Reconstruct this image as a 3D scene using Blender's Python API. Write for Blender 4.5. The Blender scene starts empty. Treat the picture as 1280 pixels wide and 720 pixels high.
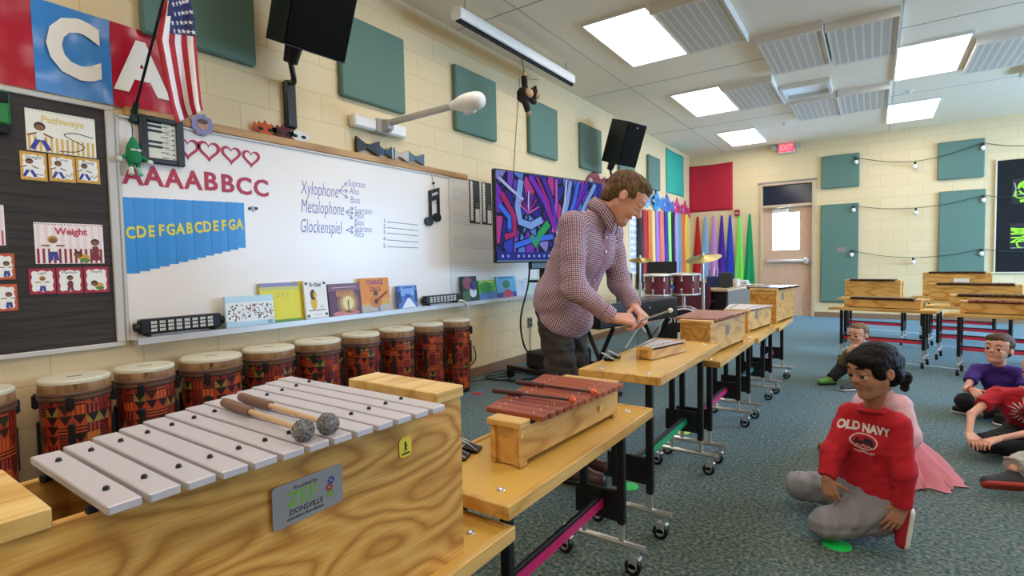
import bpy, math, random
import numpy as np
from mathutils import Vector, Matrix
SC = bpy.context.scene
COL = SC.collection
random.seed(7)
PI = math.pi
R = math.radians
# ---------------------------------------------------------------- camera model (1280x720 frame)
FPX = 653.9
_p, _y, _r = R(-2.67), R(-34.71), R(1.133)
_f = Vector((math.sin(_y) * math.cos(_p), math.cos(_y) * math.cos(_p), math.sin(_p)))
_r0 = Vector((math.cos(_y), -math.sin(_y), 0))
_d0 = _f.cross(_r0)
CAM_RIGHT = math.cos(_r) * _r0 + math.sin(_r) * _d0
CAM_DOWN = -math.sin(_r) * _r0 + math.cos(_r) * _d0
CAM_FWD = _f
CAM = Vector((3.3718, 0.0, 1.1611))
def ray(x, y):
 return CAM_RIGHT * ((x - 640) / FPX) + CAM_DOWN * ((y - 360) / FPX) + CAM_FWD
def on_x(x, y, X=0.0):
 d = ray(x, y)
 return CAM + d * ((X - CAM.x) / d.x)
def on_y(x, y, Y):
 d = ray(x, y)
 return CAM + d * ((Y - CAM.y) / d.y)
def on_z(x, y, Z=0.0):
 d = ray(x, y)
 return CAM + d * ((Z - CAM.z) / d.z)
ROOM_D, ROOM_H, ROOM_W, ROOM_F = 11.817, 3.44, 8.4, -3.2
# ---------------------------------------------------------------- materials
def lin(c):
 if isinstance(c, str):
  c = c.lstrip('#')
  c = [int(c[i:i + 2], 16) / 255 for i in (0, 2, 4)]
 return tuple(((v / 12.92) if v <= 0.04045 else ((v + 0.055) / 1.055) ** 2.4) for v in c[:3]) + (1.0,)
_mats = {}
def mat(name, col, rough=0.5, metal=0.0, noise=0.0, scale=40.0, bump=0.0, emit=None, estr=0.0, coat=0.0, spec=0.5, trans=0.0):
 if name in _mats:
  return _mats[name]
 m = bpy.data.materials.new(name)
 m.use_nodes = True
 nt = m.node_tree
 b = nt.nodes['Principled BSDF']
 b.inputs['Base Color'].default_value = lin(col)
 b.inputs['Roughness'].default_value = rough
 b.inputs['Metallic'].default_value = metal
 b.inputs['Specular IOR Level'].default_value = spec
 if coat:
  b.inputs['Coat Weight'].default_value = coat
  b.inputs['Coat Roughness'].default_value = 0.15
 if trans:
  b.inputs['Transmission Weight'].default_value = trans
 if emit is not None:
  b.inputs['Emission Color'].default_value = lin(emit)
  b.inputs['Emission Strength'].default_value = estr
 if noise or bump:
  tc = nt.nodes.new('ShaderNodeTexCoord')
  n = nt.nodes.new('ShaderNodeTexNoise')
  n.inputs['Scale'].default_value = scale
  n.inputs['Detail'].default_value = 4
  nt.links.new(tc.outputs['Object'], n.inputs['Vector'])
  if noise:
   mx = nt.nodes.new('ShaderNodeMix')
   mx.data_type = 'RGBA'
   c = lin(col)
   mx.inputs['A'].default_value = tuple(max(0, v * (1 - noise)) for v in c[:3]) + (1,)
   mx.inputs['B'].default_value = tuple(min(1, v * (1 + noise)) for v in c[:3]) + (1,)
   nt.links.new(n.outputs['Fac'], mx.inputs['Factor'])
   nt.links.new(mx.outputs['Result'], b.inputs['Base Color'])
  if bump:
   bp = nt.nodes.new('ShaderNodeBump')
   bp.inputs['Strength'].default_value = bump
   bp.inputs['Distance'].default_value = 0.01
   nt.links.new(n.outputs['Fac'], bp.inputs['Height'])
   nt.links.new(bp.outputs['Normal'], b.inputs['Normal'])
 _mats[name] = m
 return m
class NG:
 """small node-graph helper"""
 def __init__(s, name, rough=0.5, metal=0.0):
  s.m = bpy.data.materials.new(name)
  s.m.use_nodes = True
  s.nt = s.m.node_tree
  s.b = s.nt.nodes['Principled BSDF']
  s.b.inputs['Roughness'].default_value = rough
  s.b.inputs['Metallic'].default_value = metal
  _mats[name] = s.m
 def n(s, typ, **kw):
  nd = s.nt.nodes.new('ShaderNode' + typ)
  for k, v in kw.items():
   if hasattr(nd, k):
    setattr(nd, k, v)
   else:
    nd.inputs[k.replace('_', ' ')].default_value = v
  return nd
 def l(s, a, b):
  s.nt.links.new(a, b)
 def coords(s, kind='Object', scale=(1, 1, 1), rot=(0, 0, 0), loc=(0, 0, 0)):
  tc = s.n('TexCoord')
  mp = s.n('Mapping')
  mp.inputs['Scale'].default_value = scale
  mp.inputs['Rotation'].default_value = rot
  mp.inputs['Location'].default_value = loc
  s.l(tc.outputs[kind], mp.inputs['Vector'])
  return mp.outputs['Vector']
 def ramp(s, fac, stops, interp='LINEAR'):
  r = s.n('ValToRGB')
  r.color_ramp.interpolation = interp
  el = r.color_ramp.elements
  while len(el) > 1:
   el.remove(el[-1])
  el[0].position = stops[0][0]
  el[0].color = lin(stops[0][1])
  for p, c in stops[1:]:
   e = el.new(p)
   e.color = lin(c)
  s.l(fac, r.inputs['Fac'])
  return r.outputs['Color']
 def math(s, op, a, b=None):
  nd = s.n('Math', operation=op)
  for i, v in enumerate((a, b)):
   if v is None:
    continue
   if isinstance(v, (int, float)):
    nd.inputs[i].default_value = v
   else:
    s.l(v, nd.inputs[i])
  return nd.outputs[0]
 def mix(s, fac, a, b, blend='MIX'):
  nd = s.n('Mix', data_type='RGBA', blend_type=blend)
  for k, v in (('Factor', fac), ('A', a), ('B', b)):
   if isinstance(v, (int, float)):
    nd.inputs[k].default_value = v
   elif isinstance(v, (str, tuple)):
    nd.inputs[k].default_value = lin(v)
   else:
    s.l(v, nd.inputs[k])
  return nd.outputs['Result']
 def bump(s, h, strength=0.3, dist=0.01):
  bp = s.n('Bump')
  bp.inputs['Strength'].default_value = strength
  bp.inputs['Distance'].default_value = dist
  s.l(h, bp.inputs['Height'])
  s.l(bp.outputs['Normal'], s.b.inputs['Normal'])
 def color(s, out):
  s.l(out, s.b.inputs['Base Color'])
def wood(name, light, mid, dark, axis='Y', scale=1.0, rough=0.4, contour=6.0, coat=0.0, stretch=6.0, soft=False):
 """plain-sawn figure: contour bands of a noise field stretched along one axis, with fine pores"""
 if name in _mats:
  return _mats[name]
 g = NG(name, rough)
 sc = {'X': (1 / stretch, 1, 1), 'Y': (1, 1 / stretch, 1), 'Z': (1, 1, 1 / stretch)}[axis]
 v = g.coords('Object', tuple(scale * q for q in sc))
 n1 = g.n('TexNoise')
 n1.inputs['Scale'].default_value = 4.0
 n1.inputs['Detail'].default_value = 1.5
 n1.inputs['Roughness'].default_value = 0.4
 g.l(v, n1.inputs['Vector'])
 w = g.math('FRACT', g.math('MULTIPLY', n1.outputs['Fac'], contour))
 tri = g.math('ABSOLUTE', g.math('SUBTRACT', g.math('MULTIPLY', w, 2.0), 1.0))
 base = g.ramp(tri, [(0.0, dark), (0.45, mid), (1.0, light)] if soft else [(0.0, dark), (0.3, mid), (0.75, light), (1.0, light)])
 sc2 = {'X': (2, 60, 60), 'Y': (60, 2, 60), 'Z': (60, 60, 2)}[axis]
 v2 = g.coords('Object', tuple(scale * q for q in sc2))
 n2 = g.n('TexNoise')
 n2.inputs['Scale'].default_value = 2.0
 n2.inputs['Detail'].default_value = 2.0
 g.l(v2, n2.inputs['Vector'])
 fine = g.ramp(n2.outputs['Fac'], [(0.3, (0.86, 0.82, 0.78)), (0.65, (1, 1, 1))])
 g.color(g.mix(0.6, base, fine, 'MULTIPLY'))
 if coat:
  g.b.inputs['Coat Weight'].default_value = coat
  g.b.inputs['Coat Roughness'].default_value = 0.2
 return g.m
# ---------------------------------------------------------------- mesh builder
def frame(o, u, v, w=None):
 u = Vector(u).normalized()
 v = Vector(v)
 v = (v - u * v.dot(u)).normalized()
 w = Vector(w).normalized() if w is not None else u.cross(v)
 m = Matrix.Identity(4)
 for i in range(3):
  m[i][0], m[i][1], m[i][2], m[i][3] = u[i], v[i], w[i], o[i]
 return m
def rz(a, loc=(0, 0, 0)):
 return Matrix.Translation(loc) @ Matrix.Rotation(a, 4, 'Z')
class MB:
 def __init__(s, T=None):
  s.v, s.f, s.mi = [], [], []
  s.T = T
 def add(s, vs, fs, m=0, T=None):
  b = len(s.v)
  for p in vs:
   p = Vector(p)
   if T is not None:
    p = T @ p
   if s.T is not None:
    p = s.T @ p
   s.v.append(p)
  for f in fs:
   s.f.append([b + i for i in f])
   s.mi.append(m)
  return s
 def box(s, c, d, m=0, T=None, bev=0.0):
  cx, cy, cz = c
  x, y, z = d[0] / 2, d[1] / 2, d[2] / 2
  if bev <= 0:
   vs = [(cx + i * x, cy + j * y, cz + k * z) for i in (-1, 1) for j in (-1, 1) for k in (-1, 1)]
   fs = [(0, 1, 3, 2), (4, 6, 7, 5), (0, 4, 5, 1), (2, 3, 7, 6), (0, 2, 6, 4), (1, 5, 7, 3)]
   return s.add(vs, fs, m, T)
  b = min(bev, x * 0.95, y * 0.95, z * 0.95)
  vs, idx = [], {}
  for i in (-1, 1):
   for j in (-1, 1):
    for k in (-1, 1):
     for a in range(3):
      q = [x, y, z]
      for t in range(3):
       if t != a:
        q[t] -= b
      idx[(i, j, k, a)] = len(vs)
      vs.append((cx + i * q[0], cy + j * q[1], cz + k * q[2]))
  fs = []
  S = (-1, 1)
  for a in range(3):
   o = [t for t in range(3) if t != a]
   for sg in S:
    loop = []
    for p, q in ((-1, -1), (1, -1), (1, 1), (-1, 1)):
     key = [0, 0, 0]
     key[a], key[o[0]], key[o[1]] = sg, p, q
     loop.append(idx[(key[0], key[1], key[2], a)])
    fs.append(loop)
  for a in range(3):  # edges along axis a
   o = [t for t in range(3) if t != a]
   for p in S:
    for q in S:
     k1, k2 = [0, 0, 0], [0, 0, 0]
     k1[a], k2[a] = -1, 1
     for kk in (k1, k2):
      kk[o[0]], kk[o[1]] = p, q
     fs.append([idx[(*k1, o[0])], idx[(*k2, o[0])], idx[(*k2, o[1])], idx[(*k1, o[1])]])
  for i in S:
   for j in S:
    for k in S:
     fs.append([idx[(i, j, k, 0)], idx[(i, j, k, 1)], idx[(i, j, k, 2)]])
  return s.add(vs, fs, m, T)
 def cyl(s, a, b, r0, r1=None, n=16, m=0, T=None, capm=None, hollow=False):
  a, b = Vector(a), Vector(b)
  r1 = r0 if r1 is None else r1
  d = (b - a).normalized()
  t = Vector((0, 0, 1)) if abs(d.z) < 0.9 else Vector((1, 0, 0))
  u = d.cross(t).normalized()
  w = d.cross(u)
  vs = []
  for c, r in ((a, r0), (b, r1)):
   for i in range(n):
    an = 2 * PI * i / n
    vs.append(c + u * (r * math.cos(an)) + w * (r * math.sin(an)))
  fs = [(i, (i + 1) % n, n + (i + 1) % n, n + i) for i in range(n)]
  s.add(vs, fs, m, T)
  if not hollow:
   b0 = len(s.v) - 2 * n
   s.f.append([b0 + i for i in reversed(range(n))])
   s.mi.append(m if capm is None else capm)
   s.f.append([b0 + n + i for i in range(n)])
   s.mi.append(m if capm is None else capm)
  return s
 def tube(s, pts, r, n=8, m=0, T=None, closed=False):
  pts = [Vector(p) for p in pts]
  N = len(pts)
  rr = r if isinstance(r, (list, tuple)) else [r] * N
  vs, fs = [], []
  prev = None
  for i, p in enumerate(pts):
   if closed:
    d = (pts[(i + 1) % N] - pts[i - 1])
   else:
    d = pts[min(i + 1, N - 1)] - pts[max(i - 1, 0)]
   d = d.normalized() if d.length > 1e-9 else Vector((0, 0, 1))
   if prev is None:
    t = Vector((0, 0, 1)) if abs(d.z) < 0.9 else Vector((1, 0, 0))
    u = d.cross(t).normalized()
   else:
    u = (prev - d * prev.dot(d))
    u = u.normalized() if u.length > 1e-6 else d.orthogonal().normalized()
   prev = u
   w = d.cross(u)
   for k in range(n):
    an = 2 * PI * k / n
    vs.append(p + u * (rr[i] * math.cos(an)) + w * (rr[i] * math.sin(an)))
  for i in range(N if closed else N - 1):
   j = (i + 1) % N
   for k in range(n):
    fs.append((i * n + k, i * n + (k + 1) % n, j * n + (k + 1) % n, j * n + k))
  if not closed:
   fs.append([k for k in reversed(range(n))])
   fs.append([(N - 1) * n + k for k in range(n)])
  return s.add(vs, fs, m, T)
 def lathe(s, prof, c=(0, 0, 0), n=24, m=0, T=None, ms=None):
  """prof: (r, z) list; ms: material per band"""
  vs, fs, mm = [], [], []
  for r, z in prof:
   for i in range(n):
    an = 2 * PI * i / n
    vs.append((c[0] + r * math.cos(an), c[1] + r * math.sin(an), c[2] + z))
  b = len(s.v)
  s.add(vs, [], m, T)
  for j in range(len(prof) - 1):
   for i in range(n):
    k = (i + 1) % n
    s.f.append([b + j * n + i, b + j * n + k, b + (j + 1) * n + k, b + (j + 1) * n + i])
    s.mi.append(ms[j] if ms else m)
  s.f.append([b + i for i in reversed(range(n))])
  s.mi.append(ms[0] if ms else m)
  s.f.append([b + (len(prof) - 1) * n + i for i in range(n)])
  s.mi.append(ms[-1] if ms else m)
  return s
 def ball(s, c, r, n=12, m=0, T=None, Rm=None):
  if isinstance(r, (int, float)):
   r = (r, r, r)
  vs, fs = [], []
  h = max(4, n // 2 + 1)
  for j in range(1, h):
   th = PI * j / h
   for i in range(n):
    ph = 2 * PI * i / n
    vs.append(Vector((r[0] * math.sin(th) * math.cos(ph), r[1] * math.sin(th) * math.sin(ph), r[2] * math.cos(th))))
  vs.append(Vector((0, 0, r[2])))
  vs.append(Vector((0, 0, -r[2])))
  for j in range(h - 2):
   for i in range(n):
    k = (i + 1) % n
    fs.append((j * n + i, (j + 1) * n + i, (j + 1) * n + k, j * n + k))
  t = (h - 1) * n
  for i in range(n):
   k = (i + 1) % n
   fs.append((t, i, k))
   fs.append((t + 1, (h - 2) * n + k, (h - 2) * n + i))
  if Rm is not None:
   vs = [Rm @ v for v in vs]
  c = Vector(c)
  return s.add([c + v for v in vs], fs, m, T)
 def prism(s, poly, h0, h1, m=0, T=None, side=None):
  """poly in local XY, extruded along local Z"""
  n = len(poly)
  ar = sum(poly[i][0] * poly[(i + 1) % n][1] - poly[(i + 1) % n][0] * poly[i][1] for i in range(n))
  if ar < 0:
   poly = list(reversed(poly))
  vs = [(p[0], p[1], h0) for p in poly] + [(p[0], p[1], h1) for p in poly]
  b = len(s.v)
  s.add(vs, [[i for i in reversed(range(n))], [n + i for i in range(n)]], m, T)
  for i in range(n):
   k = (i + 1) % n
   s.f.append([b + i, b + k, b + n + k, b + n + i])
   s.mi.append(m if side is None else side)
  return s
 def quad(s, a, b, c, d, m=0, T=None):
  return s.add([a, b, c, d], [(0, 1, 2, 3)], m, T)
 def hull8(s, bottom, top, m=0, T=None):
  """box from four bottom and four top corners, both counter-clockwise from above"""
  vs = list(bottom) + list(top)
  return s.add(vs, [(3, 2, 1, 0), (4, 5, 6, 7), (0, 1, 5, 4), (1, 2, 6, 5), (2, 3, 7, 6), (3, 0, 4, 7)], m, T)
 def text(s, txt, size, T, m=0, depth=0.0006, align='CENTER', bold=0.0, shear=0.0, sx=1.0, spacing=1.0):
  cu = bpy.data.curves.new('lettering', 'FONT')
  cu.body = txt
  cu.size = size
  cu.align_x = align
  cu.align_y = 'CENTER'
  cu.extrude = depth
  cu.offset = bold
  cu.shear = shear
  cu.space_character = spacing
  cu.resolution_u = 3
  ob = bpy.data.objects.new('lettering', cu)
  COL.objects.link(ob)
  dg = bpy.context.evaluated_depsgraph_get()
  me = bpy.data.meshes.new_from_object(ob.evaluated_get(dg))
  vs = [Vector((v.co.x * sx, v.co.y, v.co.z)) for v in me.vertices]
  fs = [list(p.vertices) for p in me.polygons]
  s.add(vs, fs, m, T)
  bpy.data.objects.remove(ob)
  bpy.data.curves.remove(cu)
  bpy.data.meshes.remove(me)
  return s
 def build(s, name, mats, parent=None, origin=None, smooth=True, angle=38, **props):
  if not isinstance(mats, (list, tuple)):
   mats = [mats]
  me = bpy.data.meshes.new(name)
  o3 = Vector(origin) if origin is not None else Vector((0, 0, 0))
  me.from_pydata([tuple(v - o3) for v in s.v], [], s.f)
  for m in mats:
   me.materials.append(m)
  me.polygons.foreach_set('material_index', s.mi)
  if smooth:
   me.polygons.foreach_set('use_smooth', [True] * len(s.f))
   me.update()
   me.set_sharp_from_angle(angle=R(angle))
  me.validate()
  me.update()
  o = bpy.data.objects.new(name, me)
  COL.objects.link(o)
  if parent is not None:
   o.parent = parent
  o.location = o3
  for k, v in props.items():
   o[k] = v
  return o
def thing(name, label, cat, loc=(0, 0, 0), rot=0.0, group=None):
 o = bpy.data.objects.new(name, None)
 o.empty_display_size = 0.05
 COL.objects.link(o)
 o.location = loc
 if isinstance(rot, (int, float)):
  o.rotation_euler = (0, 0, rot)
 else:
  o.rotation_euler = rot
 o['label'] = label
 o['category'] = cat
 if group:
  o['group'] = group
 return o
def tag(o, label, cat, group=None):
 o['label'] = label
 o['category'] = cat
 if group:
  o['group'] = group
 return o
def dup(root, loc, rot=None, label=None, group=None):
 r = root.copy()
 COL.objects.link(r)
 r.location = loc
 if rot is not None:
  r.rotation_euler = (0, 0, rot)
 if label:
  r['label'] = label
 if group:
  r['group'] = group
 for ch in list(root.children):
  c = ch.copy()
  COL.objects.link(c)
  c.parent = r
  for g in list(ch.children):
   d = g.copy()
   COL.objects.link(d)
   d.parent = c
 return r
# wall frames: local X runs along the wall (seen left to right), local Y up, local Z out of the wall
def lw(y, z, off=0.0):
 return frame((off, y, z), (0, 1, 0), (0, 0, 1), (1, 0, 0))
def bw(x, z, off=0.0):
 return frame((x, ROOM_D - off, z), (1, 0, 0), (0, 0, 1), (0, -1, 0))
def disc(r, n=24, sx=1.0, sy=1.0, c=(0, 0)):
 return [(c[0] + r * sx * math.cos(2 * PI * i / n), c[1] + r * sy * math.sin(2 * PI * i / n)) for i in range(n)]
def rrect(w, h, r, n=4, c=(0, 0)):
 out = []
 for sx, sy, a0 in ((1, 1, 0), (-1, 1, 90), (-1, -1, 180), (1, -1, 270)):
  for i in range(n + 1):
   a = R(a0 + 90 * i / n)
   out.append((c[0] + sx * (w / 2 - r) + r * math.cos(a), c[1] + sy * (h / 2 - r) + r * math.sin(a)))
 return out
def catmull(pts, k=8, closed=False):
 pts = [Vector(p) for p in pts]
 n = len(pts)
 out = []
 rng = n if closed else n - 1
 for i in range(rng):
  p0 = pts[(i - 1) % n] if closed or i > 0 else pts[0]
  p1, p2 = pts[i], pts[(i + 1) % n]
  p3 = pts[(i + 2) % n] if closed or i + 2 < n else pts[-1]
  for j in range(k):
   t = j / k
   out.append(0.5 * ((2 * p1) + (p2 - p0) * t + (2 * p0 - 5 * p1 + 4 * p2 - p3) * t * t + (3 * p1 - p0 - 3 * p2 + p3) * t ** 3))
 if not closed:
  out.append(pts[-1])
 return out
def stroke(mb, pts, w, h, m=0, T=None):
 """a flat ribbon of width w and thickness h along 2-D points in the local XY plane"""
 P = [Vector((p[0], p[1])) for p in pts]
 n = len(P)
 L, Rr = [], []
 for i in range(n):
  d = P[min(i + 1, n - 1)] - P[max(i - 1, 0)]
  d = d.normalized() if d.length > 1e-9 else Vector((1, 0))
  q = Vector((-d.y, d.x)) * (w / 2)
  L.append(P[i] + q)
  Rr.append(P[i] - q)
 vs = [(p.x, p.y, h) for p in L] + [(p.x, p.y, h) for p in Rr] + [(p.x, p.y, 0) for p in L] + [(p.x, p.y, 0) for p in Rr]
 fs = []
 for i in range(n - 1):
  fs += [(i, n + i, n + i + 1, i + 1), (2 * n + i, 2 * n + i + 1, 3 * n + i + 1, 3 * n + i), (i, i + 1, 2 * n + i + 1, 2 * n + i),
    (n + i + 1, n + i, 3 * n + i, 3 * n + i + 1)]
 fs += [(0, 2 * n, 3 * n, n), (n - 1, 2 * n - 1, 4 * n - 1, 3 * n - 1)]
 mb.add(vs, fs, m, T)
# ================================================================ room shell
def block_wall(name, axes):
 g = NG(name, 0.62)
 tc = g.n('TexCoord')
 sp = g.n('SeparateXYZ')
 g.l(tc.outputs['Object'], sp.inputs[0])
 cb = g.n('CombineXYZ')
 g.l(sp.outputs[axes[0]], cb.inputs[0])
 g.l(sp.outputs['Z'], cb.inputs[1])
 bt = g.n('TexBrick')
 bt.inputs['Scale'].default_value = 1.0
 bt.inputs['Brick Width'].default_value = 0.4064
 bt.inputs['Row Height'].default_value = 0.2032
 bt.inputs['Mortar Size'].default_value = 0.005
 bt.inputs['Mortar Smooth'].default_value = 0.6
 bt.inputs['Color1'].default_value = lin('#e4cda1')
 bt.inputs['Color2'].default_value = lin('#e2ca9d')
 bt.inputs['Mortar'].default_value = lin('#d5be8b')
 g.l(cb.outputs[0], bt.inputs['Vector'])
 g.color(bt.outputs['Color'])
 n = g.n('TexNoise')
 n.inputs['Scale'].default_value = 160
 g.l(tc.outputs['Object'], n.inputs['Vector'])
 h = g.math('ADD', g.math('MULTIPLY', bt.outputs['Fac'], -1.0), g.math('MULTIPLY', n.outputs['Fac'], 0.12))
 g.bump(h, 0.35, 0.004)
 return g.m
M_wall_side = block_wall('painted_block_side', ('Y',))
M_wall_back = block_wall('painted_block_back', ('X',))
def carpet():
 g = NG('loop_carpet', 0.95)
 g.b.inputs['Specular IOR Level'].default_value = 0.25
 g.b.inputs['Sheen Weight'].default_value = 0.5
 g.b.inputs['Sheen Roughness'].default_value = 0.4
 g.b.inputs['Sheen Tint'].default_value = lin('#8cc8e6')  # bluish daylight on the far floor is put into this tint
 v = g.coords('Object')
 n1 = g.n('TexNoise')
 n1.inputs['Scale'].default_value = 62
 n1.inputs['Detail'].default_value = 3
 g.l(v, n1.inputs['Vector'])
 n2 = g.n('TexNoise')
 n2.inputs['Scale'].default_value = 260
 g.l(v, n2.inputs['Vector'])
 c1 = g.ramp(n1.outputs['Fac'], [(0.34, '#28403a'), (0.46, '#50655c'), (0.54, '#6e7565'), (0.68, '#9f927a')])
 c2 = g.ramp(n2.outputs['Fac'], [(0.3, (0.6, 0.6, 0.6)), (0.7, (1, 1, 1))])
 g.color(g.mix(0.7, c1, c2, 'MULTIPLY'))
 g.bump(n2.outputs['Fac'], 0.5, 0.004)
 return g.m
M_carpet = carpet()
M_ceil = mat('ceiling_paint', '#f6e8d2', 0.8, noise=0.02, scale=8)
M_base = mat('rubber_base', '#8a6b50', 0.5)
M_steel = mat('painted_frame_tan', '#cbaf8f', 0.45)
M_white = mat('white_plastic', '#eceae6', 0.35)
M_black = mat('black_plastic', '#0c0c0e', 0.4)
M_blackm = mat('black_matte', '#0a0a0c', 0.75)
M_chrome = mat('chrome', '#d3d4d6', 0.28, 0.75)
M_alu = mat('aluminium', '#c9cacb', 0.35, 0.9)
def struct(o):
 o['kind'] = 'structure'
 return o
W, D, H, F0 = ROOM_W, ROOM_D, ROOM_H, ROOM_F
mb = MB()
mb.box((W / 2, (D + F0) / 2, -0.05), (W + 0.4, D - F0 + 0.4, 0.1))
struct(mb.build('floor', M_carpet, smooth=False))
mb = MB()
mb.box((W / 2, (D + F0) / 2, H + 0.06), (W + 0.4, D - F0 + 0.4, 0.12))
# shallow seams between the plasterboard fields
ceil = struct(mb.build('ceiling', M_ceil, smooth=False))
mb = MB()
mb.box((-0.1, (D + F0) / 2, H / 2), (0.2, D - F0 + 0.4, H))
struct(mb.build('wall_left', M_wall_side, smooth=False))
# back wall with the door opening
dx0, dx1, dtop = 1.43, 2.412, 2.68
mb = MB()
mb.box((dx0 / 2, D + 0.1, H / 2), (dx0, 0.2, H))
mb.box(((dx1 + W) / 2, D + 0.1, H / 2), (W - dx1, 0.2, H))
mb.box(((dx0 + dx1) / 2, D + 0.1, (dtop + H) / 2), (dx1 - dx0, 0.2, H - dtop))
struct(mb.build('wall_back', M_wall_back, smooth=False))
# right wall with two unseen windows added to turn the far floor blue, and the wall behind the viewer
added_wins = [(4.6, 7.0), (8.0, 10.6)]
wz0, wz1 = 0.9, 2.7
mb = MB()
ys = [F0] + [q for w in added_wins for q in w] + [D]
for i in range(0, len(ys), 2):
 mb.box((W + 0.1, (ys[i] + ys[i + 1]) / 2, H / 2), (0.2, ys[i + 1] - ys[i], H))
for a, b in added_wins:
 mb.box((W + 0.1, (a + b) / 2, wz0 / 2), (0.2, b - a, wz0))
 mb.box((W + 0.1, (a + b) / 2, (wz1 + H) / 2), (0.2, b - a, H - wz1))
struct(mb.build('wall_right', M_wall_side, smooth=False))
mb = MB()
mb.box((W / 2, F0 - 0.1, H / 2), (W, 0.2, H))
struct(mb.build('wall_front', M_wall_back, smooth=False))
for i, (a, b) in enumerate(added_wins):
 mb = MB()
 for z in (wz0 + 0.03, wz1 - 0.03):
  mb.box((W + 0.1, (a + b) / 2, z), (0.1, b - a, 0.06))
 for y in (a + 0.03, (a + b) / 2, b - 0.03):
  mb.box((W + 0.1, y, (wz0 + wz1) / 2), (0.1, 0.06, wz1 - wz0))
 struct(mb.build('window_%d' % (i + 1), M_alu, smooth=False))
# baseboards
mb = MB()
mb.box((0.006, (D + F0) / 2, 0.05), (0.012, D - F0, 0.1), bev=0.003)
struct(mb.build('baseboard_left', M_base))
mb = MB()
mb.box((dx0 / 2, D - 0.006, 0.05), (dx0, 0.012, 0.1))
mb.box(((dx1 + W) / 2, D - 0.006, 0.05), (W - dx1, 0.012, 0.1))
struct(mb.build('baseboard_back', M_base, smooth=False))
# ---------------------------------------------------------------- door
M_doorwood = wood('maple_door', '#d9b496', '#d3ad8f', '#c6a083', 'Z', 1.2, 0.42, 2.0)
M_glass_dark = mat('dark_transom_glass', '#20283a', 0.12)
M_lite = mat('door_glass', '#f4f8ff', 0.05, trans=1.0)
_b = M_lite.node_tree.nodes['Principled BSDF']
_b.inputs['IOR'].default_value = 1.02
yb = D + 0.07
door_root = bpy.data.objects.new('door_1', None)
COL.objects.link(door_root)
door_root.location = ((dx0 + dx1) / 2, yb, 0)
door_root['kind'] = 'structure'
door_root['label'] = 'maple exit door with a bright glass lite and push bar'
ox = (dx0 + dx1) / 2
def dmb():
 return MB(Matrix.Translation((-ox, -yb, 0)))
mb = dmb()
for x in (dx0 + 0.025, dx1 - 0.025):
 mb.box((x, D + 0.04, dtop / 2), (0.05, 0.14, dtop), bev=0.004)
mb.box((ox, D + 0.04, dtop - 0.025), (dx1 - dx0 - 0.1, 0.14, 0.05), bev=0.004)
mb.box((ox, D + 0.04, 2.215), (dx1 - dx0 - 0.1, 0.14, 0.05), bev=0.004)
mb.build('door_frame', M_steel, door_root)
mb = dmb()
mb.box((ox, D - 0.02, dtop + 0.01), (dx1 - dx0 + 0.06, 0.03, 0.035), bev=0.004)
mb.build('door_head_trim', mat('grey_metal', '#8e8c88', 0.4, 0.6), door_root)
mb = dmb()
mb.box((ox, D + 0.06, 2.435), (dx1 - dx0 - 0.1, 0.01, 0.39))
mb.build('transom_glass', M_glass_dark, door_root)
# leaf around the lite opening
lx0, lx1, lz0, lz1 = 1.655, 2.14, 1.33, 2.075
ax0, ax1, az1 = dx0 + 0.05, dx1 - 0.05, 2.19
mb = dmb()
mb.box(((ax0 + lx0) / 2, yb, az1 / 2 + 0.004), (lx0 - ax0, 0.045, az1 - 0.008))
mb.box(((lx1 + ax1) / 2, yb, az1 / 2 + 0.004), (ax1 - lx1, 0.045, az1 - 0.008))
mb.box(((lx0 + lx1) / 2, yb, (lz0 + 0.008) / 2), (lx1 - lx0, 0.045, lz0 - 0.008))
mb.box(((lx0 + lx1) / 2, yb, (lz1 + az1) / 2), (lx1 - lx0, 0.045, az1 - lz1))
leaf = mb.build('door_leaf', M_doorwood, door_root, smooth=False)
mb = dmb()
mb.box(((lx0 + lx1) / 2, yb, (lz0 + lz1) / 2), (lx1 - lx0, 0.006, lz1 - lz0))
mb.build('door_lite', M_lite, door_root, smooth=False)
mb = dmb()
mb.box((1.94, D + 0.02, 1.10), (0.78, 0.055, 0.06), bev=0.012)
mb.box((2.27, D + 0.015, 1.10), (0.1, 0.07, 0.15), bev=0.03)
mb.build('push_bar', mat('brushed_steel_light', '#d9d5d0', 0.3, 0.7), door_root)
mb = dmb()
mb.box((1.80, D + 0.02, 2.12), (0.29, 0.06, 0.075), bev=0.01)
mb.box((1.80, D + 0.0, 2.185), (0.34, 0.02, 0.015))
mb.tube([(1.74, D - 0.01, 2.165), (1.98, D - 0.05, 2.2), (2.13, D + 0.03, 2.205)], 0.008)
mb.build('door_closer', mat('brushed_steel_light', '#d9d5d0', 0.3, 0.7), door_root)
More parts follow.
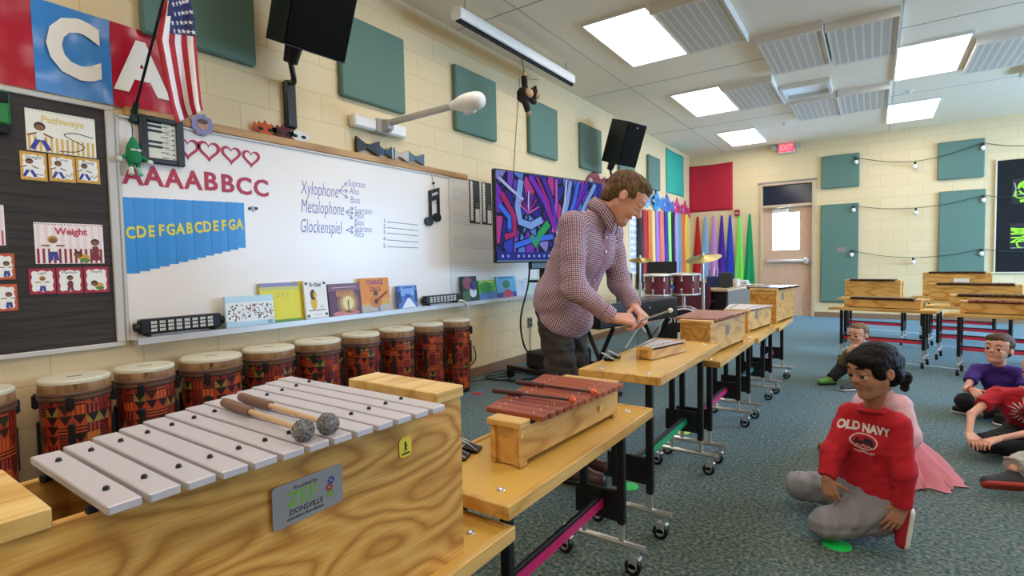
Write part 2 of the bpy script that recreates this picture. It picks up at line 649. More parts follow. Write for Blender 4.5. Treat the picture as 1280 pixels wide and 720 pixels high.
# ---------------------------------------------------------------- ceiling lights: 2 x 4 ft lay-in panels
M_lamp = mat('light_diffuser', '#ffffff', 0.5, emit='#fff6ea', estr=7.0)
M_lampframe = mat('light_frame_white', '#e9e7e2', 0.5)
lit = thing('ceiling_light', 'lit rectangular ceiling panel directly before the raised perforated baffle by the projection screen', 'ceiling light', (1.36, 5.27, H))
mb = MB()
w2, l2 = 0.305, 0.64
for sx in (-1, 1):
 mb.box((sx * (w2 + 0.008), 0, -0.012), (0.016, 2 * l2 + 0.032, 0.03))
 mb.box((0, sx * (l2 + 0.008), -0.012), (2 * w2, 0.016, 0.03))
mb.build('light_frame', M_lampframe, lit, smooth=False)
mb = MB()
mb.box((0, 0, -0.010), (2 * w2, 2 * l2, 0.012))
mb.build('diffuser', M_lamp, lit, smooth=False)
lab = {(1.36, 5.27): 'largest lit ceiling panel, at the top centre beside the projector screen case',
  (1.36, 7.92): 'lit ceiling panel second in the row above the screen, over the drum kit',
  (1.33, 10.6): 'small lit ceiling panel nearest the red wall hanging',
  (3.87, 7.83): 'large lit ceiling panel at the upper right between perforated baffles',
  (3.83, 10.45): 'small lit ceiling panel close above the back wall string lights'}
lit['label'] = lab[(1.36, 5.27)]
lit['group'] = 'ceiling light panels'
for (x, y), l in list(lab.items())[1:]:
 dup(lit, (x, y, H), label=l)
for x, y in ((1.36, 2.62), (1.36, -0.05), (3.87, 5.1), (3.87, 2.62), (3.87, -0.05), (6.4, 2.62), (6.4, 5.2), (6.4, 7.85), (6.4, 10.45), (6.4, -0.05), (3.87, -2.2), (1.36, -2.2)):
 dup(lit, (x, y, H), label='lit ceiling panel of the same grid beyond the picture edge')
# ---------------------------------------------------------------- perforated acoustic baffles under the ceiling
def perf():
 g = NG('perforated_baffle', 0.75)
 v = g.coords('Object')
 sp = g.n('SeparateXYZ')
 g.l(v, sp.inputs[0])
 # columns of short slots with plain ribs between
 fx = g.math('FRACT', g.math('MULTIPLY', sp.outputs['X'], 1 / 0.075))
 fy = g.math('FRACT', g.math('MULTIPLY', sp.outputs['Y'], 1 / 0.028))
 inx = g.math('GREATER_THAN', fx, 0.24)
 iny = g.math('GREATER_THAN', fy, 0.42)
 fz = g.math('LESS_THAN', sp.outputs['Z'], -0.055)
 ex = g.math('LESS_THAN', g.math('ABSOLUTE', sp.outputs['X']), 0.262)
 ey = g.math('LESS_THAN', g.math('ABSOLUTE', sp.outputs['Y']), 0.545)
 hole = g.math('MULTIPLY', g.math('MULTIPLY', inx, iny), g.math('MULTIPLY', fz, g.math('MULTIPLY', ex, ey)))
 g.color(g.mix(hole, '#e0d9ce', '#b3a797'))
 return g.m
M_perf = perf()
M_bafrim = mat('baffle_rim', '#e4ded5', 0.6)
def make_baffle(label, x, y, lx=0.6, ly=1.2):
 b = thing('acoustic_baffle', label, 'ceiling baffle', (x, y, H), 0, 'perforated ceiling baffles')
 mb = MB()
 mb.box((0, 0, -0.035), (lx - 0.02, ly - 0.02, 0.065), bev=0.006)
 mb.build('perforated_panel', M_perf, b)
 mb = MB()
 mb.box((0, -ly / 2 + 0.005, -0.045), (lx, 0.012, 0.09))
 mb.box((lx / 2 - 0.005, 0, -0.042), (0.012, ly, 0.084))
 mb.build('raised_lip', M_bafrim, b, smooth=False)
 return b
for x, y, l in ((2.0, 5.25, 'large perforated baffle beside the largest lit ceiling panel'),
    (2.0, 7.9, 'perforated baffle next to the second lit panel over the drums'),
    (2.64, 6.55, 'perforated baffle with a white strip just before the air vent'),
    (2.63, 9.15, 'perforated baffle just behind the ceiling air vent'),
    (3.25, 6.65, 'perforated baffle with a bright lip left of the large upper right light panel'),
    (3.22, 9.15, 'perforated baffle with a bright lip left of the small back light panel'),
    (4.53, 8.0, 'perforated baffle on the far side of the large upper right light panel'),
    (3.25, 4.0, 'perforated baffle cut off by the top edge of the picture'),
    (5.14, 8.6, 'perforated baffle at the right edge of the picture'),
    (2.64, 4.0, 'perforated baffle at the top edge above the vent row')):
 make_baffle(l, x, y)
# air vent
v = thing('ceiling_vent', 'white framed rectangular air vent in the ceiling among the perforated baffles', 'air vent', (2.6, 8.15, H))
mb = MB()
for sx in (-1, 1):
 mb.box((sx * 0.27, 0, -0.025), (0.035, 0.6, 0.06))
 mb.box((0, sx * 0.285, -0.025), (0.51, 0.035, 0.06))
mb.build('vent_frame', M_bafrim, v, smooth=False)
mb = MB()
mb.box((0, 0.03, -0.005), (0.49, 0.45, 0.012))
mb.build('vent_plate', mat('vent_plate', '#dfe2e0', 0.4), v, smooth=False)
mb = MB()
mb.box((0, -0.235, -0.012), (0.5, 0.07, 0.02))
mb.build('vent_slot', M_blackm, v, smooth=False)
# small ceiling items: sprinkler and seams
for x, y, l in ((3.75, 9.2, 'small pale sprinkler plate behind the large upper right light panel'), (2.1, 10.0, 'small pale sprinkler plate above the exit door side of the vent')):
 s_ = MB()
 s_.lathe([(0.05, 0), (0.05, -0.006), (0.02, -0.012), (0.012, -0.04), (0.02, -0.045)], (0, 0, 0), 16)
 o = s_.build('ceiling_sprinkler', M_bafrim)
 o.location = (x, y, H)
 tag(o, l, 'sprinkler', 'ceiling sprinklers')
mb = MB()
for y in (4.0, 6.66, 9.35):
 mb.box((W / 2, y, H - 0.001), (W, 0.012, 0.004))
for x in (0.72, 3.57, 5.6):
 mb.box((x, (D + F0) / 2, H - 0.001), (0.01, D - F0, 0.004))
struct(mb.build('trim_1', mat('ceiling_seam', '#b9b3a9', 0.8), smooth=False))
# ---------------------------------------------------------------- camera, lights, colour management
cam = bpy.data.cameras.new('camera')
cam.sensor_width = 36
cam.lens = FPX / 1280 * 36
cam.clip_start = 0.02
cam.clip_end = 200
co = bpy.data.objects.new('camera', cam)
COL.objects.link(co)
mw = Matrix.Identity(4)
for i in range(3):
 mw[i][0], mw[i][1], mw[i][2], mw[i][3] = CAM_RIGHT[i], -CAM_DOWN[i], -CAM_FWD[i], CAM[i]
co.matrix_world = mw
SC.camera = co
def area(name, loc, rot, sx, sy, power, col):
 l = bpy.data.lights.new(name, 'AREA')
 l.shape = 'RECTANGLE'
 l.size, l.size_y = sx, sy
 l.energy = power
 l.color = lin(col)[:3]
 o = bpy.data.objects.new(name, l)
 COL.objects.link(o)
 o.location = loc
 o.rotation_euler = rot
 return o
for i, (a, b) in enumerate(added_wins):
 area('added_window_light', (W - 0.02, (a + b) / 2, (wz0 + wz1) / 2), (0, R(62), 0), wz1 - wz0, b - a, 300 if i else 120, '#8fc8ff')  # blue light of the added, unseen windows, tilted down at the floor
area('daylight_door', ((lx0 + lx1) / 2, D + 0.12, (lz0 + lz1) / 2), (R(-90), 0, 0), lx1 - lx0, lz1 - lz0, 45, '#a8d4ff')
wd = bpy.data.worlds.new('world')
SC.world = wd
wd.use_nodes = True
bg = wd.node_tree.nodes['Background']
bg.inputs['Color'].default_value = lin('#e9f3ff')
bg.inputs['Strength'].default_value = 3.0
vs = SC.view_settings
vs.view_transform = 'Standard'
vs.look = 'None'
vs.gamma = 1.0
vs.exposure = 0.36
vs.use_curve_mapping = False
SC.cycles.use_denoising = True
SC.cycles.max_bounces = 8
SC.cycles.diffuse_bounces = 4
# ================================================================ left wall: boards, posters, letters
def Yz(px, py, X=0.0):
 q = on_x(px, py, X)
 return q.y, q.z
def crinkle():
 g = NG('black_crinkled_paper', 0.7)
 v = g.coords('Object', (1, 1.2, 9))
 n = g.n('TexNoise')
 n.inputs['Scale'].default_value = 3.0
 n.inputs['Detail'].default_value = 5
 g.l(v, n.inputs['Vector'])
 g.color(g.ramp(n.outputs['Fac'], [(0.3, '#2c2522'), (0.7, '#3a312d')]))
 g.bump(n.outputs['Fac'], 0.6, 0.02)
 return g.m
M_paper_blk = crinkle()
M_oak = wood('oak_rail', '#c99a5e', '#b98a50', '#a87a45', 'Y', 2.0, 0.5, 3.0)
M_wb = mat('whiteboard_enamel', '#f1e9e2', 0.28, noise=0.01, scale=3)
M_wbframe = mat('board_frame_grey', '#c9c4bf', 0.4)
# bulletin board
yR, zB, zT = 1.128, 0.757, 2.036
b = thing('bulletin_board', 'bulletin board covered in crinkled black paper with a pale frame', 'bulletin board', (0, -0.1, zB))
T = Matrix.Translation((0, 0.1, -zB))
yL = -1.3
mb = MB(T)
mb.box((0.012, (yL + yR) / 2, (zB + zT) / 2), (0.024, yR - yL - 0.04, zT - zB - 0.04))
mb.build('paper_covering', M_paper_blk, b, smooth=False)
mb = MB(T)
for z in (zB + 0.0125, zT - 0.0125):
 mb.box((0.018, (yL + yR) / 2, z), (0.036, yR - yL, 0.025), bev=0.004)
for y in (yL + 0.015, yR - 0.02):
 mb.box((0.018, y, (zB + zT) / 2), (0.036, 0.04, zT - zB - 0.05), bev=0.004)
mb.build('board_frame', M_wbframe, b)
# whiteboard, main panel and staff panel
wy0, wy1, wy2 = 1.130, 3.80, 5.4
b = thing('whiteboard', 'long white dry-erase board with an oak map rail and marker writing', 'whiteboard', (0, wy0, 0.77))
T = Matrix.Translation((0, -wy0, -0.77))
mb = MB(T)
mb.box((0.012, (wy0 + wy1) / 2, 1.39), (0.024, wy1 - wy0, 1.218))
mb.build('writing_surface', M_wb, b, smooth=False)
mb = MB(T)
mb.box((0.018, wy0 + 0.009, 1.39), (0.036, 0.018, 1.218), bev=0.004)
mb.box((0.018, (wy0 + wy1) / 2, 1.995), (0.036, wy1 - wy0, 0.012))
mb.build('board_frame', M_wbframe, b)
mb = MB()
mb.box((0.02, (wy0 + 0.05 + 4.08) / 2, 2.029), (0.04, 4.08 - wy0 - 0.05, 0.052), bev=0.004)
tag(mb.build('map_rail', M_oak, origin=(0, wy0, 2.0)), 'long oak map rail along the top of the whiteboard', 'rail')
mb = MB()
mb.prism([(0.0, 0.745), (0.104, 0.760), (0.104, 0.797), (0.096, 0.797), (0.096, 0.782), (0.0, 0.779)], wy0 + 0.03, wy2, 0, frame((0, 0, 0), (1, 0, 0), (0, 0, 1), (0, 1, 0)))
tag(mb.build('marker_tray', mat('tray_aluminium', '#cfcac6', 0.35, 0.5), origin=(0, wy0, 0.77)), 'long pale metal marker tray holding picture books below the whiteboard', 'tray')
M_ink = mat('blue_marker_ink', '#7a77b4', 0.6)
M_inkk = mat('grey_marker_ink', '#6a6570', 0.6)
mb = MB(T)
def write(txt, px, py, size, px1, m=0, bold=0.0):
 y, z = Yz(px, py)
 y1 = Yz(px1, py)[0]
 tmp = MB()
 tmp.text(txt, size, None, align='LEFT')
 sx = (y1 - y) / max(v.x for v in tmp.v)
 mb.text(txt, size, lw(y, z, 0.0245), m, 0.0004, 'LEFT', bold=bold, shear=0.18, sx=sx)
write('Xylophone', 373, 235, 0.14, 420, bold=-0.001)
write('Metalophone', 373, 258, 0.14, 427, bold=-0.001)
write('Glockenspiel', 372, 283, 0.14, 424, bold=-0.001)
for t, x, y in (('Soprano', 432, 229), ('Alto', 434, 239), ('Bass', 435, 250), ('Soprano', 440, 263), ('Alto', 440, 269), ('Bass', 440, 278), ('Soprano', 440, 286), ('Alto', 440, 293)):
 write(t, x, y, 0.075, x + (22 if t == 'Soprano' else 12), bold=-0.0006)
for (x0, y0), ends in (((421, 239), ((431, 229), (432, 239), (432, 248))), ((430, 265), ((439, 260), (439, 267), (438, 274))), ((430, 288), ((439, 284), (439, 291)))):
 a = Yz(x0, y0)
 for e in ends:
  c = Yz(*e)
  stroke(mb, [(0, 0), (c[0] - a[0], c[1] - a[1])], 0.006, 0.0006, 0, lw(a[0], a[1], 0.0245))
  d = Vector((c[0] - a[0], c[1] - a[1])).normalized()
  for s_ in (2.6, -2.6):
   q = Vector((d.x * math.cos(s_) - d.y * math.sin(s_), d.x * math.sin(s_) + d.y * math.cos(s_))) * 0.03
   stroke(mb, [(0, 0), (q.x, q.y)], 0.005, 0.0006, 0, lw(c[0], c[1], 0.0245))
for i, (x0, y0, x1, y1) in enumerate(((481, 277.5, 520, 281.5), (481, 284.5, 520, 288.5), (481, 291.5, 520, 295), (481, 300, 520, 303), (481, 308.5, 520, 310))):
 a, c = Yz(x0, y0), Yz(x1, y1)
 stroke(mb, [(0, 0), (c[0] - a[0], c[1] - a[1])], 0.005, 0.0006, 1, lw(a[0], a[1], 0.0245))
 mb.text(str(i + 1), 0.05, lw(*Yz(478, y0 - 1.0), 0.0245), 1, 0.0004)
mb.build('marker_writing', [M_ink, M_inkk], b, smooth=False)
# staff panel
b = thing('staff_board', 'white music staff board with ruled grey lines behind the television', 'staff board', (0, wy1, 0.77))
T = Matrix.Translation((0, -wy1, -0.77))
mb = MB(T)
mb.box((0.0125, (wy1 + wy2) / 2 + 0.002, 1.39), (0.025, wy2 - wy1 - 0.006, 1.218))
mb.build('writing_surface', mat('staff_enamel', '#dcdcdb', 0.35), b, smooth=False)
mb = MB(T)
for k in range(5):
 zc = 1.90 - k * 0.235
 for j in range(5):
  mb.box((0.0257, (wy1 + wy2) / 2 + 0.02, zc - j * 0.026), (0.0012, wy2 - wy1 - 0.08, 0.0035))
mb.build('staff_line_marking', mat('staff_line', '#a9adb3', 0.6), b, smooth=False)
mb = MB(T)
mb.box((0.016, wy2 - 0.012, 1.39), (0.034, 0.024, 1.218), bev=0.004)
mb.build('board_frame', M_wbframe, b)
# ---------------------------------------------------------------- alphabet banners above the bulletin board
M_red = mat('glossy_red_sheet', '#b3142f', 0.22, noise=0.05, scale=5, coat=0.3)
M_blue = mat('glossy_blue_sheet', '#3a86cf', 0.2, noise=0.06, scale=5, coat=0.3)
M_ivory = mat('ivory_letter', '#efe9df', 0.45)
bz0, bz1 = 2.05, on_x(137, 27).z
ya = [on_x(-62, 40).y, on_x(40.5, 60).y, on_x(138, 80).y, on_x(217.5, 110).y]
for i, (m, ch, l) in enumerate(((M_red, '', 'plain red banner sheet at the picture edge beside the blue C sheet'),
        (M_blue, 'C', 'blue banner sheet with a white letter C'),
        (M_red, 'A', 'red banner sheet with a white letter A behind the flag pole'))):
 y0, y1 = ya[i], ya[i + 1]
 b = thing('letter_banner', l, 'letter poster', (0.012, (y0 + y1) / 2, bz0), 0, 'letter banners above the bulletin board')
 T = frame((0, 0, 0), (0, 1, 0), (0, 0, 1), (1, 0, 0))
 mb = MB(T)
 n = 10
 vs, fs = [], []
 for a in range(n + 1):
  for c in range(n + 1):
   u, w = a / n, c / n
   vs.append(((u - 0.5) * (y1 - y0), w * (bz1 - bz0), 0.004 * math.sin(7 * u + 5 * w + i) + 0.003 * math.sin(11 * w - 4 * u)))
 for a in range(n):
  for c in range(n):
   q = a * (n + 1) + c
   fs.append((q, q + n + 1, q + n + 2, q + 1))
 mb.add(vs, fs)
 mb.build('sheet', m, b)
 if ch:
  mb = MB(T)
  mb.text(ch, 0.39 if ch == 'C' else 0.37, frame(((0.0 if ch == 'C' else -0.012), (bz1 - bz0) * (0.52 if ch == 'C' else 0.49), 0.007), (1, 0, 0), (0, 1, 0)), 0, 0.001, bold=0.018, sx=0.80 if ch == 'C' else 0.92)
  mb.build('printed_letter', M_ivory, b, smooth=False)
# ---------------------------------------------------------------- movement posters with simple drawn figures
def cc(h):
 return mat('print_' + h.strip('#'), h, 0.55)
def figure(mb, cx, cy, h, pose, mi):
 """small drawn dancer: mi = material indices (skin, hair, top, legs)"""
 sk, hr, tp, lg = mi
 r = h * 0.13
 if pose == 'crouch':
  mb.prism(disc(h * 0.26, 14, 1.1, 0.8, (cx + 0.04 * h, cy + h * 0.28)), 0.0012, 0.0018, tp)
  mb.prism(disc(h * 0.22, 12, 1.2, 0.6, (cx + 0.1 * h, cy + h * 0.1)), 0.0014, 0.002, lg)
  mb.prism(disc(h * 0.2, 12, 1, 1, (cx - 0.22 * h, cy + h * 0.45)), 0.0012, 0.002, hr)
  mb.prism(disc(h * 0.13, 12, 1, 1, (cx - 0.24 * h, cy + h * 0.39)), 0.0016, 0.0024, sk)
  return
 y0 = cy
 for sx in (-1, 1):
  spread = 0.24 if pose == 'stride' else 0.1
  stroke(mb, [(cx + sx * h * 0.05, y0 + h * 0.42), (cx + sx * h * spread, y0 + h * 0.03)], h * 0.14, 0.0016, lg)
  ay = 0.42 if pose == 'still' else (0.62 if pose == 'float' else 0.5)
  stroke(mb, [(cx + sx * h * 0.08, y0 + h * 0.62), (cx + sx * h * (0.15 if pose == 'still' else 0.36), y0 + h * ay)], h * 0.06, 0.0017, sk)
 mb.prism([(cx - h * 0.11, y0 + h * 0.38), (cx + h * 0.11, y0 + h * 0.38), (cx + h * 0.09, y0 + h * 0.68), (cx - h * 0.09, y0 + h * 0.68)], 0.001, 0.002, tp)
 mb.prism(disc(r * 1.25, 14, 1, 0.95, (cx, y0 + h * 0.86)), 0.0008, 0.0016, hr)
 mb.prism(disc(r * 0.95, 14, 1, 0.85, (cx, y0 + h * 0.82)), 0.0014, 0.0022, sk)
def poster(name, label, cat, corners, base, group=None, off=0.026):
 """corners: TL, TR, BL pixels on the board"""
 (yl, zt), (yr, _), (_, zb) = Yz(*corners[0]), Yz(*corners[1]), Yz(*corners[2])
 w, h = yr - yl, zt - zb
 b = thing(name, label, cat, (off, (yl + yr) / 2, zb), 0, group)
 T = frame((0, 0, 0), (0, 1, 0), (0, 0, 1), (1, 0, 0))
 mb = MB(T)
 mb.box((0, h / 2, 0.0005), (w, h, 0.001))
 mb.build('sheet', base, b, smooth=False)
 return b, T, w, h
def big_poster(label, corners, title, tcol, stripe, figs, dots, bg='#f4efe2', bgstripe=None):
 b, T, w, h = poster('movement_poster', label, 'poster', corners, cc(bg), 'movement posters on the black board')
 ms = [cc('#8a5a3a'), cc('#3a2418'), cc('#f1eee6'), cc('#3d3f96'), cc(stripe), cc(tcol), cc(dots), cc('#d9a03a'), cc('#5e8a3d'), cc('#c79a3c'), cc('#7a2c3c'), cc('#f3d9d9')]
 mb = MB(T)
 if bgstripe:
  for k in range(9):
   mb.box((-w / 2 + (k + 0.5) * w / 9, h * 0.68, 0.0011), (w / 22, h * 0.6, 0.0004), 11)
 for k in range(13):
  mb.box((-w * 0.46 + k * w * 0.076, h * 0.19, 0.0012), (w * 0.036, h * 0.36, 0.0005), 4)
 for k in range(22):
  mb.box((-w * 0.48 + k * w * 0.0457, h * 0.965, 0.0012), (w * 0.02, h * 0.02, 0.0005), 6)
 for (cx, cy, fh, pose, mi) in figs:
  figure(mb, cx * w, cy * h, fh * h, pose, mi)
 if title == 'Pathways':
  pts = catmull([(0.46 * w, 0.5 * h, 0), (0.2 * w, 0.56 * h, 0), (0.03 * w, 0.49 * h, 0), (0.15 * w, 0.38 * h, 0), (0.32 * w, 0.25 * h, 0), (0.2 * w, 0.1 * h, 0), (-0.05 * w, 0.06 * h, 0)], 6)
  stroke(mb, [(p.x, p.y) for p in pts], 0.004, 0.0018, 1)
 mb.build('printed_pattern', ms, b, smooth=False)
 if not title:
  return
 mb = MB(T)
 mb.text(title, h * 0.23, frame((0.02 * w, h * 0.79, 0.0014), (1, 0, 0), (0, 1, 0)), 0, 0.0005, bold=0.0016, sx=0.98 if title == 'Pathways' else 0.92)
 mb.build('printed_lettering', cc(tcol), b, smooth=False)
def card(label, corners, title, border, fig, squiggle=None):
 b, T, w, h = poster('movement_card', label, 'card', corners, cc(border), 'small movement cards on the black board')
 ms = [cc('#8a5a3a'), cc('#3a2418'), cc('#f1eee6'), cc('#3d3f96'), cc('#f6f3ee'), cc('#44403c'), cc('#d9a03a'), cc('#5e8a3d'), cc('#7a2c3c'), cc('#c79a3c')]
 mb = MB(T)
 out = []
 for k in range(40):
  a = 2 * PI * k / 40
  rr = 1 + 0.06 * math.cos(8 * a)
  x = max(-1, min(1, 1.25 * math.cos(a))) * 0.4 * rr
  y = max(-1, min(1, 1.25 * math.sin(a))) * 0.4 * rr
  out.append((x * w, h / 2 + y * h))
 mb.prism(out, 0.001, 0.0014, 4)
 figure(mb, fig[0] * w, fig[1] * h, fig[2] * h, fig[3], fig[4])
 if squiggle:
  stroke(mb, [(x * w, y * h) for x, y in squiggle], 0.003, 0.002, 5)
 mb.build('printed_pattern', ms, b, smooth=False)
 if not title:
  return
 mb = MB(T)
 mb.text(title, h * 0.15, frame((0, h * 0.82, 0.0014), (1, 0, 0), (0, 1, 0)), 0, 0.0005)
 mb.build('printed_lettering', cc('#55504a'), b, smooth=False)
DAN = (0, 1, 2, 3)
big_poster('cream Pathways poster with yellow stripes and a striding figure', ((28.3, 135.5), (115.5, 149), (31, 188)), 'Pathways', '#e3cf8a', '#e0b45a', [(-0.31, 0.02, 0.68, 'stride', DAN)], '#b9ae98')
for l, c, t, sq in (('yellow bordered Straight card, first below the Pathways poster', ((22, 189), (55.5, 193.5), (24, 224.5)), 'Straight', [(0.0, 0.22), (0.35, 0.2)]),
     ('yellow bordered Curvy card, middle of three below the Pathways poster', ((58, 193), (91, 197.5), (60, 226.5)), 'Curvy', [(0.1, 0.18), (0.18, 0.3), (0.25, 0.2), (0.35, 0.34)]),
     ('yellow bordered Zigzag card, third below the Pathways poster', ((92, 197), (121.5, 200), (94, 228.5)), 'Zigzag', [(0.05, 0.2), (0.15, 0.32), (0.22, 0.2), (0.36, 0.34)])):
 card(l, c, t, '#d9a443', (-0.16, 0.1, 0.66, 'stride', DAN), sq)
big_poster('pink striped Weight poster with three posing figures', ((39.5, 278), (125.5, 280.5), (43.5, 330)), 'Weight', '#c4485a', '#9c2136', [(-0.25, 0.06, 0.62, 'float', (0, 9, 2, 3)), (0.17, 0.04, 0.42, 'crouch', (0, 1, 7, 8)), (0.37, 0.06, 0.56, 'still', (0, 1, 10, 10))], '#6a3038', '#f6ebe8', True)
for l, c, t, f in (('red bordered Light card, first below the Weight poster', ((33, 336), (66.5, 334.5), (36, 368)), 'Light', (0, 0.08, 0.62, 'float', (0, 9, 2, 3))),
     ('red bordered Medium card, middle of three below the Weight poster', ((68, 335), (100.5, 333.5), (70.5, 367.5)), 'Medium', (0, 0.08, 0.62, 'still', (0, 1, 8, 8))),
     ('red bordered Heavy card, third below the Weight poster', ((102, 334), (132.5, 331.5), (104, 366)), 'Heavy', (0.05, 0.12, 0.55, 'crouch', (0, 1, 6, 7)))):
 card(l, c, t, '#a8253d', f)
for l, c, t in (('orange bordered movement card cut by the picture edge, upper of two', ((-20, 317), (15.5, 316), (-18, 350)), '', ), ('orange bordered movement card cut by the picture edge, lower of two', ((-18, 356), (19, 355.5), (-16, 390)), '')):
 card(l, c, t, '#c65a34', (0.2, 0.1, 0.6, 'float', (0, 1, 2, 3)))
big_poster('pink striped poster cut off by the left picture edge above the orange cards', ((-80, 252), (2, 252), (-78, 306)), '', '#c4485a', '#c05a68', [(-0.2, 0.06, 0.6, 'float', DAN)], '#6a3038', '#f6ebe8', True)
# green hanging clapper at the left edge
o_ = Yz(2, 137)
mb = MB()
mb.box((0.045, o_[0] - 0.01, o_[1]), (0.03, 0.06, 0.16), bev=0.012)
mb.box((0.062, o_[0] - 0.01, o_[1] + 0.045), (0.012, 0.045, 0.05), 1, bev=0.005)
mb.box((0.045, o_[0] - 0.01, o_[1] - 0.10), (0.028, 0.05, 0.05), 1, bev=0.01)
tag(mb.build('hanging_clapper', [mat('green_plastic', '#1f7a3c', 0.35), M_blackm], origin=(0.03, o_[0], o_[1])), 'green plastic clapper hanging on the black bulletin board at the picture edge', 'clapper')
# ---------------------------------------------------------------- letters, hearts and note strips on the whiteboard
M_mag = mat('raspberry_foam', '#b5203f', 0.5)
ords = ['first', 'second', 'third', 'fourth']
cnt = {}
for ch, px, py in (('A', 163.5, 220), ('A', 189.6, 222), ('A', 215, 225), ('A', 239, 227), ('B', 260.6, 228.5), ('B', 281.7, 231), ('C', 302.5, 234), ('C', 323.8, 236.5)):
 k = cnt.get(ch, 0)
 cnt[ch] = k + 1
 y, z = Yz(px, py)
 mb = MB(lw(y, z, 0.0245))
 mb.text(ch, 0.152, Matrix.Translation((0, 0, 0.002)), 0, 0.002, bold=0.0035, sx=0.98 if ch != 'A' else 0.92)
 tag(mb.build('magnet_letter', M_mag, origin=(0.0245, y, z), smooth=False), 'raspberry red foam letter %s, %s %s in the row under the hearts' % (ch, ords[k], ch), 'letter', 'red letters on the whiteboard')
def heart(s):
 pts = []
 for i in range(40):
  t = 2 * PI * i / 40
  pts.append((s * 0.0313 * 16 * math.sin(t) ** 3, s * 0.0313 * (13 * math.cos(t) - 5 * math.cos(2 * t) - 2 * math.cos(3 * t) - math.cos(4 * t))))
 return pts
for i, (px, py, s) in enumerate(((232, 185, 0.135), (258.5, 188.5, 0.135), (286.3, 193.5, 0.125), (311.3, 198, 0.12))):
 y, z = Yz(px, py)
 mb = MB(lw(y, z, 0.0245))
 O, I = heart(s), heart(s * 0.72)
 n = len(O)
 vs = [(p[0], p[1], h) for h in (0, 0.004) for p in O] + [(p[0], p[1] + 0.002, h) for h in (0, 0.004) for p in I]
 fs = []
 for k in range(n):
  j = (k + 1) % n
  fs += [(n + k, n + j, 3 * n + j, 3 * n + k), (k, j, n + j, n + k), (2 * n + j, 2 * n + k, 3 * n + k, 3 * n + j)]
 mb.add(vs, fs)
 tag(mb.build('magnet_heart', M_mag, origin=(0.0245, y, z)), 'raspberry heart outline magnet, %s' % ('half hidden behind the keyboard picture', 'just to the right of the keyboard picture', 'between two other hearts, third in the row', 'at the far end of the heart row')[i], 'heart magnet', 'heart magnets on the whiteboard')
M_strip = [mat('note_strip_blue', '#2d8fd8', 0.4), mat('note_strip_blue_b', '#2a88d2', 0.4)]
M_yel = mat('note_yellow', '#e6d84a', 0.5)
seq = 'CDEFGABCDEFGA'
where = 'first second third fourth fifth sixth seventh eighth ninth tenth eleventh twelfth last'.split()
ytop0, ytop1 = Yz(151, 246.5), Yz(300, 254)
ybot0, ybot1 = Yz(157, 342), Yz(303, 310)
for i, ch in enumerate(seq):
 t = i / 13
 y0 = ytop0[0] + (ytop1[0] - ytop0[0]) * t
 w = (ytop1[0] - ytop0[0]) / 13 + 0.012
 zt = ytop0[1] + (ytop1[1] - ytop0[1]) * (i / 12)
 zb = ybot0[1] + (ybot1[1] - ybot0[1]) * (i / 12)
 b = thing('note_strip', 'bright blue strip lettered %s, %s of the stepped row on the whiteboard' % (ch, where[i]), 'paper strip', (0.0245 + 0.0016 * (i % 2), y0 + w / 2, zb), 0, 'blue note strips')
 T = frame((0, 0, 0), (0, 1, 0), (0, 0, 1), (1, 0, 0))
 mb = MB(T)
 mb.box((0, (zt - zb) / 2, 0.0008), (w, zt - zb, 0.0012))
 mb.build('strip', M_strip[i % 2], b, smooth=False)
 zl = Yz(160, 292)[1] + (Yz(297, 281)[1] - Yz(160, 292)[1]) * (i / 12)
 mb = MB(T)
 mb.text(ch, 0.088, frame((-0.004, zl - zb, 0.0036), (1, 0, 0), (0, 1, 0)), 0, 0.0006, bold=0.003, sx=0.74)
 mb.build('printed_letter', M_yel, b, smooth=False)
for px, l in ((309.5, 'small round black magnet beside the blue strips, nearer the strips'), (317.5, 'small round black magnet beside the blue strips, farther from them')):
 y, z = Yz(px, 261)
 mb = MB(lw(y, z, 0.0245))
 mb.cyl((0, 0, 0), (0, 0, 0.008), 0.011, 0.009, 14)
 tag(mb.build('round_magnet', M_black, origin=(0.0245, y, z)), l, 'magnet', 'round magnets')
y, z = Yz(313.5, 262)
mb = MB(lw(y, z, 0.0245))
mb.text('S', 0.05, Matrix.Identity(4), 0, 0.001)
tag(mb.build('magnet_letter', M_black, origin=(0.0245, y, z), smooth=False), 'tiny black letter S between two round magnets', 'letter')
# keyboard picture in a black frame
(yl, zt), (yr, zt2), (_, zb) = Yz(173.4, 141.7, 0.05), Yz(229, 152.6, 0.05), Yz(177, 202, 0.05)
w, h = yr - yl, zt - zb
b = thing('keyboard_picture', 'black framed picture of piano keys with note names hanging over the whiteboard corner', 'picture', (0.03, (yl + yr) / 2, zb))
T = frame((0, 0, 0), (0, 1, 0), (0, 0, 1), (1, 0, 0))
mb = MB(T)
for s_ in (-1, 1):
 mb.box((s_ * (w / 2 - 0.02), h / 2, 0.0125), (0.04, h, 0.025), bev=0.005)
 mb.box((0, h / 2 + s_ * (h / 2 - 0.015), 0.0125), (w - 0.08, 0.03, 0.025), bev=0.005)
mb.build('picture_frame', M_black, b)
mb = MB(T)
mb.box((0, h / 2, 0.006), (w - 0.07, h - 0.05, 0.01))
mb.build('sheet', cc('#d9d8c4'), b, smooth=False)
mb = MB(T)
kx0 = -w / 2 + 0.04
for q in (0.86, 0.76, 0.65, 0.39, 0.28):
 mb.box((kx0 + w * 0.16, h * q * 0.9 + 0.03, 0.0118), (w * 0.32, h * 0.055, 0.001))
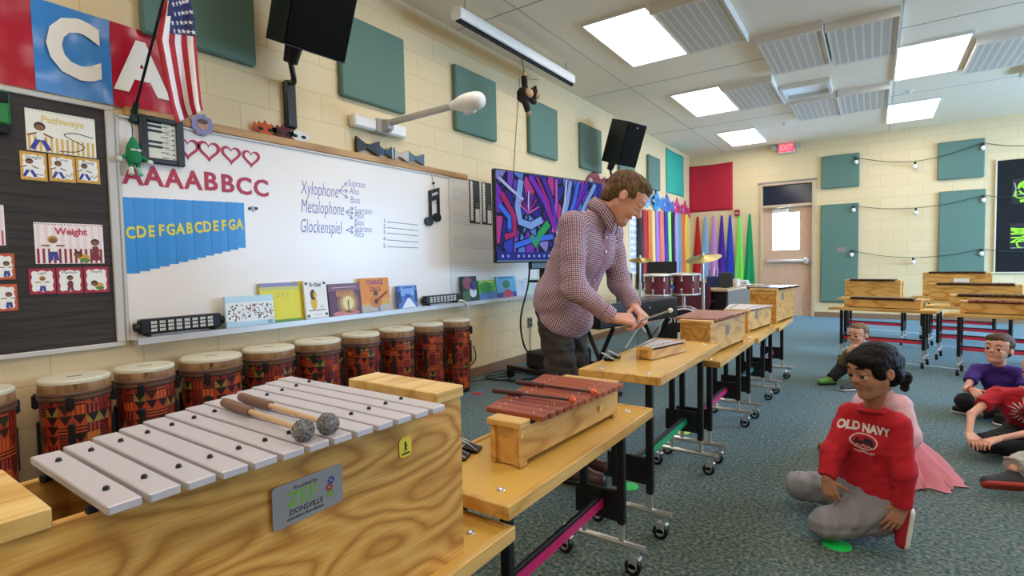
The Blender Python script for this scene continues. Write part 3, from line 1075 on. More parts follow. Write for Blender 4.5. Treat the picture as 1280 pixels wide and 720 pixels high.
for k in range(8):
 zz = h * (0.12 + 0.105 * k)
 mb.box((kx0 + w * 0.5, zz, 0.0116), (w * 0.22, h * 0.006, 0.0008))
 mb.box((w / 2 - 0.055, zz + 0.005, 0.0118), (w * 0.05, h * 0.02, 0.001))
mb.build('printed_pattern', M_black, b, smooth=False)
mb = MB(T)
for k, t in enumerate(('C', 'B', 'A', 'G', 'F', 'E', 'D')):
 mb.box((w * 0.06, h * (0.15 + 0.11 * k), 0.0118), (w * (0.16 + 0.02 * (k % 3)), h * 0.018, 0.0006))
mb.build('printed_lettering', cc('#55584e'), b, smooth=False)
# ---------------------------------------------------------------- flag on its wall pole, with a green crocheted doll hanging from the bracket
g = NG('flag_cloth_red', 0.7)
g.b.inputs['Base Color'].default_value = lin('#b01c2e')
M_fr, M_fw, M_fb = g.m, mat('flag_cloth_white', '#ece8e6', 0.7), mat('flag_cloth_blue', '#2a2c66', 0.7)
pb = on_x(167, 143, 0.03)
pt = on_x(207, -12, 0.42)
b = thing('american_flag', 'American flag draped from a slanted black pole above the keyboard picture', 'flag', tuple(pb))
Tm = Matrix.Translation(-pb)
mb = MB(Tm)
mb.cyl(pb, pt + (pt - pb) * 0.12, 0.007, 0.007, 10)
mb.ball(pt + (pt - pb) * 0.13, 0.018, 10)
mb.build('flag_pole', M_black, b)
mb = MB(Tm)
mb.box((0.022, pb.y, pb.z - 0.01), (0.044, 0.05, 0.08), bev=0.01)
mb.cyl(pb - (pt - pb) * 0.03, pb + (pt - pb) * 0.1, 0.014, 0.014, 12)
mb.build('pole_bracket', mat('bracket_green_black', '#16322c', 0.4), b)
NS, NT = 26, 30
P00, P10 = on_x(205, 4, 0.40), on_x(239, -4, 0.36)   # top: hoist corner end, other side
rowsT = [(0.0, (205, 2), (236, -6)), (0.12, (200, 25), (243, 22)), (0.3, (195, 48), (246, 60)), (0.55, (203, 85), (249, 100)), (0.8, (212, 128), (252, 130)), (1.0, (220, 154), (254, 138))]
def flag_pt(s, t):
 for k in range(len(rowsT) - 1):
  if t <= rowsT[k + 1][0] + 1e-9:
   break
 a, c = rowsT[k], rowsT[k + 1]
 q = (t - a[0]) / (c[0] - a[0])
 L = Vector((a[1][0] + (c[1][0] - a[1][0]) * q, a[1][1] + (c[1][1] - a[1][1]) * q))
 Rr = Vector((a[2][0] + (c[2][0] - a[2][0]) * q, a[2][1] + (c[2][1] - a[2][1]) * q))
 p = L + (Rr - L) * s
 X = 0.36 + 0.05 * math.sin(s * 7.5 + t * 1.5) * (0.35 + 0.65 * t) - 0.05 * abs(s - 0.38)
 return on_x(p.x, p.y, X)
mb = MB(Tm)
vs = [flag_pt(i / NS, j / NT) for i in range(NS + 1) for j in range(NT + 1)]
b0 = 0
mb.add(vs, [])
for i in range(NS):
 for j in range(NT):
  q = i * (NT + 1) + j
  mb.f.append([q, q + 1, q + NT + 2, q + NT + 1])
  canton = (i >= 8 and j / NT < 0.22) or (i >= 5 and j / NT < 0.08)
  mb.mi.append(2 if canton else (i // 4) % 2)
fl = mb.build('cloth', [M_fr, M_fw, M_fb], b, angle=80)
mod = fl.modifiers.new('thick', 'SOLIDIFY')
mod.thickness = 0.002
mb = MB(Tm)
star = [(math.cos(PI / 2 + k * PI / 5) * (1 if k % 2 == 0 else 0.4), math.sin(PI / 2 + k * PI / 5) * (1 if k % 2 == 0 else 0.4)) for k in range(10)]
for a in range(5):
 for c in range(4):
  s_, t_ = 0.36 + a * 0.13 + (0.06 if c % 2 else 0), 0.03 + c * 0.06
  if s_ > 0.97:
   continue
  p = flag_pt(s_, t_)
  nrm = (flag_pt(s_ + 0.02, t_) - p).cross(flag_pt(s_, t_ + 0.02) - p).normalized()
  if nrm.x < 0:
   nrm = -nrm
  u = (flag_pt(s_ + 0.02, t_) - p).normalized()
  mb.prism([(x * 0.014, y * 0.014) for x, y in star], 0.0015, 0.0025, 0, frame(p + nrm * 0.001, u, nrm.cross(u), nrm))
mb.build('star_print', M_fw, b, smooth=False)
dl = on_x(167, 193, 0.06)
b = thing('crochet_doll', 'small green crocheted doll with white mitts hanging below the flag bracket', 'doll', tuple(dl))
mg, mw_ = mat('green_yarn', '#1f8a57', 0.9, bump=0.8, scale=160), mat('white_yarn', '#e9e6df', 0.9, bump=0.8, scale=160)
mb = MB()
mb.lathe([(0.028, -0.05), (0.036, -0.03), (0.036, 0.0), (0.033, 0.03), (0.026, 0.055), (0.012, 0.085), (0.004, 0.095)], n=16)
for s_ in (-1, 1):
 mb.tube([(0.0, s_ * 0.03, -0.005), (0.005, s_ * 0.048, -0.02), (0.01, s_ * 0.065, -0.032)], 0.01)
 mb.tube([(0, s_ * 0.016, -0.045), (0.008, s_ * 0.018, -0.075)], 0.012)
mb.build('body', mg, b)
for s_ in (-1, 1):
 mb = MB()
 mb.ball((0.012, s_ * 0.072, -0.036), 0.016, 12)
 mb.build('mitt', mw_, b)
for s_ in (-1, 1):
 mb = MB()
 mb.tube([(0.008, s_ * 0.018, -0.072), (0.012, s_ * 0.02, -0.1)], 0.0125)
 mb.ball((0.02, s_ * 0.022, -0.107), (0.022, 0.014, 0.012), 12)
 mb.build('sock', mw_ if s_ < 0 else mat('mint_yarn', '#8fc4ab', 0.9), b)
mb = MB()
mb.ball((0.034, -0.012, 0.018), (0.006, 0.014, 0.007), 10)
mb.ball((0.034, 0.014, 0.018), (0.006, 0.014, 0.007), 10)
mb.build('eye_patch', mw_, b)
mb = MB()
mb.tube([(0, 0, 0.09), (-0.01, 0.004, 0.14), (-0.02, 0.0, 0.2)], 0.003)
mb.build('hanging_loop', M_black, b)
# ---------------------------------------------------------------- acoustic wall panels
M_green = mat('green_panel_fabric', '#5f7d70', 0.85, noise=0.05, scale=120, bump=0.25)
pan = [((178.5, -30), (321.5, -30), 43.5, 83.2, 'wide dark green acoustic panel behind the flag at the top edge'),
  ((428, 20), (508.2, 50.5), 119, 142.7, 'square green acoustic panel beside the large black loudspeaker'),
  ((571, 81), (622.2, 103.3), 161.5, 177.3, 'green acoustic panel behind the white projector arm'),
  ((663.5, 123), (698.2, 138.3), 192, 201, 'green acoustic panel beside the hanging plush monkey'),
  ((727.5, 153.5), (752.8, 164), 211.5, 217, 'green acoustic panel above the television'),
  ((775.5, 174), (794.5, 183), 224, 230, 'green acoustic panel mostly hidden behind the small loudspeaker'),
  ((811.5, 192.3), (825.8, 199), 235, 239, 'narrow green acoustic panel next to the teal fabric')]
for (a, c, bl, br, l) in pan:
 X = 0.052
 y0, y1 = on_x(a[0], bl, X).y, on_x(c[0], br, X).y
 z0 = on_x(c[0], br, X).z
 z1 = on_x(c[0], c[1], X).z if c[1] > 0 else z0 + 1.22
 mb = MB()
 mb.box((X / 2, (y0 + y1) / 2, (z0 + z1) / 2), (X, y1 - y0, z1 - z0), bev=0.012)
 tag(mb.build('acoustic_absorber', M_green, origin=(0, (y0 + y1) / 2, z0)), l, 'acoustic panel', 'green acoustic panels')
# back wall panels
for (tl, tr, bl, l) in (((1026.7, 196), (1074.7, 190.3), 236.5, 'small square green panel above the tall one beside the exit door'),
      ((1026, 256.5), (1073.5, 253), 377.3, 'tall green acoustic panel beside the exit door'),
      ((1172.5, 179), (1231.5, 172), 225.5, 'small square green panel high up near the black board'),
      ((1174, 239.5), (1232.5, 236), 352, 'tall green acoustic panel next to the black board')):
 Yp = D - 0.052
 p0, p1, p2 = on_y(*tl, Yp), on_y(*tr, Yp), on_y(tl[0], bl, Yp)
 mb = MB()
 z1 = (p0.z + p1.z) / 2
 z0 = p2.z if bl != 352 else z1 - 1.88
 mb.box(((p0.x + p1.x) / 2, D - 0.028, (z0 + z1) / 2), (p1.x - p0.x, 0.052, z1 - z0), bev=0.012)
 tag(mb.build('acoustic_absorber', M_green, origin=((p0.x + p1.x) / 2, D, z0)), l, 'acoustic panel', 'green acoustic panels')
def hanging_cloth(name, label, T, w, h, m, cat='fabric'):
 mb = MB(T)
 n = 14
 vs, fs = [], []
 for a in range(n + 1):
  for c in range(n + 1):
   u, v_ = a / n, c / n
   sag = 0.012 * math.sin(PI * u) * (1 if v_ > 0.95 else 0)
   vs.append(((u - 0.5) * w, (v_ - 1) * h - sag, 0.01 + 0.006 * math.sin(9 * u + 2 * v_) * (1.2 - v_)))
 for a in range(n):
  for c in range(n):
   q = a * (n + 1) + c
   fs.append((q, q + n + 1, q + n + 2, q + 1))
 mb.add(vs, fs)
 o = mb.build(name, m, origin=T.translation)
 md = o.modifiers.new('thick', 'SOLIDIFY')
 md.thickness = 0.003
 tag(o, label, cat)
 return o
(y0, z1), (y1, _), (_, z0) = Yz(832, 184.5), Yz(854, 195.5), Yz(832, 240)
hanging_cloth('fabric_hanging', 'teal fabric wall hanging near the room corner', lw((y0 + y1) / 2, z1), y1 - y0, z1 - z0, mat('teal_fabric', '#2aa38f', 0.85, noise=0.08, scale=60), 'wall hanging')
p0, p1, p2 = on_y(860.8, 208.7, D), on_y(916, 202, D), on_y(862, 266, D)
hanging_cloth('fabric_hanging', 'square red fabric wall hanging in the room corner', bw((p0.x + p1.x) / 2, p0.z), p1.x - p0.x, p0.z - p2.z, mat('red_fabric', '#b81c33', 0.85, noise=0.1, scale=20), 'wall hanging')
# ---------------------------------------------------------------- loudspeakers
def loudspeaker(label, center, face, down, w, h, dp, plate_px, plate_x=0.0, roll=0.0):
 fdir = Vector((math.cos(face) * math.cos(down), math.sin(face) * math.cos(down), -math.sin(down)))
 side = Vector((-math.sin(face), math.cos(face), 0))
 up = fdir.cross(side)
 b = thing('loudspeaker', label, 'loudspeaker', tuple(center), 0, 'black wall loudspeakers')
 T = frame((0, 0, 0), side, up, fdir)   # local x = to its own left along wall, y = up, z = forward
 mb = MB(T)
 pr = [(-w / 2, dp * 0.5), (w / 2, dp * 0.5), (w * 0.34, -dp * 0.5), (-w * 0.34, -dp * 0.5)]
 n = 4
 vs = [(p[0], s_ * h / 2, p[1]) for s_ in (-1, 1) for p in pr]
 mb.add(vs, [(0, 1, 2, 3), (7, 6, 5, 4), (0, 4, 5, 1), (1, 5, 6, 2), (2, 6, 7, 3), (3, 7, 4, 0)])
 mb.build('cabinet', M_black, b, smooth=False)
 mb = MB(T)
 mb.box((0, 0, dp / 2 + 0.006), (w * 0.97, h * 0.97, 0.012), bev=0.01)
 mb.build('grille', mat('speaker_grille', '#050506', 0.9, bump=0.3, scale=300, spec=0.15), b)
 mb = MB(T)
 mb.box((0, h * 0.4, dp / 2 + 0.013), (0.02, 0.012, 0.003))
 mb.build('badge', M_alu, b, smooth=False)
 # bracket from the underside of the cabinet to a plate on the wall
 pl = on_x(*plate_px, 0.035) - Vector(center)
 mb = MB()
 a = T @ Vector((0, -h / 2 + 0.01, -dp * 0.25))
 a2 = T @ Vector((0, -h / 2 - 0.10, -dp * 0.28))
 mb.cyl(a, a2, 0.055, 0.045, 12)
 mb.tube(catmull([a2 + Vector((0, 0, 0.02)), (a2 + pl) / 2 + Vector((0.04, 0, -0.02)), pl + Vector((0.0, 0, 0.09)), pl + Vector((0, 0, 0.0))], 6), 0.018, 10)
 mb.build('bracket_arm', M_black, b)
 mb = MB()
 mb.box(tuple(pl + Vector((-0.01, 0, -0.06))), (0.05, 0.085, 0.33), bev=0.015)
 mb.build('bracket_plate', M_black, b)
 return b
c1 = on_x(387, -3, 0.46)
loudspeaker('large black loudspeaker tilted down at the top edge above the whiteboard', c1, R(-4), R(24), 0.42, 0.62, 0.36, (363, 120))
c2 = on_x(778, 179, 0.47)
loudspeaker('smaller looking black loudspeaker tilted down beyond the television', c2, R(-14), R(20), 0.42, 0.58, 0.34, (761, 232))
# ---------------------------------------------------------------- short throw wall arm
pA, pB = on_x(440, 150, 0.05), on_x(506, 166, 0.05)
pm = on_x(477, 159, 0.05)
zc = (pA.z + pB.z) / 2
b = thing('wall_arm_projector', 'white wall bar with a long arm and rounded projector head', 'projector arm', (0, pm.y, zc))
mb = MB()
mb.box((0.04, pA.y + 0.0 - pm.y + (pm.y - 0.07 - pA.y) / 2, 0), (0.08, pm.y - 0.07 - pA.y, 0.10), bev=0.015)
mb.build('wall_bar', M_white, b)
mb = MB()
mb.box((0.04, 0.07 + (pB.y - pm.y - 0.07) / 2, 0), (0.08, pB.y - pm.y - 0.07, 0.10), bev=0.015)
mb.build('wall_bar', M_white, b)
mb = MB()
mb.box((0.045, 0, 0.0), (0.09, 0.15, 0.115), bev=0.01)
mb.prism([(0.08, -0.05), (0.16, -0.03), (0.16, 0.04), (0.08, 0.05)], -0.03, 0.03, 0, frame((0, 0, 0), (1, 0, 0), (0, 0, 1)))
mb.build('hinge_block', mat('cool_grey_plastic', '#b7b4b2', 0.4), b)
tip = on_y(571, 131, pm.y + 0.02) - Vector((0, pm.y, zc))
mb = MB()
mb.tube([(0.1, 0.005, 0.02), tuple(tip)], 0.026, 12)
mb.build('arm', mat('arm_grey', '#bdb9b3', 0.35, 0.3), b)
mb = MB()
dirx = (tip - Vector((0.1, 0.005, 0.02))).normalized()
q = [tip - dirx * 0.05, tip + dirx * 0.02, tip + dirx * 0.1 + Vector((0, 0, -0.005)), tip + dirx * 0.19 + Vector((0, 0, -0.01)), tip + dirx * 0.24 + Vector((0, 0, -0.015))]
mb.tube(catmull(q, 4), [0.03, 0.033, 0.036, 0.042, 0.05, 0.056, 0.06, 0.063, 0.066, 0.067, 0.067, 0.066, 0.064, 0.06, 0.054, 0.044, 0.03], 16)
mb.box(tuple(tip + dirx * 0.12 + Vector((0, 0, -0.06))), (0.12, 0.06, 0.06), bev=0.02)
mb.build('projector_head', M_white, b)
# ---------------------------------------------------------------- projection screen case hung below the ceiling
sa, sb = on_x(570, 19, 0.47), on_x(714, 98, 0.47)
zs = (sa.z + sb.z) / 2
b = thing('screen_case', 'long white projection screen case hanging below the ceiling along the wall', 'projection screen', (0.47, (sa.y + sb.y) / 2, zs))
L2 = (sb.y - sa.y) / 2
mb = MB()
prof = rrect(0.105, 0.11, 0.03, 4)
mb.prism(prof, -L2, L2, 0, frame((0, 0, 0), (1, 0, 0), (0, 0, 1), (0, -1, 0)))
mb.build('case', M_white, b)
mb = MB()
mb.box((0.012, 0, -0.057), (0.05, 2 * L2 - 0.02, 0.012))
mb.cyl((0.012, -L2 + 0.01, -0.066), (0.012, L2 - 0.01, -0.066), 0.014, None, 10)
mb.build('screen_slot', M_blackm, b)
for s_ in (-1, 1):
 mb = MB()
 mb.cyl((0, s_ * (L2 - 0.12), 0.05), (0, s_ * (L2 - 0.12), H - zs), 0.008, None, 8)
 mb.build('hanger', M_alu, b)
# plush monkey hanging from the case by one arm
mk = on_x(657, 118, 0.5)
b = thing('plush_monkey', 'brown plush monkey hanging by one arm from a cord', 'plush toy', tuple(mk))
mbr, mtan = mat('brown_plush', '#2a1c17', 0.95, bump=0.8, scale=150), mat('tan_plush', '#c79f78', 0.95, bump=0.6, scale=150)
# offsets given along wall (y) and up (z)
mb = MB()
mb.tube(catmull([(0, -0.02, 0.17), (0.0, -0.015, 0.09), (0, 0.0, 0.03), (0.01, -0.01, -0.01)], 6), [0.03] * 10 + [0.04] * 9, 12)
mb.ball((0.0, -0.025, -0.005), (0.07, 0.085, 0.07), 16)
mb.tube(catmull([(0.0, -0.07, -0.02), (0.01, -0.03, -0.09), (0.01, 0.02, -0.16)], 6), 0.03, 12)
mb.tube(catmull([(0.03, 0.02, -0.02), (0.04, 0.07, -0.06), (0.03, 0.12, -0.05)], 6), 0.026, 12)
mb.tube(catmull([(0.0, -0.07, 0.0), (-0.02, -0.085, -0.05), (0.0, -0.05, -0.08)], 6), 0.024, 12)
mb.build('body', mbr, b)
mb = MB()
mb.ball((0.03, 0.085, 0.02), (0.062, 0.062, 0.06), 16)
for s_ in (-1, 1):
 mb.ball((0.02 + s_ * 0.045, 0.075, 0.07), (0.022, 0.014, 0.022), 10)
mb.build('head', mbr, b)
mb = MB()
mb.ball((0.06, 0.105, 0.008), (0.045, 0.045, 0.042), 14)
mb.build('muzzle', mtan, b)
mb = MB()
mb.ball((0.055, -0.02, 0.0), (0.035, 0.06, 0.045), 14)
mb.build('belly', mtan, b)
for q, s_ in (((0.0, -0.02, 0.185), 0.026), ((0.012, 0.03, -0.175), 0.026), ((0.035, 0.135, -0.05), 0.025)):
 mb = MB()
 mb.ball(q, s_, 10)
 mb.build('paw', mtan, b)
mb = MB()
mb.box((0.05, 0.0, 0.01), (0.05, 0.02, 0.05), bev=0.006)
mb.build('scarf_patch', mat('red_felt', '#9b2233', 0.9), b)
mb = MB()
mb.tube([(0, -0.02, 0.19), (-0.005, -0.02, 0.24), (-0.03, -0.02, zs - mk.z - 0.06)], 0.004, 6)
mb.build('cord', M_black, b)
# thin cable running down the wall from the case
mb = MB()
q0 = on_x(651, 118, 0.02)
q1 = on_x(641, 218, 0.02)
mb.tube([(0.3, q0.y - 0.05, zs - 0.08), (0.012, q0.y, q0.z + 0.18), (0.008, (q0.y + q1.y) / 2, (q0.z + q1.z) / 2), (0.008, q1.y, q1.z - 0.25)], 0.004, 6)
tag(mb.build('wall_cable', mat('beige_cable', '#9b8a66', 0.6), origin=(0.01, q0.y, q0.z)), 'thin beige cable running down the wall behind the plush monkey', 'cable')
# ---------------------------------------------------------------- ornaments on the map rail
def bow(label, px, py, m, s=1.25):
 y, z = on_x(px, py, 0.03)[1:]
 z = 2.054 + 0.045 * s
 b = thing('bow_tie', label, 'bow tie', (0.028, y, 2.054), 0, 'bow ties on the map rail')
 T = frame((0, 0, 0.042 * s), (0, 1, 0), (0, 0, 1), (1, 0, 0))
 for sx in (-1, 1):
  mb = MB(T)
  mb.hull8([(sx * 0.008, -0.012 * s, -0.006), (sx * 0.075 * s, -0.042 * s, -0.012), (sx * 0.075 * s, -0.042 * s, 0.012), (sx * 0.008, -0.012 * s, 0.006)],
     [(sx * 0.008, 0.012 * s, -0.006), (sx * 0.078 * s, 0.042 * s, -0.012), (sx * 0.078 * s, 0.042 * s, 0.012), (sx * 0.008, 0.012 * s, 0.006)])
  mb.build('loop', m, b)
 mb = MB(T)
 mb.box((0, 0, 0), (0.024 * s, 0.032 * s, 0.022), bev=0.006)
 mb.build('knot', m, b)
def checker(name, a, c, sc):
 g = NG(name, 0.8)
 ch = g.n('TexChecker')
 ch.inputs['Scale'].default_value = sc
 ch.inputs['Color1'].default_value = lin(a)
 ch.inputs['Color2'].default_value = lin(c)
 g.l(g.coords('Object'), ch.inputs['Vector'])
 g.color(ch.outputs['Color'])
 return g.m
bow('large black bow tie, first on the map rail', 460, 190, mat('black_satin', '#121114', 0.5), 1.5)
bow('blue patterned bow tie, second on the map rail', 482, 197, checker('blue_check_cloth', '#4a6480', '#2e4258', 90))
bow('white patterned bow tie, third on the map rail', 500, 200, checker('white_check_cloth', '#d6d0c6', '#a8a094', 80))
bow('blue grey bow tie, last on the map rail', 520, 203, checker('grey_check_cloth', '#6a8494', '#48606e', 100))
y = on_x(253, 165, 0.04).y
b = thing('round_badge', 'round lilac badge with a face drawing leaning on the map rail', 'badge', (0.042, y, 2.0))
mb = MB(frame((0, 0, 0.03), (0, 1, 0), (0, 0, 1), (1, 0, 0)))
pts = [(0.062 * (1 + 0.08 * math.cos(9 * a)) * math.cos(a), 0.062 * (1 + 0.08 * math.cos(9 * a)) * math.sin(a)) for a in [2 * PI * k / 54 for k in range(54)]]
mb.prism(pts, 0, 0.006)
mb.build('rosette', cc('#8c86b0'), b)
mb = MB(frame((0, 0, 0.03), (0, 1, 0), (0, 0, 1), (1, 0, 0)))
mb.prism(disc(0.03, 18), 0.006, 0.009, 0)
mb.prism(disc(0.03, 18, 1, 0.5, (0, 0.018)), 0.008, 0.010, 1)
mb.build('printed_pattern', [cc('#c58a72'), cc('#5a3a34')], b)
def mask(label, px, m, kind):
 y = on_x(px, 180, 0.03).y
 b = thing('party_mask', label, 'mask', (0.03, y, 2.054), 0, 'masks on the map rail')
 mb = MB(frame((0, 0, 0.03), (0, 1, 0), (0, 0, 1), (1, 0, 0)))
 out = []
 n = 36
 for k in range(n):
  a = 2 * PI * k / n
  out.append((0.085 * math.cos(a), (0.034 + 0.008 * math.cos(4 * a)) * math.sin(a) + 0.006 * abs(math.cos(a))))
 if kind:
  out = [(x, yq + (0.02 if k % 3 == 0 and yq > 0.01 else 0)) for k, (x, yq) in enumerate(out)]
 mb.prism(out, 0, 0.006)
 mb.build('face_shell', m, b)
 mb = MB(frame((0, 0, 0.03), (0, 1, 0), (0, 0, 1), (1, 0, 0)))
 for sx in (-1, 1):
  mb.prism(disc(0.02, 12, 1, 0.6, (sx * 0.034, 0)), 0.006, 0.0075)
 mb.build('eye_hole', M_blackm, b)
mask('orange party mask, first on the map rail', 332, mat('orange_felt', '#c7542a', 0.8), 1)
mask('maroon party mask, second on the map rail', 354, mat('maroon_felt', '#5c2426', 0.8), 1)
mask('white oval party mask, third on the map rail', 374, mat('white_felt', '#dcd8d2', 0.6), 0)
# eighth-note ornament
o_ = Yz(541, 256, 0.035)
b = thing('music_note_ornament', 'black double eighth note ornament hanging on the whiteboard', 'ornament', (0.026, o_[0], o_[1]))
T = frame((0, 0, 0), (0, 1, 0), (0, 0, 1), (1, 0, 0))
mb = MB(T)
mb.prism([(-0.045, -0.15), (-0.02, -0.15), (-0.02, 0.03), (0.062, 0.06), (0.062, -0.11), (0.087, -0.11), (0.087, 0.165), (-0.045, 0.125)], 0, 0.018)
mb.prism(disc(0.045, 20, 1.15, 0.9, (-0.058, -0.155)), 0, 0.019)
mb.prism(disc(0.045, 20, 1.15, 0.9, (0.05, -0.112)), 0, 0.019)
mb.build('note_shape', M_black, b)
mb = MB(T)
mb.prism([(-0.015, 0.075), (0.06, 0.1), (0.06, 0.125), (-0.015, 0.102)], 0.018, 0.0185)
mb.build('printed_lettering', cc('#bdbdbd'), b, smooth=False)
mb = MB(T)
mb.tube([(0.03, 0.14, 0.006), (0.02, 0.2, 0.006), (0.0, 0.27, 0.004)], 0.002, 6)
mb.ball((0.02, 0.2, 0.008), 0.012, 10)
mb.build('hanging_loop', M_black, b)
# piano key cards
for i, (tl, tr, bl, l) in enumerate((((582.8, 223.5), (597, 226.5), (584, 280), 'black and white piano key card, first beside the whiteboard rail end'),
          ((598.5, 226.5), (611.8, 229.5), (599.5, 281.5), 'black and white piano key card in the middle, next to the television'),
          ((613.6, 229.5), (629, 233), (614.6, 283), 'black and white piano key card half hidden by the television'))):
 b, T, w, h = poster('key_card', l, 'card', (tl, tr, bl), cc('#e8e8e6'), 'piano key cards')
 mb = MB(T)
 mb.box((0, h / 2, 0.0015), (w * 0.94, h * 0.97, 0.001), 0)
 mb.box((-w * 0.27, h * 0.52, 0.0022), (w * 0.17, h * 0.88, 0.001), 1)
 mb.box((w * 0.24, h * 0.2, 0.0022), (w * 0.36, h * 0.3, 0.001), 1)
 for k in range(14):
  mb.prism(disc(w * 0.05, 8, 1, 1, (-w * 0.17, h * (0.1 + 0.062 * k))), 0.0022, 0.003, 1)
 mb.build('printed_pattern', [M_black, cc('#e4e4e2')], b, smooth=False)
 mb = MB(T)
 mb.text('CD'[i] if i < 2 else '.', h * 0.13, frame((w * 0.24, h * 0.43, 0.0022), (1, 0, 0), (0, 1, 0)), 0, 0.0005)
 mb.build('printed_lettering', cc('#7db08e'), b, smooth=False)
# ---------------------------------------------------------------- things on the marker tray: light bars and picture books
ZT = 0.798
def lightbar(label, px0, px1, py, h):
 y0, y1 = on_x(px0, py, 0.07).y, on_x(px1, py, 0.07).y
 yc, w = (y0 + y1) / 2, y1 - y0
 b = thing('light_bar', label, 'light bar', (0.06, yc, ZT), 0, 'black light bars on the marker tray')
 mb = MB()
 mb.box((0, 0, h / 2 + 0.012), (0.05, w, h), bev=0.008)
 mb.build('housing', M_black, b)
 mb = MB()
 for k in range(8):
  yy = -w / 2 + 0.045 + (w - 0.09) * (k + 0.5) / 8
  cw = (w - 0.09) / 8 * 0.72
  for j in range(3):
   for i2 in range(3):
    mb.box((0.0265, yy + (i2 - 1) * cw / 3, h / 2 + 0.012 + (j - 1) * h * 0.25), (0.002, cw / 3 * 0.75, h * 0.18))
 mb.build('lens_dot', cc('#d8d6d2'), b, smooth=False)
 for s_ in (-1, 1):
  mb = MB()
  mb.cyl((0, s_ * w / 2, h / 2 + 0.012), (0, s_ * (w / 2 + 0.02), h / 2 + 0.012), h * 0.28, None, 14)
  mb.build('end_knob', M_black, b)
  mb = MB()
  mb.box((0, s_ * (w / 2 - 0.04), 0.006), (0.07, 0.02, 0.012), bev=0.003)
  mb.build('foot', M_black, b)
lightbar('black light bar with eight white lens cells beside the light blue book', 174, 276, 411, 0.085)
lightbar('black light bar with white lens cells at the far end near the tall drums', 531, 573, 377, 0.075)
def book(label, px0, px1, pyb, pyt, cover, art=None, thick=0.018, xo=0.085, lean=0.10, name='picture_book', spine=None):
 """stands on the tray leaning back on the board; px0..px1 along the wall, pyt the top edge"""
 y0, y1 = on_x(px0, pyb, xo).y, on_x(px1, pyb, xo).y
 w = y1 - y0
 zt = on_x((px0 + px1) / 2, pyt, xo - 0.03).z
 h = zt - ZT
 b = thing(name, label, 'book', (xo, (y0 + y1) / 2, ZT), 0, 'picture books on the marker tray')
 up = Vector((-math.sin(lean), 0, math.cos(lean)))
 T = frame((0, 0, 0), (0, 1, 0), up, None)
 mb = MB(T)
 mb.box((0, h / 2, -0.0015), (w, h, 0.003), bev=0.001)
 mb.box((-w / 2 + 0.0015, h / 2, -thick / 2), (0.003, h, thick))
 mb.box((0, h / 2, -thick + 0.0015), (w, h, 0.003), bev=0.001)
 mb.build('cover', spine if spine else cover, b)
 mb = MB(T)
 mb.box((0.0015, h / 2, -thick / 2), (w - 0.008, h - 0.008, thick - 0.0062))
 mb.build('page_block', cc('#eee9dd'), b, smooth=False)
 mb = MB(T)
 mb.box((0, h / 2, 0.0006), (w * 0.995, h * 0.995, 0.001))
 ms = [cover]
 if art:
  art(mb, w, h, ms)
 mb.build('cover_print', ms, b, smooth=False)
 return b
def A(ms, c):
 m = cc(c)
 if m not in ms:
  ms.append(m)
 return ms.index(m)
def txt(mb, t, size, x, y, m, sx=0.85, bold=0.002, shear=0):
 mb.text(t, size, frame((x, y, 0.0016), (1, 0, 0), (0, 1, 0)), m, 0.0004, bold=bold, sx=sx, shear=shear)
def art_white(mb, w, h, ms):
 a, c = A(ms, '#a9cfe6'), A(ms, '#e6ecf0')
 mb.box((0, h * 0.48, 0.0013), (w, h * 0.62, 0.0008), c)
 mb.prism([(-w / 2, 0.002), (w / 2, 0.002), (w / 2, h * 0.16), (0, h * 0.1), (-w / 2, h * 0.22)], 0.0015, 0.0019, a)
 rnd = random.Random(3)
 cs = [A(ms, q) for q in ('#5a5f63', '#8a6f60', '#3f4a55', '#9b5a50')]
 for k in range(150):
  x, y = rnd.uniform(-0.47, 0.47) * w, rnd.uniform(0.22, 0.72) * h
  r = rnd.uniform(0.003, 0.006)
  mb.prism(disc(r, 6, 1, rnd.uniform(0.6, 1.8), (x, y)), 0.0016, 0.002, rnd.choice(cs))
 k = A(ms, '#555555')
 for i in range(5):
  mb.box((w * 0.36 + i * 0.006, h * 0.09, 0.002), (0.003, 0.022, 0.0006), k)
def art_love(mb, w, h, ms):
 mb.box((0, h * 0.95, 0.0013), (w, h * 0.1, 0.0008), A(ms, '#8a88b8'))
 mb.box((0, h * 0.86, 0.0012), (w, h * 0.1, 0.0008), A(ms, '#c8c57a'))
 mb.box((0, h * 0.03, 0.0013), (w, h * 0.06, 0.0008), A(ms, '#5b9a3c'))
 txt(mb, 'L O V E', h * 0.17, 0, h * 0.68, A(ms, '#b9a86a'), 0.9, 0)
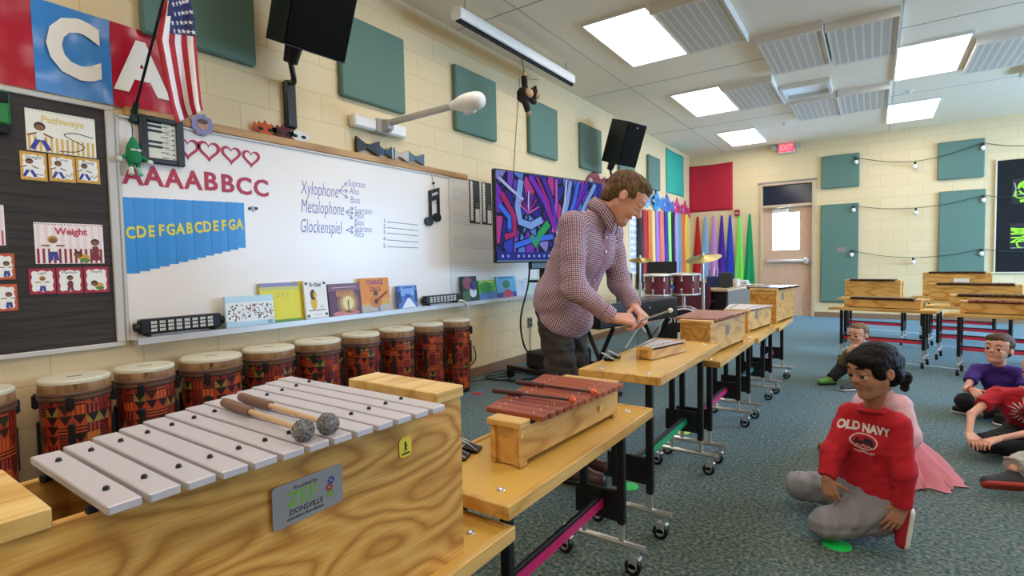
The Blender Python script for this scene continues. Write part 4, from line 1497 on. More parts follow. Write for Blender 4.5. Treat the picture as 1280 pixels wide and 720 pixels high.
def art_kind(mb, w, h, ms):
 txt(mb, 'Be Kind', h * 0.14, 0.0, h * 0.88, A(ms, '#6f7a80'), 0.75)
 lion, mane, g = A(ms, '#d9b23a'), A(ms, '#4c3426'), A(ms, '#6f7a5a')
 mb.prism(disc(w * 0.14, 14, 1, 2.1, (-w * 0.12, h * 0.42)), 0.0013, 0.002, lion)
 mb.prism(disc(w * 0.15, 14, 0.8, 1.4, (-w * 0.14, h * 0.62)), 0.0016, 0.0024, mane)
 mb.prism(disc(w * 0.1, 14, 0.8, 1.2, (-w * 0.05, h * 0.62)), 0.002, 0.0028, lion)
 mb.box((0, h * 0.21, 0.0016), (w * 0.75, h * 0.025, 0.001), g)
 mb.prism(disc(w * 0.06, 10, 1, 1.2, (w * 0.22, h * 0.3)), 0.0014, 0.002, A(ms, '#c3c8cc'))
 for sx, sy in ((-0.4, 0.92), (0.4, 0.92), (-0.4, 0.07), (0.4, 0.09)):
  mb.prism(disc(w * 0.06, 7, 1.2, 1, (sx * w, sy * h)), 0.0013, 0.002, A(ms, '#5c6660'))
 mb.box((0, h * 0.1, 0.0014), (w * 0.4, h * 0.02, 0.0008), A(ms, '#b9bcc0'))
def art_breathe(mb, w, h, ms):
 mb.box((0, h * 0.88, 0.0012), (w, h * 0.22, 0.0008), A(ms, '#7c5a74'))
 for k, (r, c) in enumerate(((0.34, '#8a6a5c'), (0.25, '#c09a62'), (0.17, '#e8d79a'))):
  mb.prism(disc(w * r, 24, 1, 1.05, (w * 0.08, h * 0.38)), 0.0013 + k * 0.0004, 0.0016 + k * 0.0004, A(ms, c))
 mb.box((w * 0.08, h * 0.26, 0.0028), (w * 0.03, h * 0.4, 0.001), A(ms, '#4a3f52'))
 mb.prism(disc(w * 0.42, 20, 1, 0.16, (0, h * 0.06)), 0.0014, 0.002, A(ms, '#c77f78'))
 txt(mb, 'BREATHE', h * 0.26, 0, h * 0.68, A(ms, '#e0964c'), 0.62, 0.001)
 mb.box((0, h * 0.88, 0.0018), (w * 0.75, h * 0.02, 0.001), A(ms, '#d9c0c8'))
def art_change(mb, w, h, ms):
 mb.prism([(-w / 2, h * 0.25), (w / 2, h * 0.4), (w / 2, h), (-w / 2, h)], 0.0012, 0.0016, A(ms, '#dd8c3a'))
 mb.box((0, h * 0.1, 0.0012), (w, h * 0.2, 0.0008), A(ms, '#b9aea4'))
 mb.prism(disc(w * 0.17, 16, 1.2, 1, (0, h * 0.3)), 0.0016, 0.0026, A(ms, '#c87a2c'))
 mb.prism(disc(w * 0.07, 12, 1, 1, (0, h * 0.3)), 0.0026, 0.003, A(ms, '#5a3018'))
 stroke(mb, [(w * 0.05, h * 0.34), (w * 0.42, h * 0.58)], w * 0.06, 0.003, A(ms, '#7a4320'))
 mb.prism(disc(w * 0.1, 12, 0.8, 1.2, (0.0, h * 0.5)), 0.0016, 0.0024, A(ms, '#4d3650'))
 mb.box((w * 0.08, h * 0.08, 0.002), (w * 0.07, h * 0.16, 0.001), A(ms, '#5a78b4'))
 c1 = A(ms, '#7c2b72')
 txt(mb, 'CHANGE', h * 0.21, 0, h * 0.86, c1, 0.72, 0.001)
 txt(mb, 'SINGS', h * 0.21, 0, h * 0.66, A(ms, '#8c2f3a'), 0.72, 0.001)
def art_blue(mb, w, h, ms):
 mb.box((0, h * 0.75, 0.0012), (w * 0.7, h * 0.4, 0.0008), A(ms, '#7fa8e0'))
 for sx in (-0.42, 0.42):
  mb.box((sx * w, h * 0.5, 0.0014), (w * 0.12, h * 0.5, 0.001), A(ms, '#1d2d5c'))
 mb.box((0, h * 0.45, 0.0014), (w * 0.3, h * 0.35, 0.001), A(ms, '#3552a8'))
 mb.prism([(-w * 0.35, 0.002), (w * 0.4, 0.002), (w * 0.1, h * 0.42), (-0.02 * w, h * 0.45)], 0.0016, 0.0024, A(ms, '#e4e8f4'))
 mb.box((0, h * 0.9, 0.0016), (w * 0.5, h * 0.05, 0.0008), A(ms, '#26407c'))
def art_dark(mb, w, h, ms):
 for c, x, y, r in (('#8c4a58', -0.1, 0.72, 0.28), ('#d9e0e4', 0.2, 0.35, 0.22), ('#2c3f86', 0.25, 0.6, 0.2), ('#3d6a4a', -0.25, 0.2, 0.24)):
  mb.prism(disc(w * r, 12, 1.1, 1, (x * w, y * h)), 0.0013, 0.002, A(ms, c))
def art_land(mb, w, h, ms):
 mb.box((0, h * 0.2, 0.0012), (w, h * 0.4, 0.0008), A(ms, '#4f7ab8'))
 mb.prism(disc(w * 0.3, 14, 1.2, 0.7, (-w * 0.1, h * 0.62)), 0.0014, 0.002, A(ms, '#2e8f3c'))
 mb.box((-w * 0.36, h * 0.65, 0.0014), (w * 0.14, h * 0.3, 0.001), A(ms, '#b0623a'))
 mb.box((0, h * 0.92, 0.0014), (w * 0.8, h * 0.06, 0.001), A(ms, '#e0d85a'))
def art_sea(mb, w, h, ms):
 mb.box((0, h * 0.12, 0.0012), (w, h * 0.24, 0.0008), A(ms, '#20408c'))
 mb.prism(disc(w * 0.24, 14, 1.1, 0.8, (0.05 * w, h * 0.08)), 0.0016, 0.002, A(ms, '#b03a54'))
 mb.prism(disc(w * 0.16, 14, 1.2, 0.8, (0.0, h * 0.62)), 0.0014, 0.002, A(ms, '#2f7a4c'))
 mb.box((0, h * 0.92, 0.0014), (w * 0.7, h * 0.07, 0.001), A(ms, '#2b64a8'))
def art_pale(mb, w, h, ms):
 mb.prism(disc(w * 0.2, 14, 0.8, 1.2, (0.05 * w, h * 0.5)), 0.0014, 0.002, A(ms, '#b9c4d4'))
 mb.box((0, h * 0.85, 0.0014), (w * 0.6, h * 0.05, 0.001), A(ms, '#8a95a8'))
book('white and light blue picture book covered in tiny figures, next to a black light bar', 284, 344, 409, 369, cc('#bcdcee'), art_white, xo=0.105)
book('yellow picture book titled LOVE behind the white and blue book', 328, 377, 402, 353, cc('#dfd53a'), art_love, xo=0.072)
book('plain bright yellow book peeking out beside the LOVE book', 370, 383, 402, 351, cc('#e2cf2c'), xo=0.055, thick=0.02)
book('white Be Kind picture book with a lion on its cover', 383.5, 411.5, 399, 350, cc('#eceaea'), art_kind, xo=0.085)
book('dusky purple picture book titled BREATHE', 413, 453, 395, 354, cc('#5d4055'), art_breathe, xo=0.09)
book('orange picture book titled CHANGE SINGS with a guitar', 453, 489, 390, 347, cc('#d8a24c'), art_change, xo=0.085)
book('small blue picture book standing apart before the far light bar', 499, 523, 385, 356.5, cc('#4a6fc0'), art_blue, xo=0.085)
book('dark multicoloured picture book, first after the far light bar', 579, 598, 374.5, 345, cc('#26303c'), art_dark, xo=0.085)
book('green and blue landscape picture book under the television edge', 600, 621, 373, 350, cc('#57b83a'), art_land, xo=0.085)
book('light blue picture book tilted behind the television cable', 622, 646, 371, 345, cc('#5aa6cf'), art_sea, xo=0.085)
book('pale grey picture book beside the television post', 646, 661, 368, 349, cc('#c9ced6'), art_pale, xo=0.085)
book('pale green picture book half hidden by the television post', 659, 676, 367, 347, cc('#b9cdb2'), art_pale, xo=0.07)
# white cup of pens and white cable at the end of the tray
pc = on_x(569, 388, 0.05)
mb = MB()
mb.tube(catmull([(0.06, pc.y + 0.0, 0.81), (0.10, pc.y + 0.06, 0.81), (0.115, pc.y + 0.12, 0.74), (0.06, pc.y + 0.13, 0.66)], 8), 0.008, 8)
tag(mb.build('power_cable', M_white, origin=(0.06, pc.y, 0.8)), 'short white cable curling down from the tray above the tallest drum', 'cable')
# wall outlet below the tray
yo, zo = Yz(661.5, 403)
b = thing('wall_outlet', 'grey metal wall outlet with a cord below the marker tray', 'outlet', (0, yo, zo))
mb = MB()
mb.box((0.012, 0, 0), (0.024, 0.075, 0.12), bev=0.004)
mb.build('cover_plate', mat('outlet_grey', '#8d8a84', 0.4, 0.4), b)
mb = MB()
for s_ in (-1, 1):
 mb.box((0.0255, 0, s_ * 0.026), (0.004, 0.036, 0.034), bev=0.004)
mb.build('socket', M_black, b)
mb = MB()
mb.tube([(0.02, 0.0, -0.06), (0.012, 0.0, -0.2), (0.012, 0.005, -zo + 0.13), (0.03, 0.0, -zo + 0.02)], 0.006, 6)
mb.build('conduit', mat('conduit_tan', '#a08f70', 0.5), b)
# ---------------------------------------------------------------- fish cut-outs and scarves
def fish(label, px, py, m, s=1.0, tilt=0.0):
 y, z = Yz(px, py)
 b = thing('fish_cutout', label, 'fish decoration', (0.012, y, z), 0, 'painted fish cut-outs')
 T = frame((0, 0, 0), (0, math.cos(tilt), math.sin(tilt)), (0, 0, 1), (1, 0, 0)) @ Matrix.Diagonal((1.75, 0.9, 1, 1))
 mb = MB(T)
 k = s
 mb.prism([(p[0] * k, p[1] * k) for p in [(-0.17, 0.0), (-0.12, 0.10), (-0.03, 0.16), (0.0, 0.27), (0.07, 0.16), (0.13, 0.07), (0.23, 0.15), (0.22, 0.0), (0.24, -0.14), (0.13, -0.06), (0.05, -0.14), (0.0, -0.19), (-0.08, -0.13)]], 0, 0.012)
 mb.build('body', m, b)
 mb = MB(T)
 mb.prism(disc(0.03 * k, 12, 1, 1, (-0.09 * k, 0.02 * k)), 0.012, 0.014, 0)
 mb.prism(disc(0.014 * k, 10, 1, 1, (-0.09 * k, 0.02 * k)), 0.014, 0.016, 1)
 for q in range(3):
  stroke(mb, [(0.0 + 0.05 * q * k - 0.02, 0.08 * k), (0.02 + 0.05 * q * k, 0.0), (-0.02 + 0.05 * q * k, -0.07 * k)], 0.012 * k, 0.014, 1)
 mb.build('painted_pattern', [cc('#d9dde2'), cc('#2c3350')], b, smooth=False)
M_fishb, M_fishb2 = mat('fish_blue', '#2f8fd0', 0.5), mat('fish_blue_deep', '#3a6fc4', 0.5)
fish('bright blue fish cut-out, first above the rainbow scarves', 819, 253, M_fishb)
fish('deeper blue fish cut-out, second above the rainbow scarves', 832.5, 257.5, M_fishb2)
fish('pink fish cut-out, third above the rainbow scarves', 845, 261, mat('fish_pink', '#c93a78', 0.5), 0.95)
fish('rosy pink fish cut-out nearest the room corner', 855, 264, mat('fish_rose', '#cf3f70', 0.5), 0.95)
fish('dark red fish cut-out peeking above the television', 742, 228, mat('fish_red', '#8c2438', 0.5), 0.9)
fish('pale blue fish cut-out next to the man behind his head', 808, 249, mat('fish_pale', '#7fb8dc', 0.5), 0.9)
def scarf(label, T, top_w, bot_w, h, col, seed, mat_o=None):
 b = thing('hanging_scarf', label, 'scarf', T.translation, 0, 'coloured dance scarves')
 Tl = T.copy()
 Tl.translation = (0, 0, 0)
 mb = MB(Tl)
 n, k = 22, 14
 rnd = random.Random(seed)
 ph = rnd.uniform(0, 6)
 ring = []
 for j in range(k + 1):
  t = j / k
  w = top_w + (bot_w - top_w) * (t ** 0.85)
  for i in range(n):
   a = 2 * PI * i / n
   fold = 1 + 0.22 * math.sin(5 * a + ph) * t
   ring.append((w / 2 * math.cos(a) * fold, -t * h, 0.018 + max(0.006, w * 0.22) * (1 + math.sin(a)) * 0.5 * fold))
 fs = []
 for j in range(k):
  for i in range(n):
   q = (i + 1) % n
   fs.append((j * n + i, (j + 1) * n + i, (j + 1) * n + q, j * n + q))
 fs.append([i for i in range(n)])
 fs.append([k * n + i for i in reversed(range(n))])
 mb.add(ring, fs)
 mb.build('cloth', mat('scarf_' + col.strip('#'), col, 0.65, spec=0.3), b)
 mb = MB(Tl)
 mb.tube([(0, 0.02, 0.0), (0, 0.015, 0.03), (0, 0.03, 0.035)], 0.005, 8)
 mb.build('hook', M_alu, b)
lefts = [(798.5, '#101014', 'black scarf, first on the side wall next to the white poster'), (804.5, '#b3161f', 'bright red scarf on the side wall next to the black one'),
   (811, '#e07a22', 'orange scarf on the side wall between red and pale yellow'), (815.5, '#f0d690', 'pale yellow scarf on the side wall'),
   (820, '#a276d6', 'violet scarf on the side wall after the pale yellow one'), (825.5, '#e87a6c', 'coral scarf on the side wall after the violet one'),
   (831, '#2d2a86', 'navy blue scarf on the side wall'), (835.5, '#9be27a', 'light green scarf on the side wall'), (840, '#141619', 'second black scarf on the side wall after the light green one'),
   (844.5, '#a99ad6', 'lavender scarf on the side wall'), (848.5, '#6f9f98', 'grey teal scarf on the side wall'), (852.5, '#e8683c', 'orange red scarf closest to the corner on the side wall'), (857, '#e8c64a', 'yellow scarf in the room corner')]
for i, (px, col, l) in enumerate(lefts):
 q = on_x(px, 262 + i * 0.55, 0.02)
 z0 = on_x(px, 362 + i * 0.2, 0.1).z
 qn = on_x(lefts[min(i + 1, len(lefts) - 1)][0], 262, 0.02).y - on_x(lefts[max(i - 1, 0)][0], 262, 0.02).y
 qn = qn / (2 if 0 < i < len(lefts) - 1 else 1)
 scarf(l, lw(q.y, q.z), qn * 0.8, qn * 1.0, q.z - z0, col, i)
for i, (px, py, pb_, col, l) in enumerate(((872.5, 271, 336, '#b51f24', 'red scarf hanging at the left of the back wall row'), (882, 271, 340, '#86aed6', 'pale blue scarf on the back wall beside the red one'),
           (892.5, 270, 343, '#c48fd0', 'lilac scarf on the back wall'), (902.5, 269.5, 346, '#4a2796', 'deep purple scarf on the back wall'),
           (913, 269, 346, '#2c43b8', 'royal blue scarf on the back wall under the red alarm box'), (924.5, 269, 347, '#83e05a', 'lime green scarf on the back wall'),
           (937.5, 268, 347, '#129a5e', 'emerald green scarf on the back wall next to the door'))):
 q = on_y(px, py, D)
 z0 = on_y(px, pb_, D).z
 scarf(l, bw(q.x, q.z), 0.04, 0.205, q.z - z0 + 0.12, col, 20 + i)
# bright white poster by the scarves
(y0, z1), (y1, _), (_, z0) = Yz(786.5, 268), Yz(797, 270), Yz(786.5, 343)
b = thing('white_poster', 'tall white printed poster between the man and the black scarf', 'poster', (0.004, (y0 + y1) / 2, z0))
w, h = y1 - y0, z1 - z0
T = frame((0, 0, 0), (0, 1, 0), (0, 0, 1), (1, 0, 0))
mb = MB(T)
mb.box((0, h / 2, 0.002), (w, h, 0.004))
mb.build('sheet', cc('#eef1f6'), b, smooth=False)
mb = MB(T)
rnd = random.Random(5)
for k in range(9):
 for j in range(3):
  mb.prism(disc(0.05, 10, rnd.uniform(0.7, 1.2), rnd.uniform(0.5, 0.9), ((j - 1) * w * 0.28, h * (0.08 + 0.105 * k))), 0.004, 0.005, 0)
mb.build('printed_pattern', cc('#b4c4d8'), b, smooth=False)
# ---------------------------------------------------------------- back wall: alarm, exit sign, string lights, black board
q = on_y(922, 266, D)
b = thing('alarm_box', 'small red fire alarm pull box on the back wall above the scarves', 'fire alarm', (q.x, D, q.z))
mb = MB()
mb.box((0, -0.03, 0), (0.10, 0.06, 0.125), bev=0.008)
mb.build('housing', mat('alarm_red', '#a81e22', 0.4), b)
mb = MB()
mb.box((0, -0.064, -0.012), (0.07, 0.012, 0.022), bev=0.004)
mb.build('pull_handle', M_white, b)
ex = on_y(983, 185.5, D - 0.05)
b = thing('exit_sign', 'lit red EXIT sign with two lamp heads above the door', 'exit sign', (ex.x, D - 0.02, ex.z))
mb = MB()
mb.box((0, -0.03, 0), (0.31, 0.055, 0.2), bev=0.01)
mb.build('housing', mat('exit_white', '#d9d0c8', 0.4), b)
mb = MB()
mb.box((0, -0.059, 0.006), (0.27, 0.004, 0.155))
mb.build('lit_panel', mat('exit_glow', '#d84a56', 0.5, emit='#e8485a', estr=0.85), b, smooth=False)
mb = MB()
mb.text('EXIT', 0.15, frame((0, -0.0618, 0.006), (1, 0, 0), (0, 0, 1)), 0, 0.001, bold=0.003, sx=0.75)
mb.build('sign_lettering', mat('exit_letter', '#f2828c', 0.5, emit='#ff8c96', estr=0.9), b, smooth=False)
for s_ in (-1, 1):
 mb = MB()
 mb.cyl((s_ * 0.155, -0.03, 0.03), (s_ * 0.19, -0.03, 0.03), 0.015, None, 10)
 mb.cyl((s_ * 0.215, -0.005, 0.03), (s_ * 0.215, -0.085, 0.02), 0.035, 0.05, 14)
 mb.build('lamp_head', mat('lamp_head_grey', '#b9b3aa', 0.4), b)
M_bulb = mat('frosted_bulb', '#f6f4ef', 0.25)
sl = [[(1068, 194, 'p'), (1070.5, 197, 'b'), (1144, 202, 'b'), (1229, 178.5, 'b'), (1286, 182, 'e')],
  [(1068, 254, 'p'), (1067, 257, 'b'), (1145, 260, 'b'), (1229.5, 244, 'b'), (1286, 246, 'e')],
  [(1068, 312, 'p'), (1064.5, 313, 'b'), (1141.5, 322, 'b'), (1227, 311, 'b'), (1286, 314, 'e')]]
nm = ['uppermost strand of string lights on the back wall', 'middle strand of string lights on the back wall', 'lowest strand of string lights on the back wall']
for i, row in enumerate(sl):
 Yp = D - 0.075
 pts = [on_y(px, py, Yp) for px, py, k in row]
 b = thing('string_light', 'black cord with round white bulbs, ' + nm[i], 'string lights', tuple(pts[0]), 0, 'string lights')
 o0 = pts[0]
 path = []
 for a, c in zip(pts[:-1], pts[1:]):
  for k in range(6):
   t = k / 6
   p = a.lerp(c, t)
   p.z -= 0.03 * math.sin(PI * t) * ((c - a).length / 0.8)
   path.append(p - o0)
 path.append(pts[-1] - o0)
 mb = MB()
 mb.tube(path, 0.0055, 6)
 mb.build('cord', mat('light_cord', '#2b3a36', 0.6), b)
 for (px, py, k), p in zip(row, pts):
  if k != 'b':
   continue
  q = p - o0
  mb = MB()
  mb.cyl(q + Vector((0, 0, 0.0)), q + Vector((0, 0, -0.05)), 0.018, None, 10)
  sock = mb.build('bulb_socket', M_black, b)
  mb = MB()
  mb.ball(q + Vector((0, 0, -0.082)), (0.034, 0.034, 0.042), 12)
  mb.build('bulb', M_bulb, b)
bb0, bb1 = on_y(1246.5, 201.5, D), on_y(1243.5, 340, D)
b = thing('display_board', 'black display board with a pale frame at the right picture edge', 'display board', (bb0.x, D, bb1.z))
bw_ = 1.8
bh = bb0.z - bb1.z
mb = MB()
mb.box((bw_ / 2, -0.015, bh / 2), (bw_, 0.03, bh))
mb.build('black_surface', mat('black_fabric', '#0d0c10', 0.9), b, smooth=False)
mb = MB()
for x in (-0.01, bw_ + 0.01):
 mb.box((x, -0.02, bh / 2), (0.02, 0.04, bh + 0.04))
mb.box((bw_ / 2, -0.02, -0.01), (bw_, 0.04, 0.02))
mb.build('board_frame', mat('pale_trim', '#d8cfb6', 0.5), b, smooth=False)
M_neon = mat('neon_green_paint', '#9be82c', 0.5, emit='#8fe02a', estr=0.25)
for i, (tl, bl, l) in enumerate((((1265, 224), 255, 'black art sheet with neon green loops, upper one on the display board'), ((1262, 279.5), 312, 'black art sheet with neon green scribbles, lower one on the display board'))):
 a, c = on_y(*tl, D - 0.03), on_y(tl[0], bl, D - 0.03)
 h = a.z - c.z
 w = h * 1.25
 b = thing('neon_artwork', l, 'artwork', (a.x, D - 0.031, c.z), 0, 'neon art sheets')
 T = frame((0, 0, 0), (1, 0, 0), (0, 0, 1))
 mb = MB(T)
 mb.box((w / 2, h / 2, 0.001), (w, h, 0.002))
 mb.build('sheet', mat('black_card', '#08090a', 0.6), b, smooth=False)
 mb = MB(T)
 rnd = random.Random(40 + i)
 if i == 0:
  for r in (0.11, 0.15, 0.19):
   pts = [(w * 0.42 + r * math.cos(t * 0.3 + r * 20) * 0.9, h * 0.6 + r * math.sin(t * 0.3) * 0.8) for t in range(21)]
   stroke(mb, pts, 0.022, 0.004, 0)
  stroke(mb, [(w * 0.2, h * 0.1), (w * 0.55, h * 0.14)], 0.04, 0.004, 0)
  stroke(mb, [(w * 0.06, h * 0.85), (w * 0.1, h * 0.6), (w * 0.04, h * 0.3)], 0.015, 0.004, 1)
  stroke(mb, [(w * 0.02, h * 0.35), (w * 0.3, h * 0.38)], 0.012, 0.004, 1)
 else:
  for k in range(9):
   y0_, y1_ = rnd.uniform(0.15, 0.95), rnd.uniform(0.15, 0.95)
   stroke(mb, [(w * 0.03, h * y0_), (w * 0.5, h * (y0_ + y1_) / 2 + 0.03), (w * 0.97, h * y1_)], 0.016, 0.004, 0)
  pts = [(w * 0.3 + 0.07 * math.cos(t * 0.35), h * 0.22 + 0.07 * math.sin(t * 0.35)) for t in range(14)]
  stroke(mb, pts, 0.02, 0.004, 0)
  stroke(mb, [(w * 0.04, h * 0.06), (w * 0.5, h * 0.07)], 0.012, 0.004, 1)
 mb.build('painted_pattern', [M_neon, cc('#9aa39a')], b, smooth=False)
# small tag on the tall green panel
q = on_y(1052, 312, D - 0.052)
mb = MB()
mb.box((q.x, D - 0.054, q.z), (0.14, 0.004, 0.09))
tag(mb.build('wall_tag', cc('#8d7f78'), origin=(q.x, D - 0.052, q.z), smooth=False), 'small grey brown plate on the tall green panel by the door', 'plate')
# ================================================================ tables, mallet instruments, drums, equipment
def at_depth(px, py, zc):
 return CAM + ray(px, py) * zc
M_lam = mat('golden_laminate', '#dbae52', 0.3, noise=0.05, scale=14, coat=0.15)
M_edge = wood('table_edge_wood', '#dfb468', '#d4a658', '#c69648', 'X', 3.0, 0.45, 3.0)
M_sleeve = mat('black_leg_sleeve', '#0d0d0f', 0.4)
def tape_mat(c):
 return mat('tape_' + c.strip('#'), c, 0.4)
def floor_table(label, c, rot, ztop, L=0.98, dp=0.36, tape='#d0246c', lip=True, group='rolling instrument tables', z_frame=0.24):
 """long axis local X, front local -Y"""
 b = thing('instrument_table', label, 'table', (c[0], c[1], 0), rot, group)
 th = 0.03
 mb = MB()
 mb.box((0, 0, ztop - th / 2), (L - 0.036, dp - 0.036, th))
 mb.build('tabletop', M_lam, b, smooth=False)
 mb = MB()
 hh = th + (0.004 if lip else 0.0)
 for s_ in (-1, 1):
  mb.box((0, s_ * (dp / 2 - 0.009), ztop - th + hh / 2), (L, 0.018, hh), bev=0.002)
  mb.box((s_ * (L / 2 - 0.009), 0, ztop - th + hh / 2), (0.018, dp - 0.036, hh), bev=0.002)
 mb.build('edge_trim', M_edge, b)
 for sx in (-1, 1):
  for sy in (-1, 1):
   mb = MB()
   mb.lathe([(0.011, 0), (0.010, 0.003), (0.006, 0.005), (0.001, 0.006)], (sx * (L / 2 - 0.075), sy * (dp / 2 - 0.075), ztop), 12)
   mb.build('bolt', M_chrome, b)
 for sx in (-1, 1):
  x = sx * (L / 2 - 0.11)
  mb = MB()
  mb.box((x, 0.0, z_frame + 0.005), (0.02, 0.19, 0.115), bev=0.003)
  mb.build('leg_plate', M_sleeve, b)
  mb = MB()
  mb.cyl((x, -0.185, 0.108), (x, 0.15, 0.108), 0.0125, None, 10)
  fb = mb.build('foot_bar', M_chrome, b)
  for sy, yy in ((-1, -0.095), (1, 0.06)):
   mb = MB()
   mb.box((x, yy, (ztop - th + 0.18) / 2), (0.029, 0.029, ztop - th - 0.18), bev=0.004)
   lg = mb.build('leg', M_sleeve, b)
   mb = MB()
   mb.box((x, yy, 0.15), (0.02, 0.02, 0.09), bev=0.003)
   mb.build('leg_tube', M_chrome, lg)
  for yy in (-0.155, 0.13):
   mb = MB()
   mb.cyl((x, yy, 0.1), (x, yy, 0.072), 0.009, None, 10)
   mb.box((x, yy + 0.008, 0.066), (0.03, 0.045, 0.012), bev=0.004)
   for q in (-1, 1):
    mb.box((x + q * 0.0145, yy + 0.014, 0.05), (0.003, 0.034, 0.046), bev=0.001)
    mb.cyl((x + q * 0.012, yy + 0.016, 0.031), (x + q * 0.016, yy + 0.016, 0.031), 0.016, None, 12)
   cs = mb.build('caster', M_chrome, b)
   mb = MB()
   mb.cyl((x - 0.0115, yy + 0.016, 0.031), (x + 0.0115, yy + 0.016, 0.031), 0.031, None, 18)
   mb.build('wheel', M_black, cs)
 mb = MB()
 mb.box((0, -0.015, z_frame + 0.015), (L - 0.24, 0.016, 0.045), bev=0.002)
 st = mb.build('stretcher', M_sleeve, b)
 mb = MB()
 mb.box((0, -0.0245, z_frame + 0.009), (L - 0.24, 0.004, 0.033))
 mb.build('coloured_tape', tape_mat(tape), st, smooth=False)
 return b
XC = 2.51
floor_table('lowest golden table carrying the big silver bar bass instrument', (XC, 0.48), R(90), 0.545, 1.0, tape='#d0246c')
floor_table('golden table with pink taped stretcher under the red wooden bar xylophone', (XC, 1.43), R(90), 0.60, 0.955, tape='#d0246c')
floor_table('higher golden table with green taped stretcher under the small glockenspiel', (XC, 2.49), R(90), 0.70, 1.0, tape='#1e9e68', z_frame=0.27)
floor_table('golden table under the pinkish bar xylophone box, with pink taped stretcher', (XC, 3.455), R(90), 0.60, 0.99, tape='#d0246c')
floor_table('golden table with teal taped stretcher under the pale bar box', (XC + 0.02, 4.385), R(90), 0.597, 0.82, tape='#2aa89a')
floor_table('last golden table of the aisle row, under the tall wooden bass box', (XC + 0.04, 5.27), R(90), 0.58, 0.9, tape='#d05aa0')
M_pine = wood('pine_box', '#dcae62', '#cf9c4e', '#b9843a', 'X', 2.4, 0.42, 5.0, stretch=4)
M_ply = wood('fir_plywood', '#e4b362', '#d69f4c', '#b67c34', 'X', 2.1, 0.42, 11.0, stretch=2.4, soft=True)
M_pinecap = wood('pine_cap', '#e6c07a', '#dbb068', '#c89a52', 'Y', 3.0, 0.4, 3.0)
M_ply_cap = wood('fir_cap', '#ecca84', '#e4bc70', '#d2a354', 'X', 3.0, 0.38, 5.0)
M_rose = wood('rosewood_bar', '#ab5a3c', '#9b4e34', '#7e3c28', 'Y', 3.0, 0.35, 3.0, coat=0.2)
M_rosepink = wood('pinkish_bar', '#b0705e', '#a06352', '#8d5545', 'Y', 3.0, 0.3, 3.0, coat=0.3)
M_darkbar = wood('dark_bar', '#54281c', '#471f16', '#381812', 'Y', 3.0, 0.3, 3.0, coat=0.3)
M_silver = mat('silver_bar', '#c9c4ca', 0.45, 0.25)
M_felt = mat('black_felt', '#101012', 0.95)
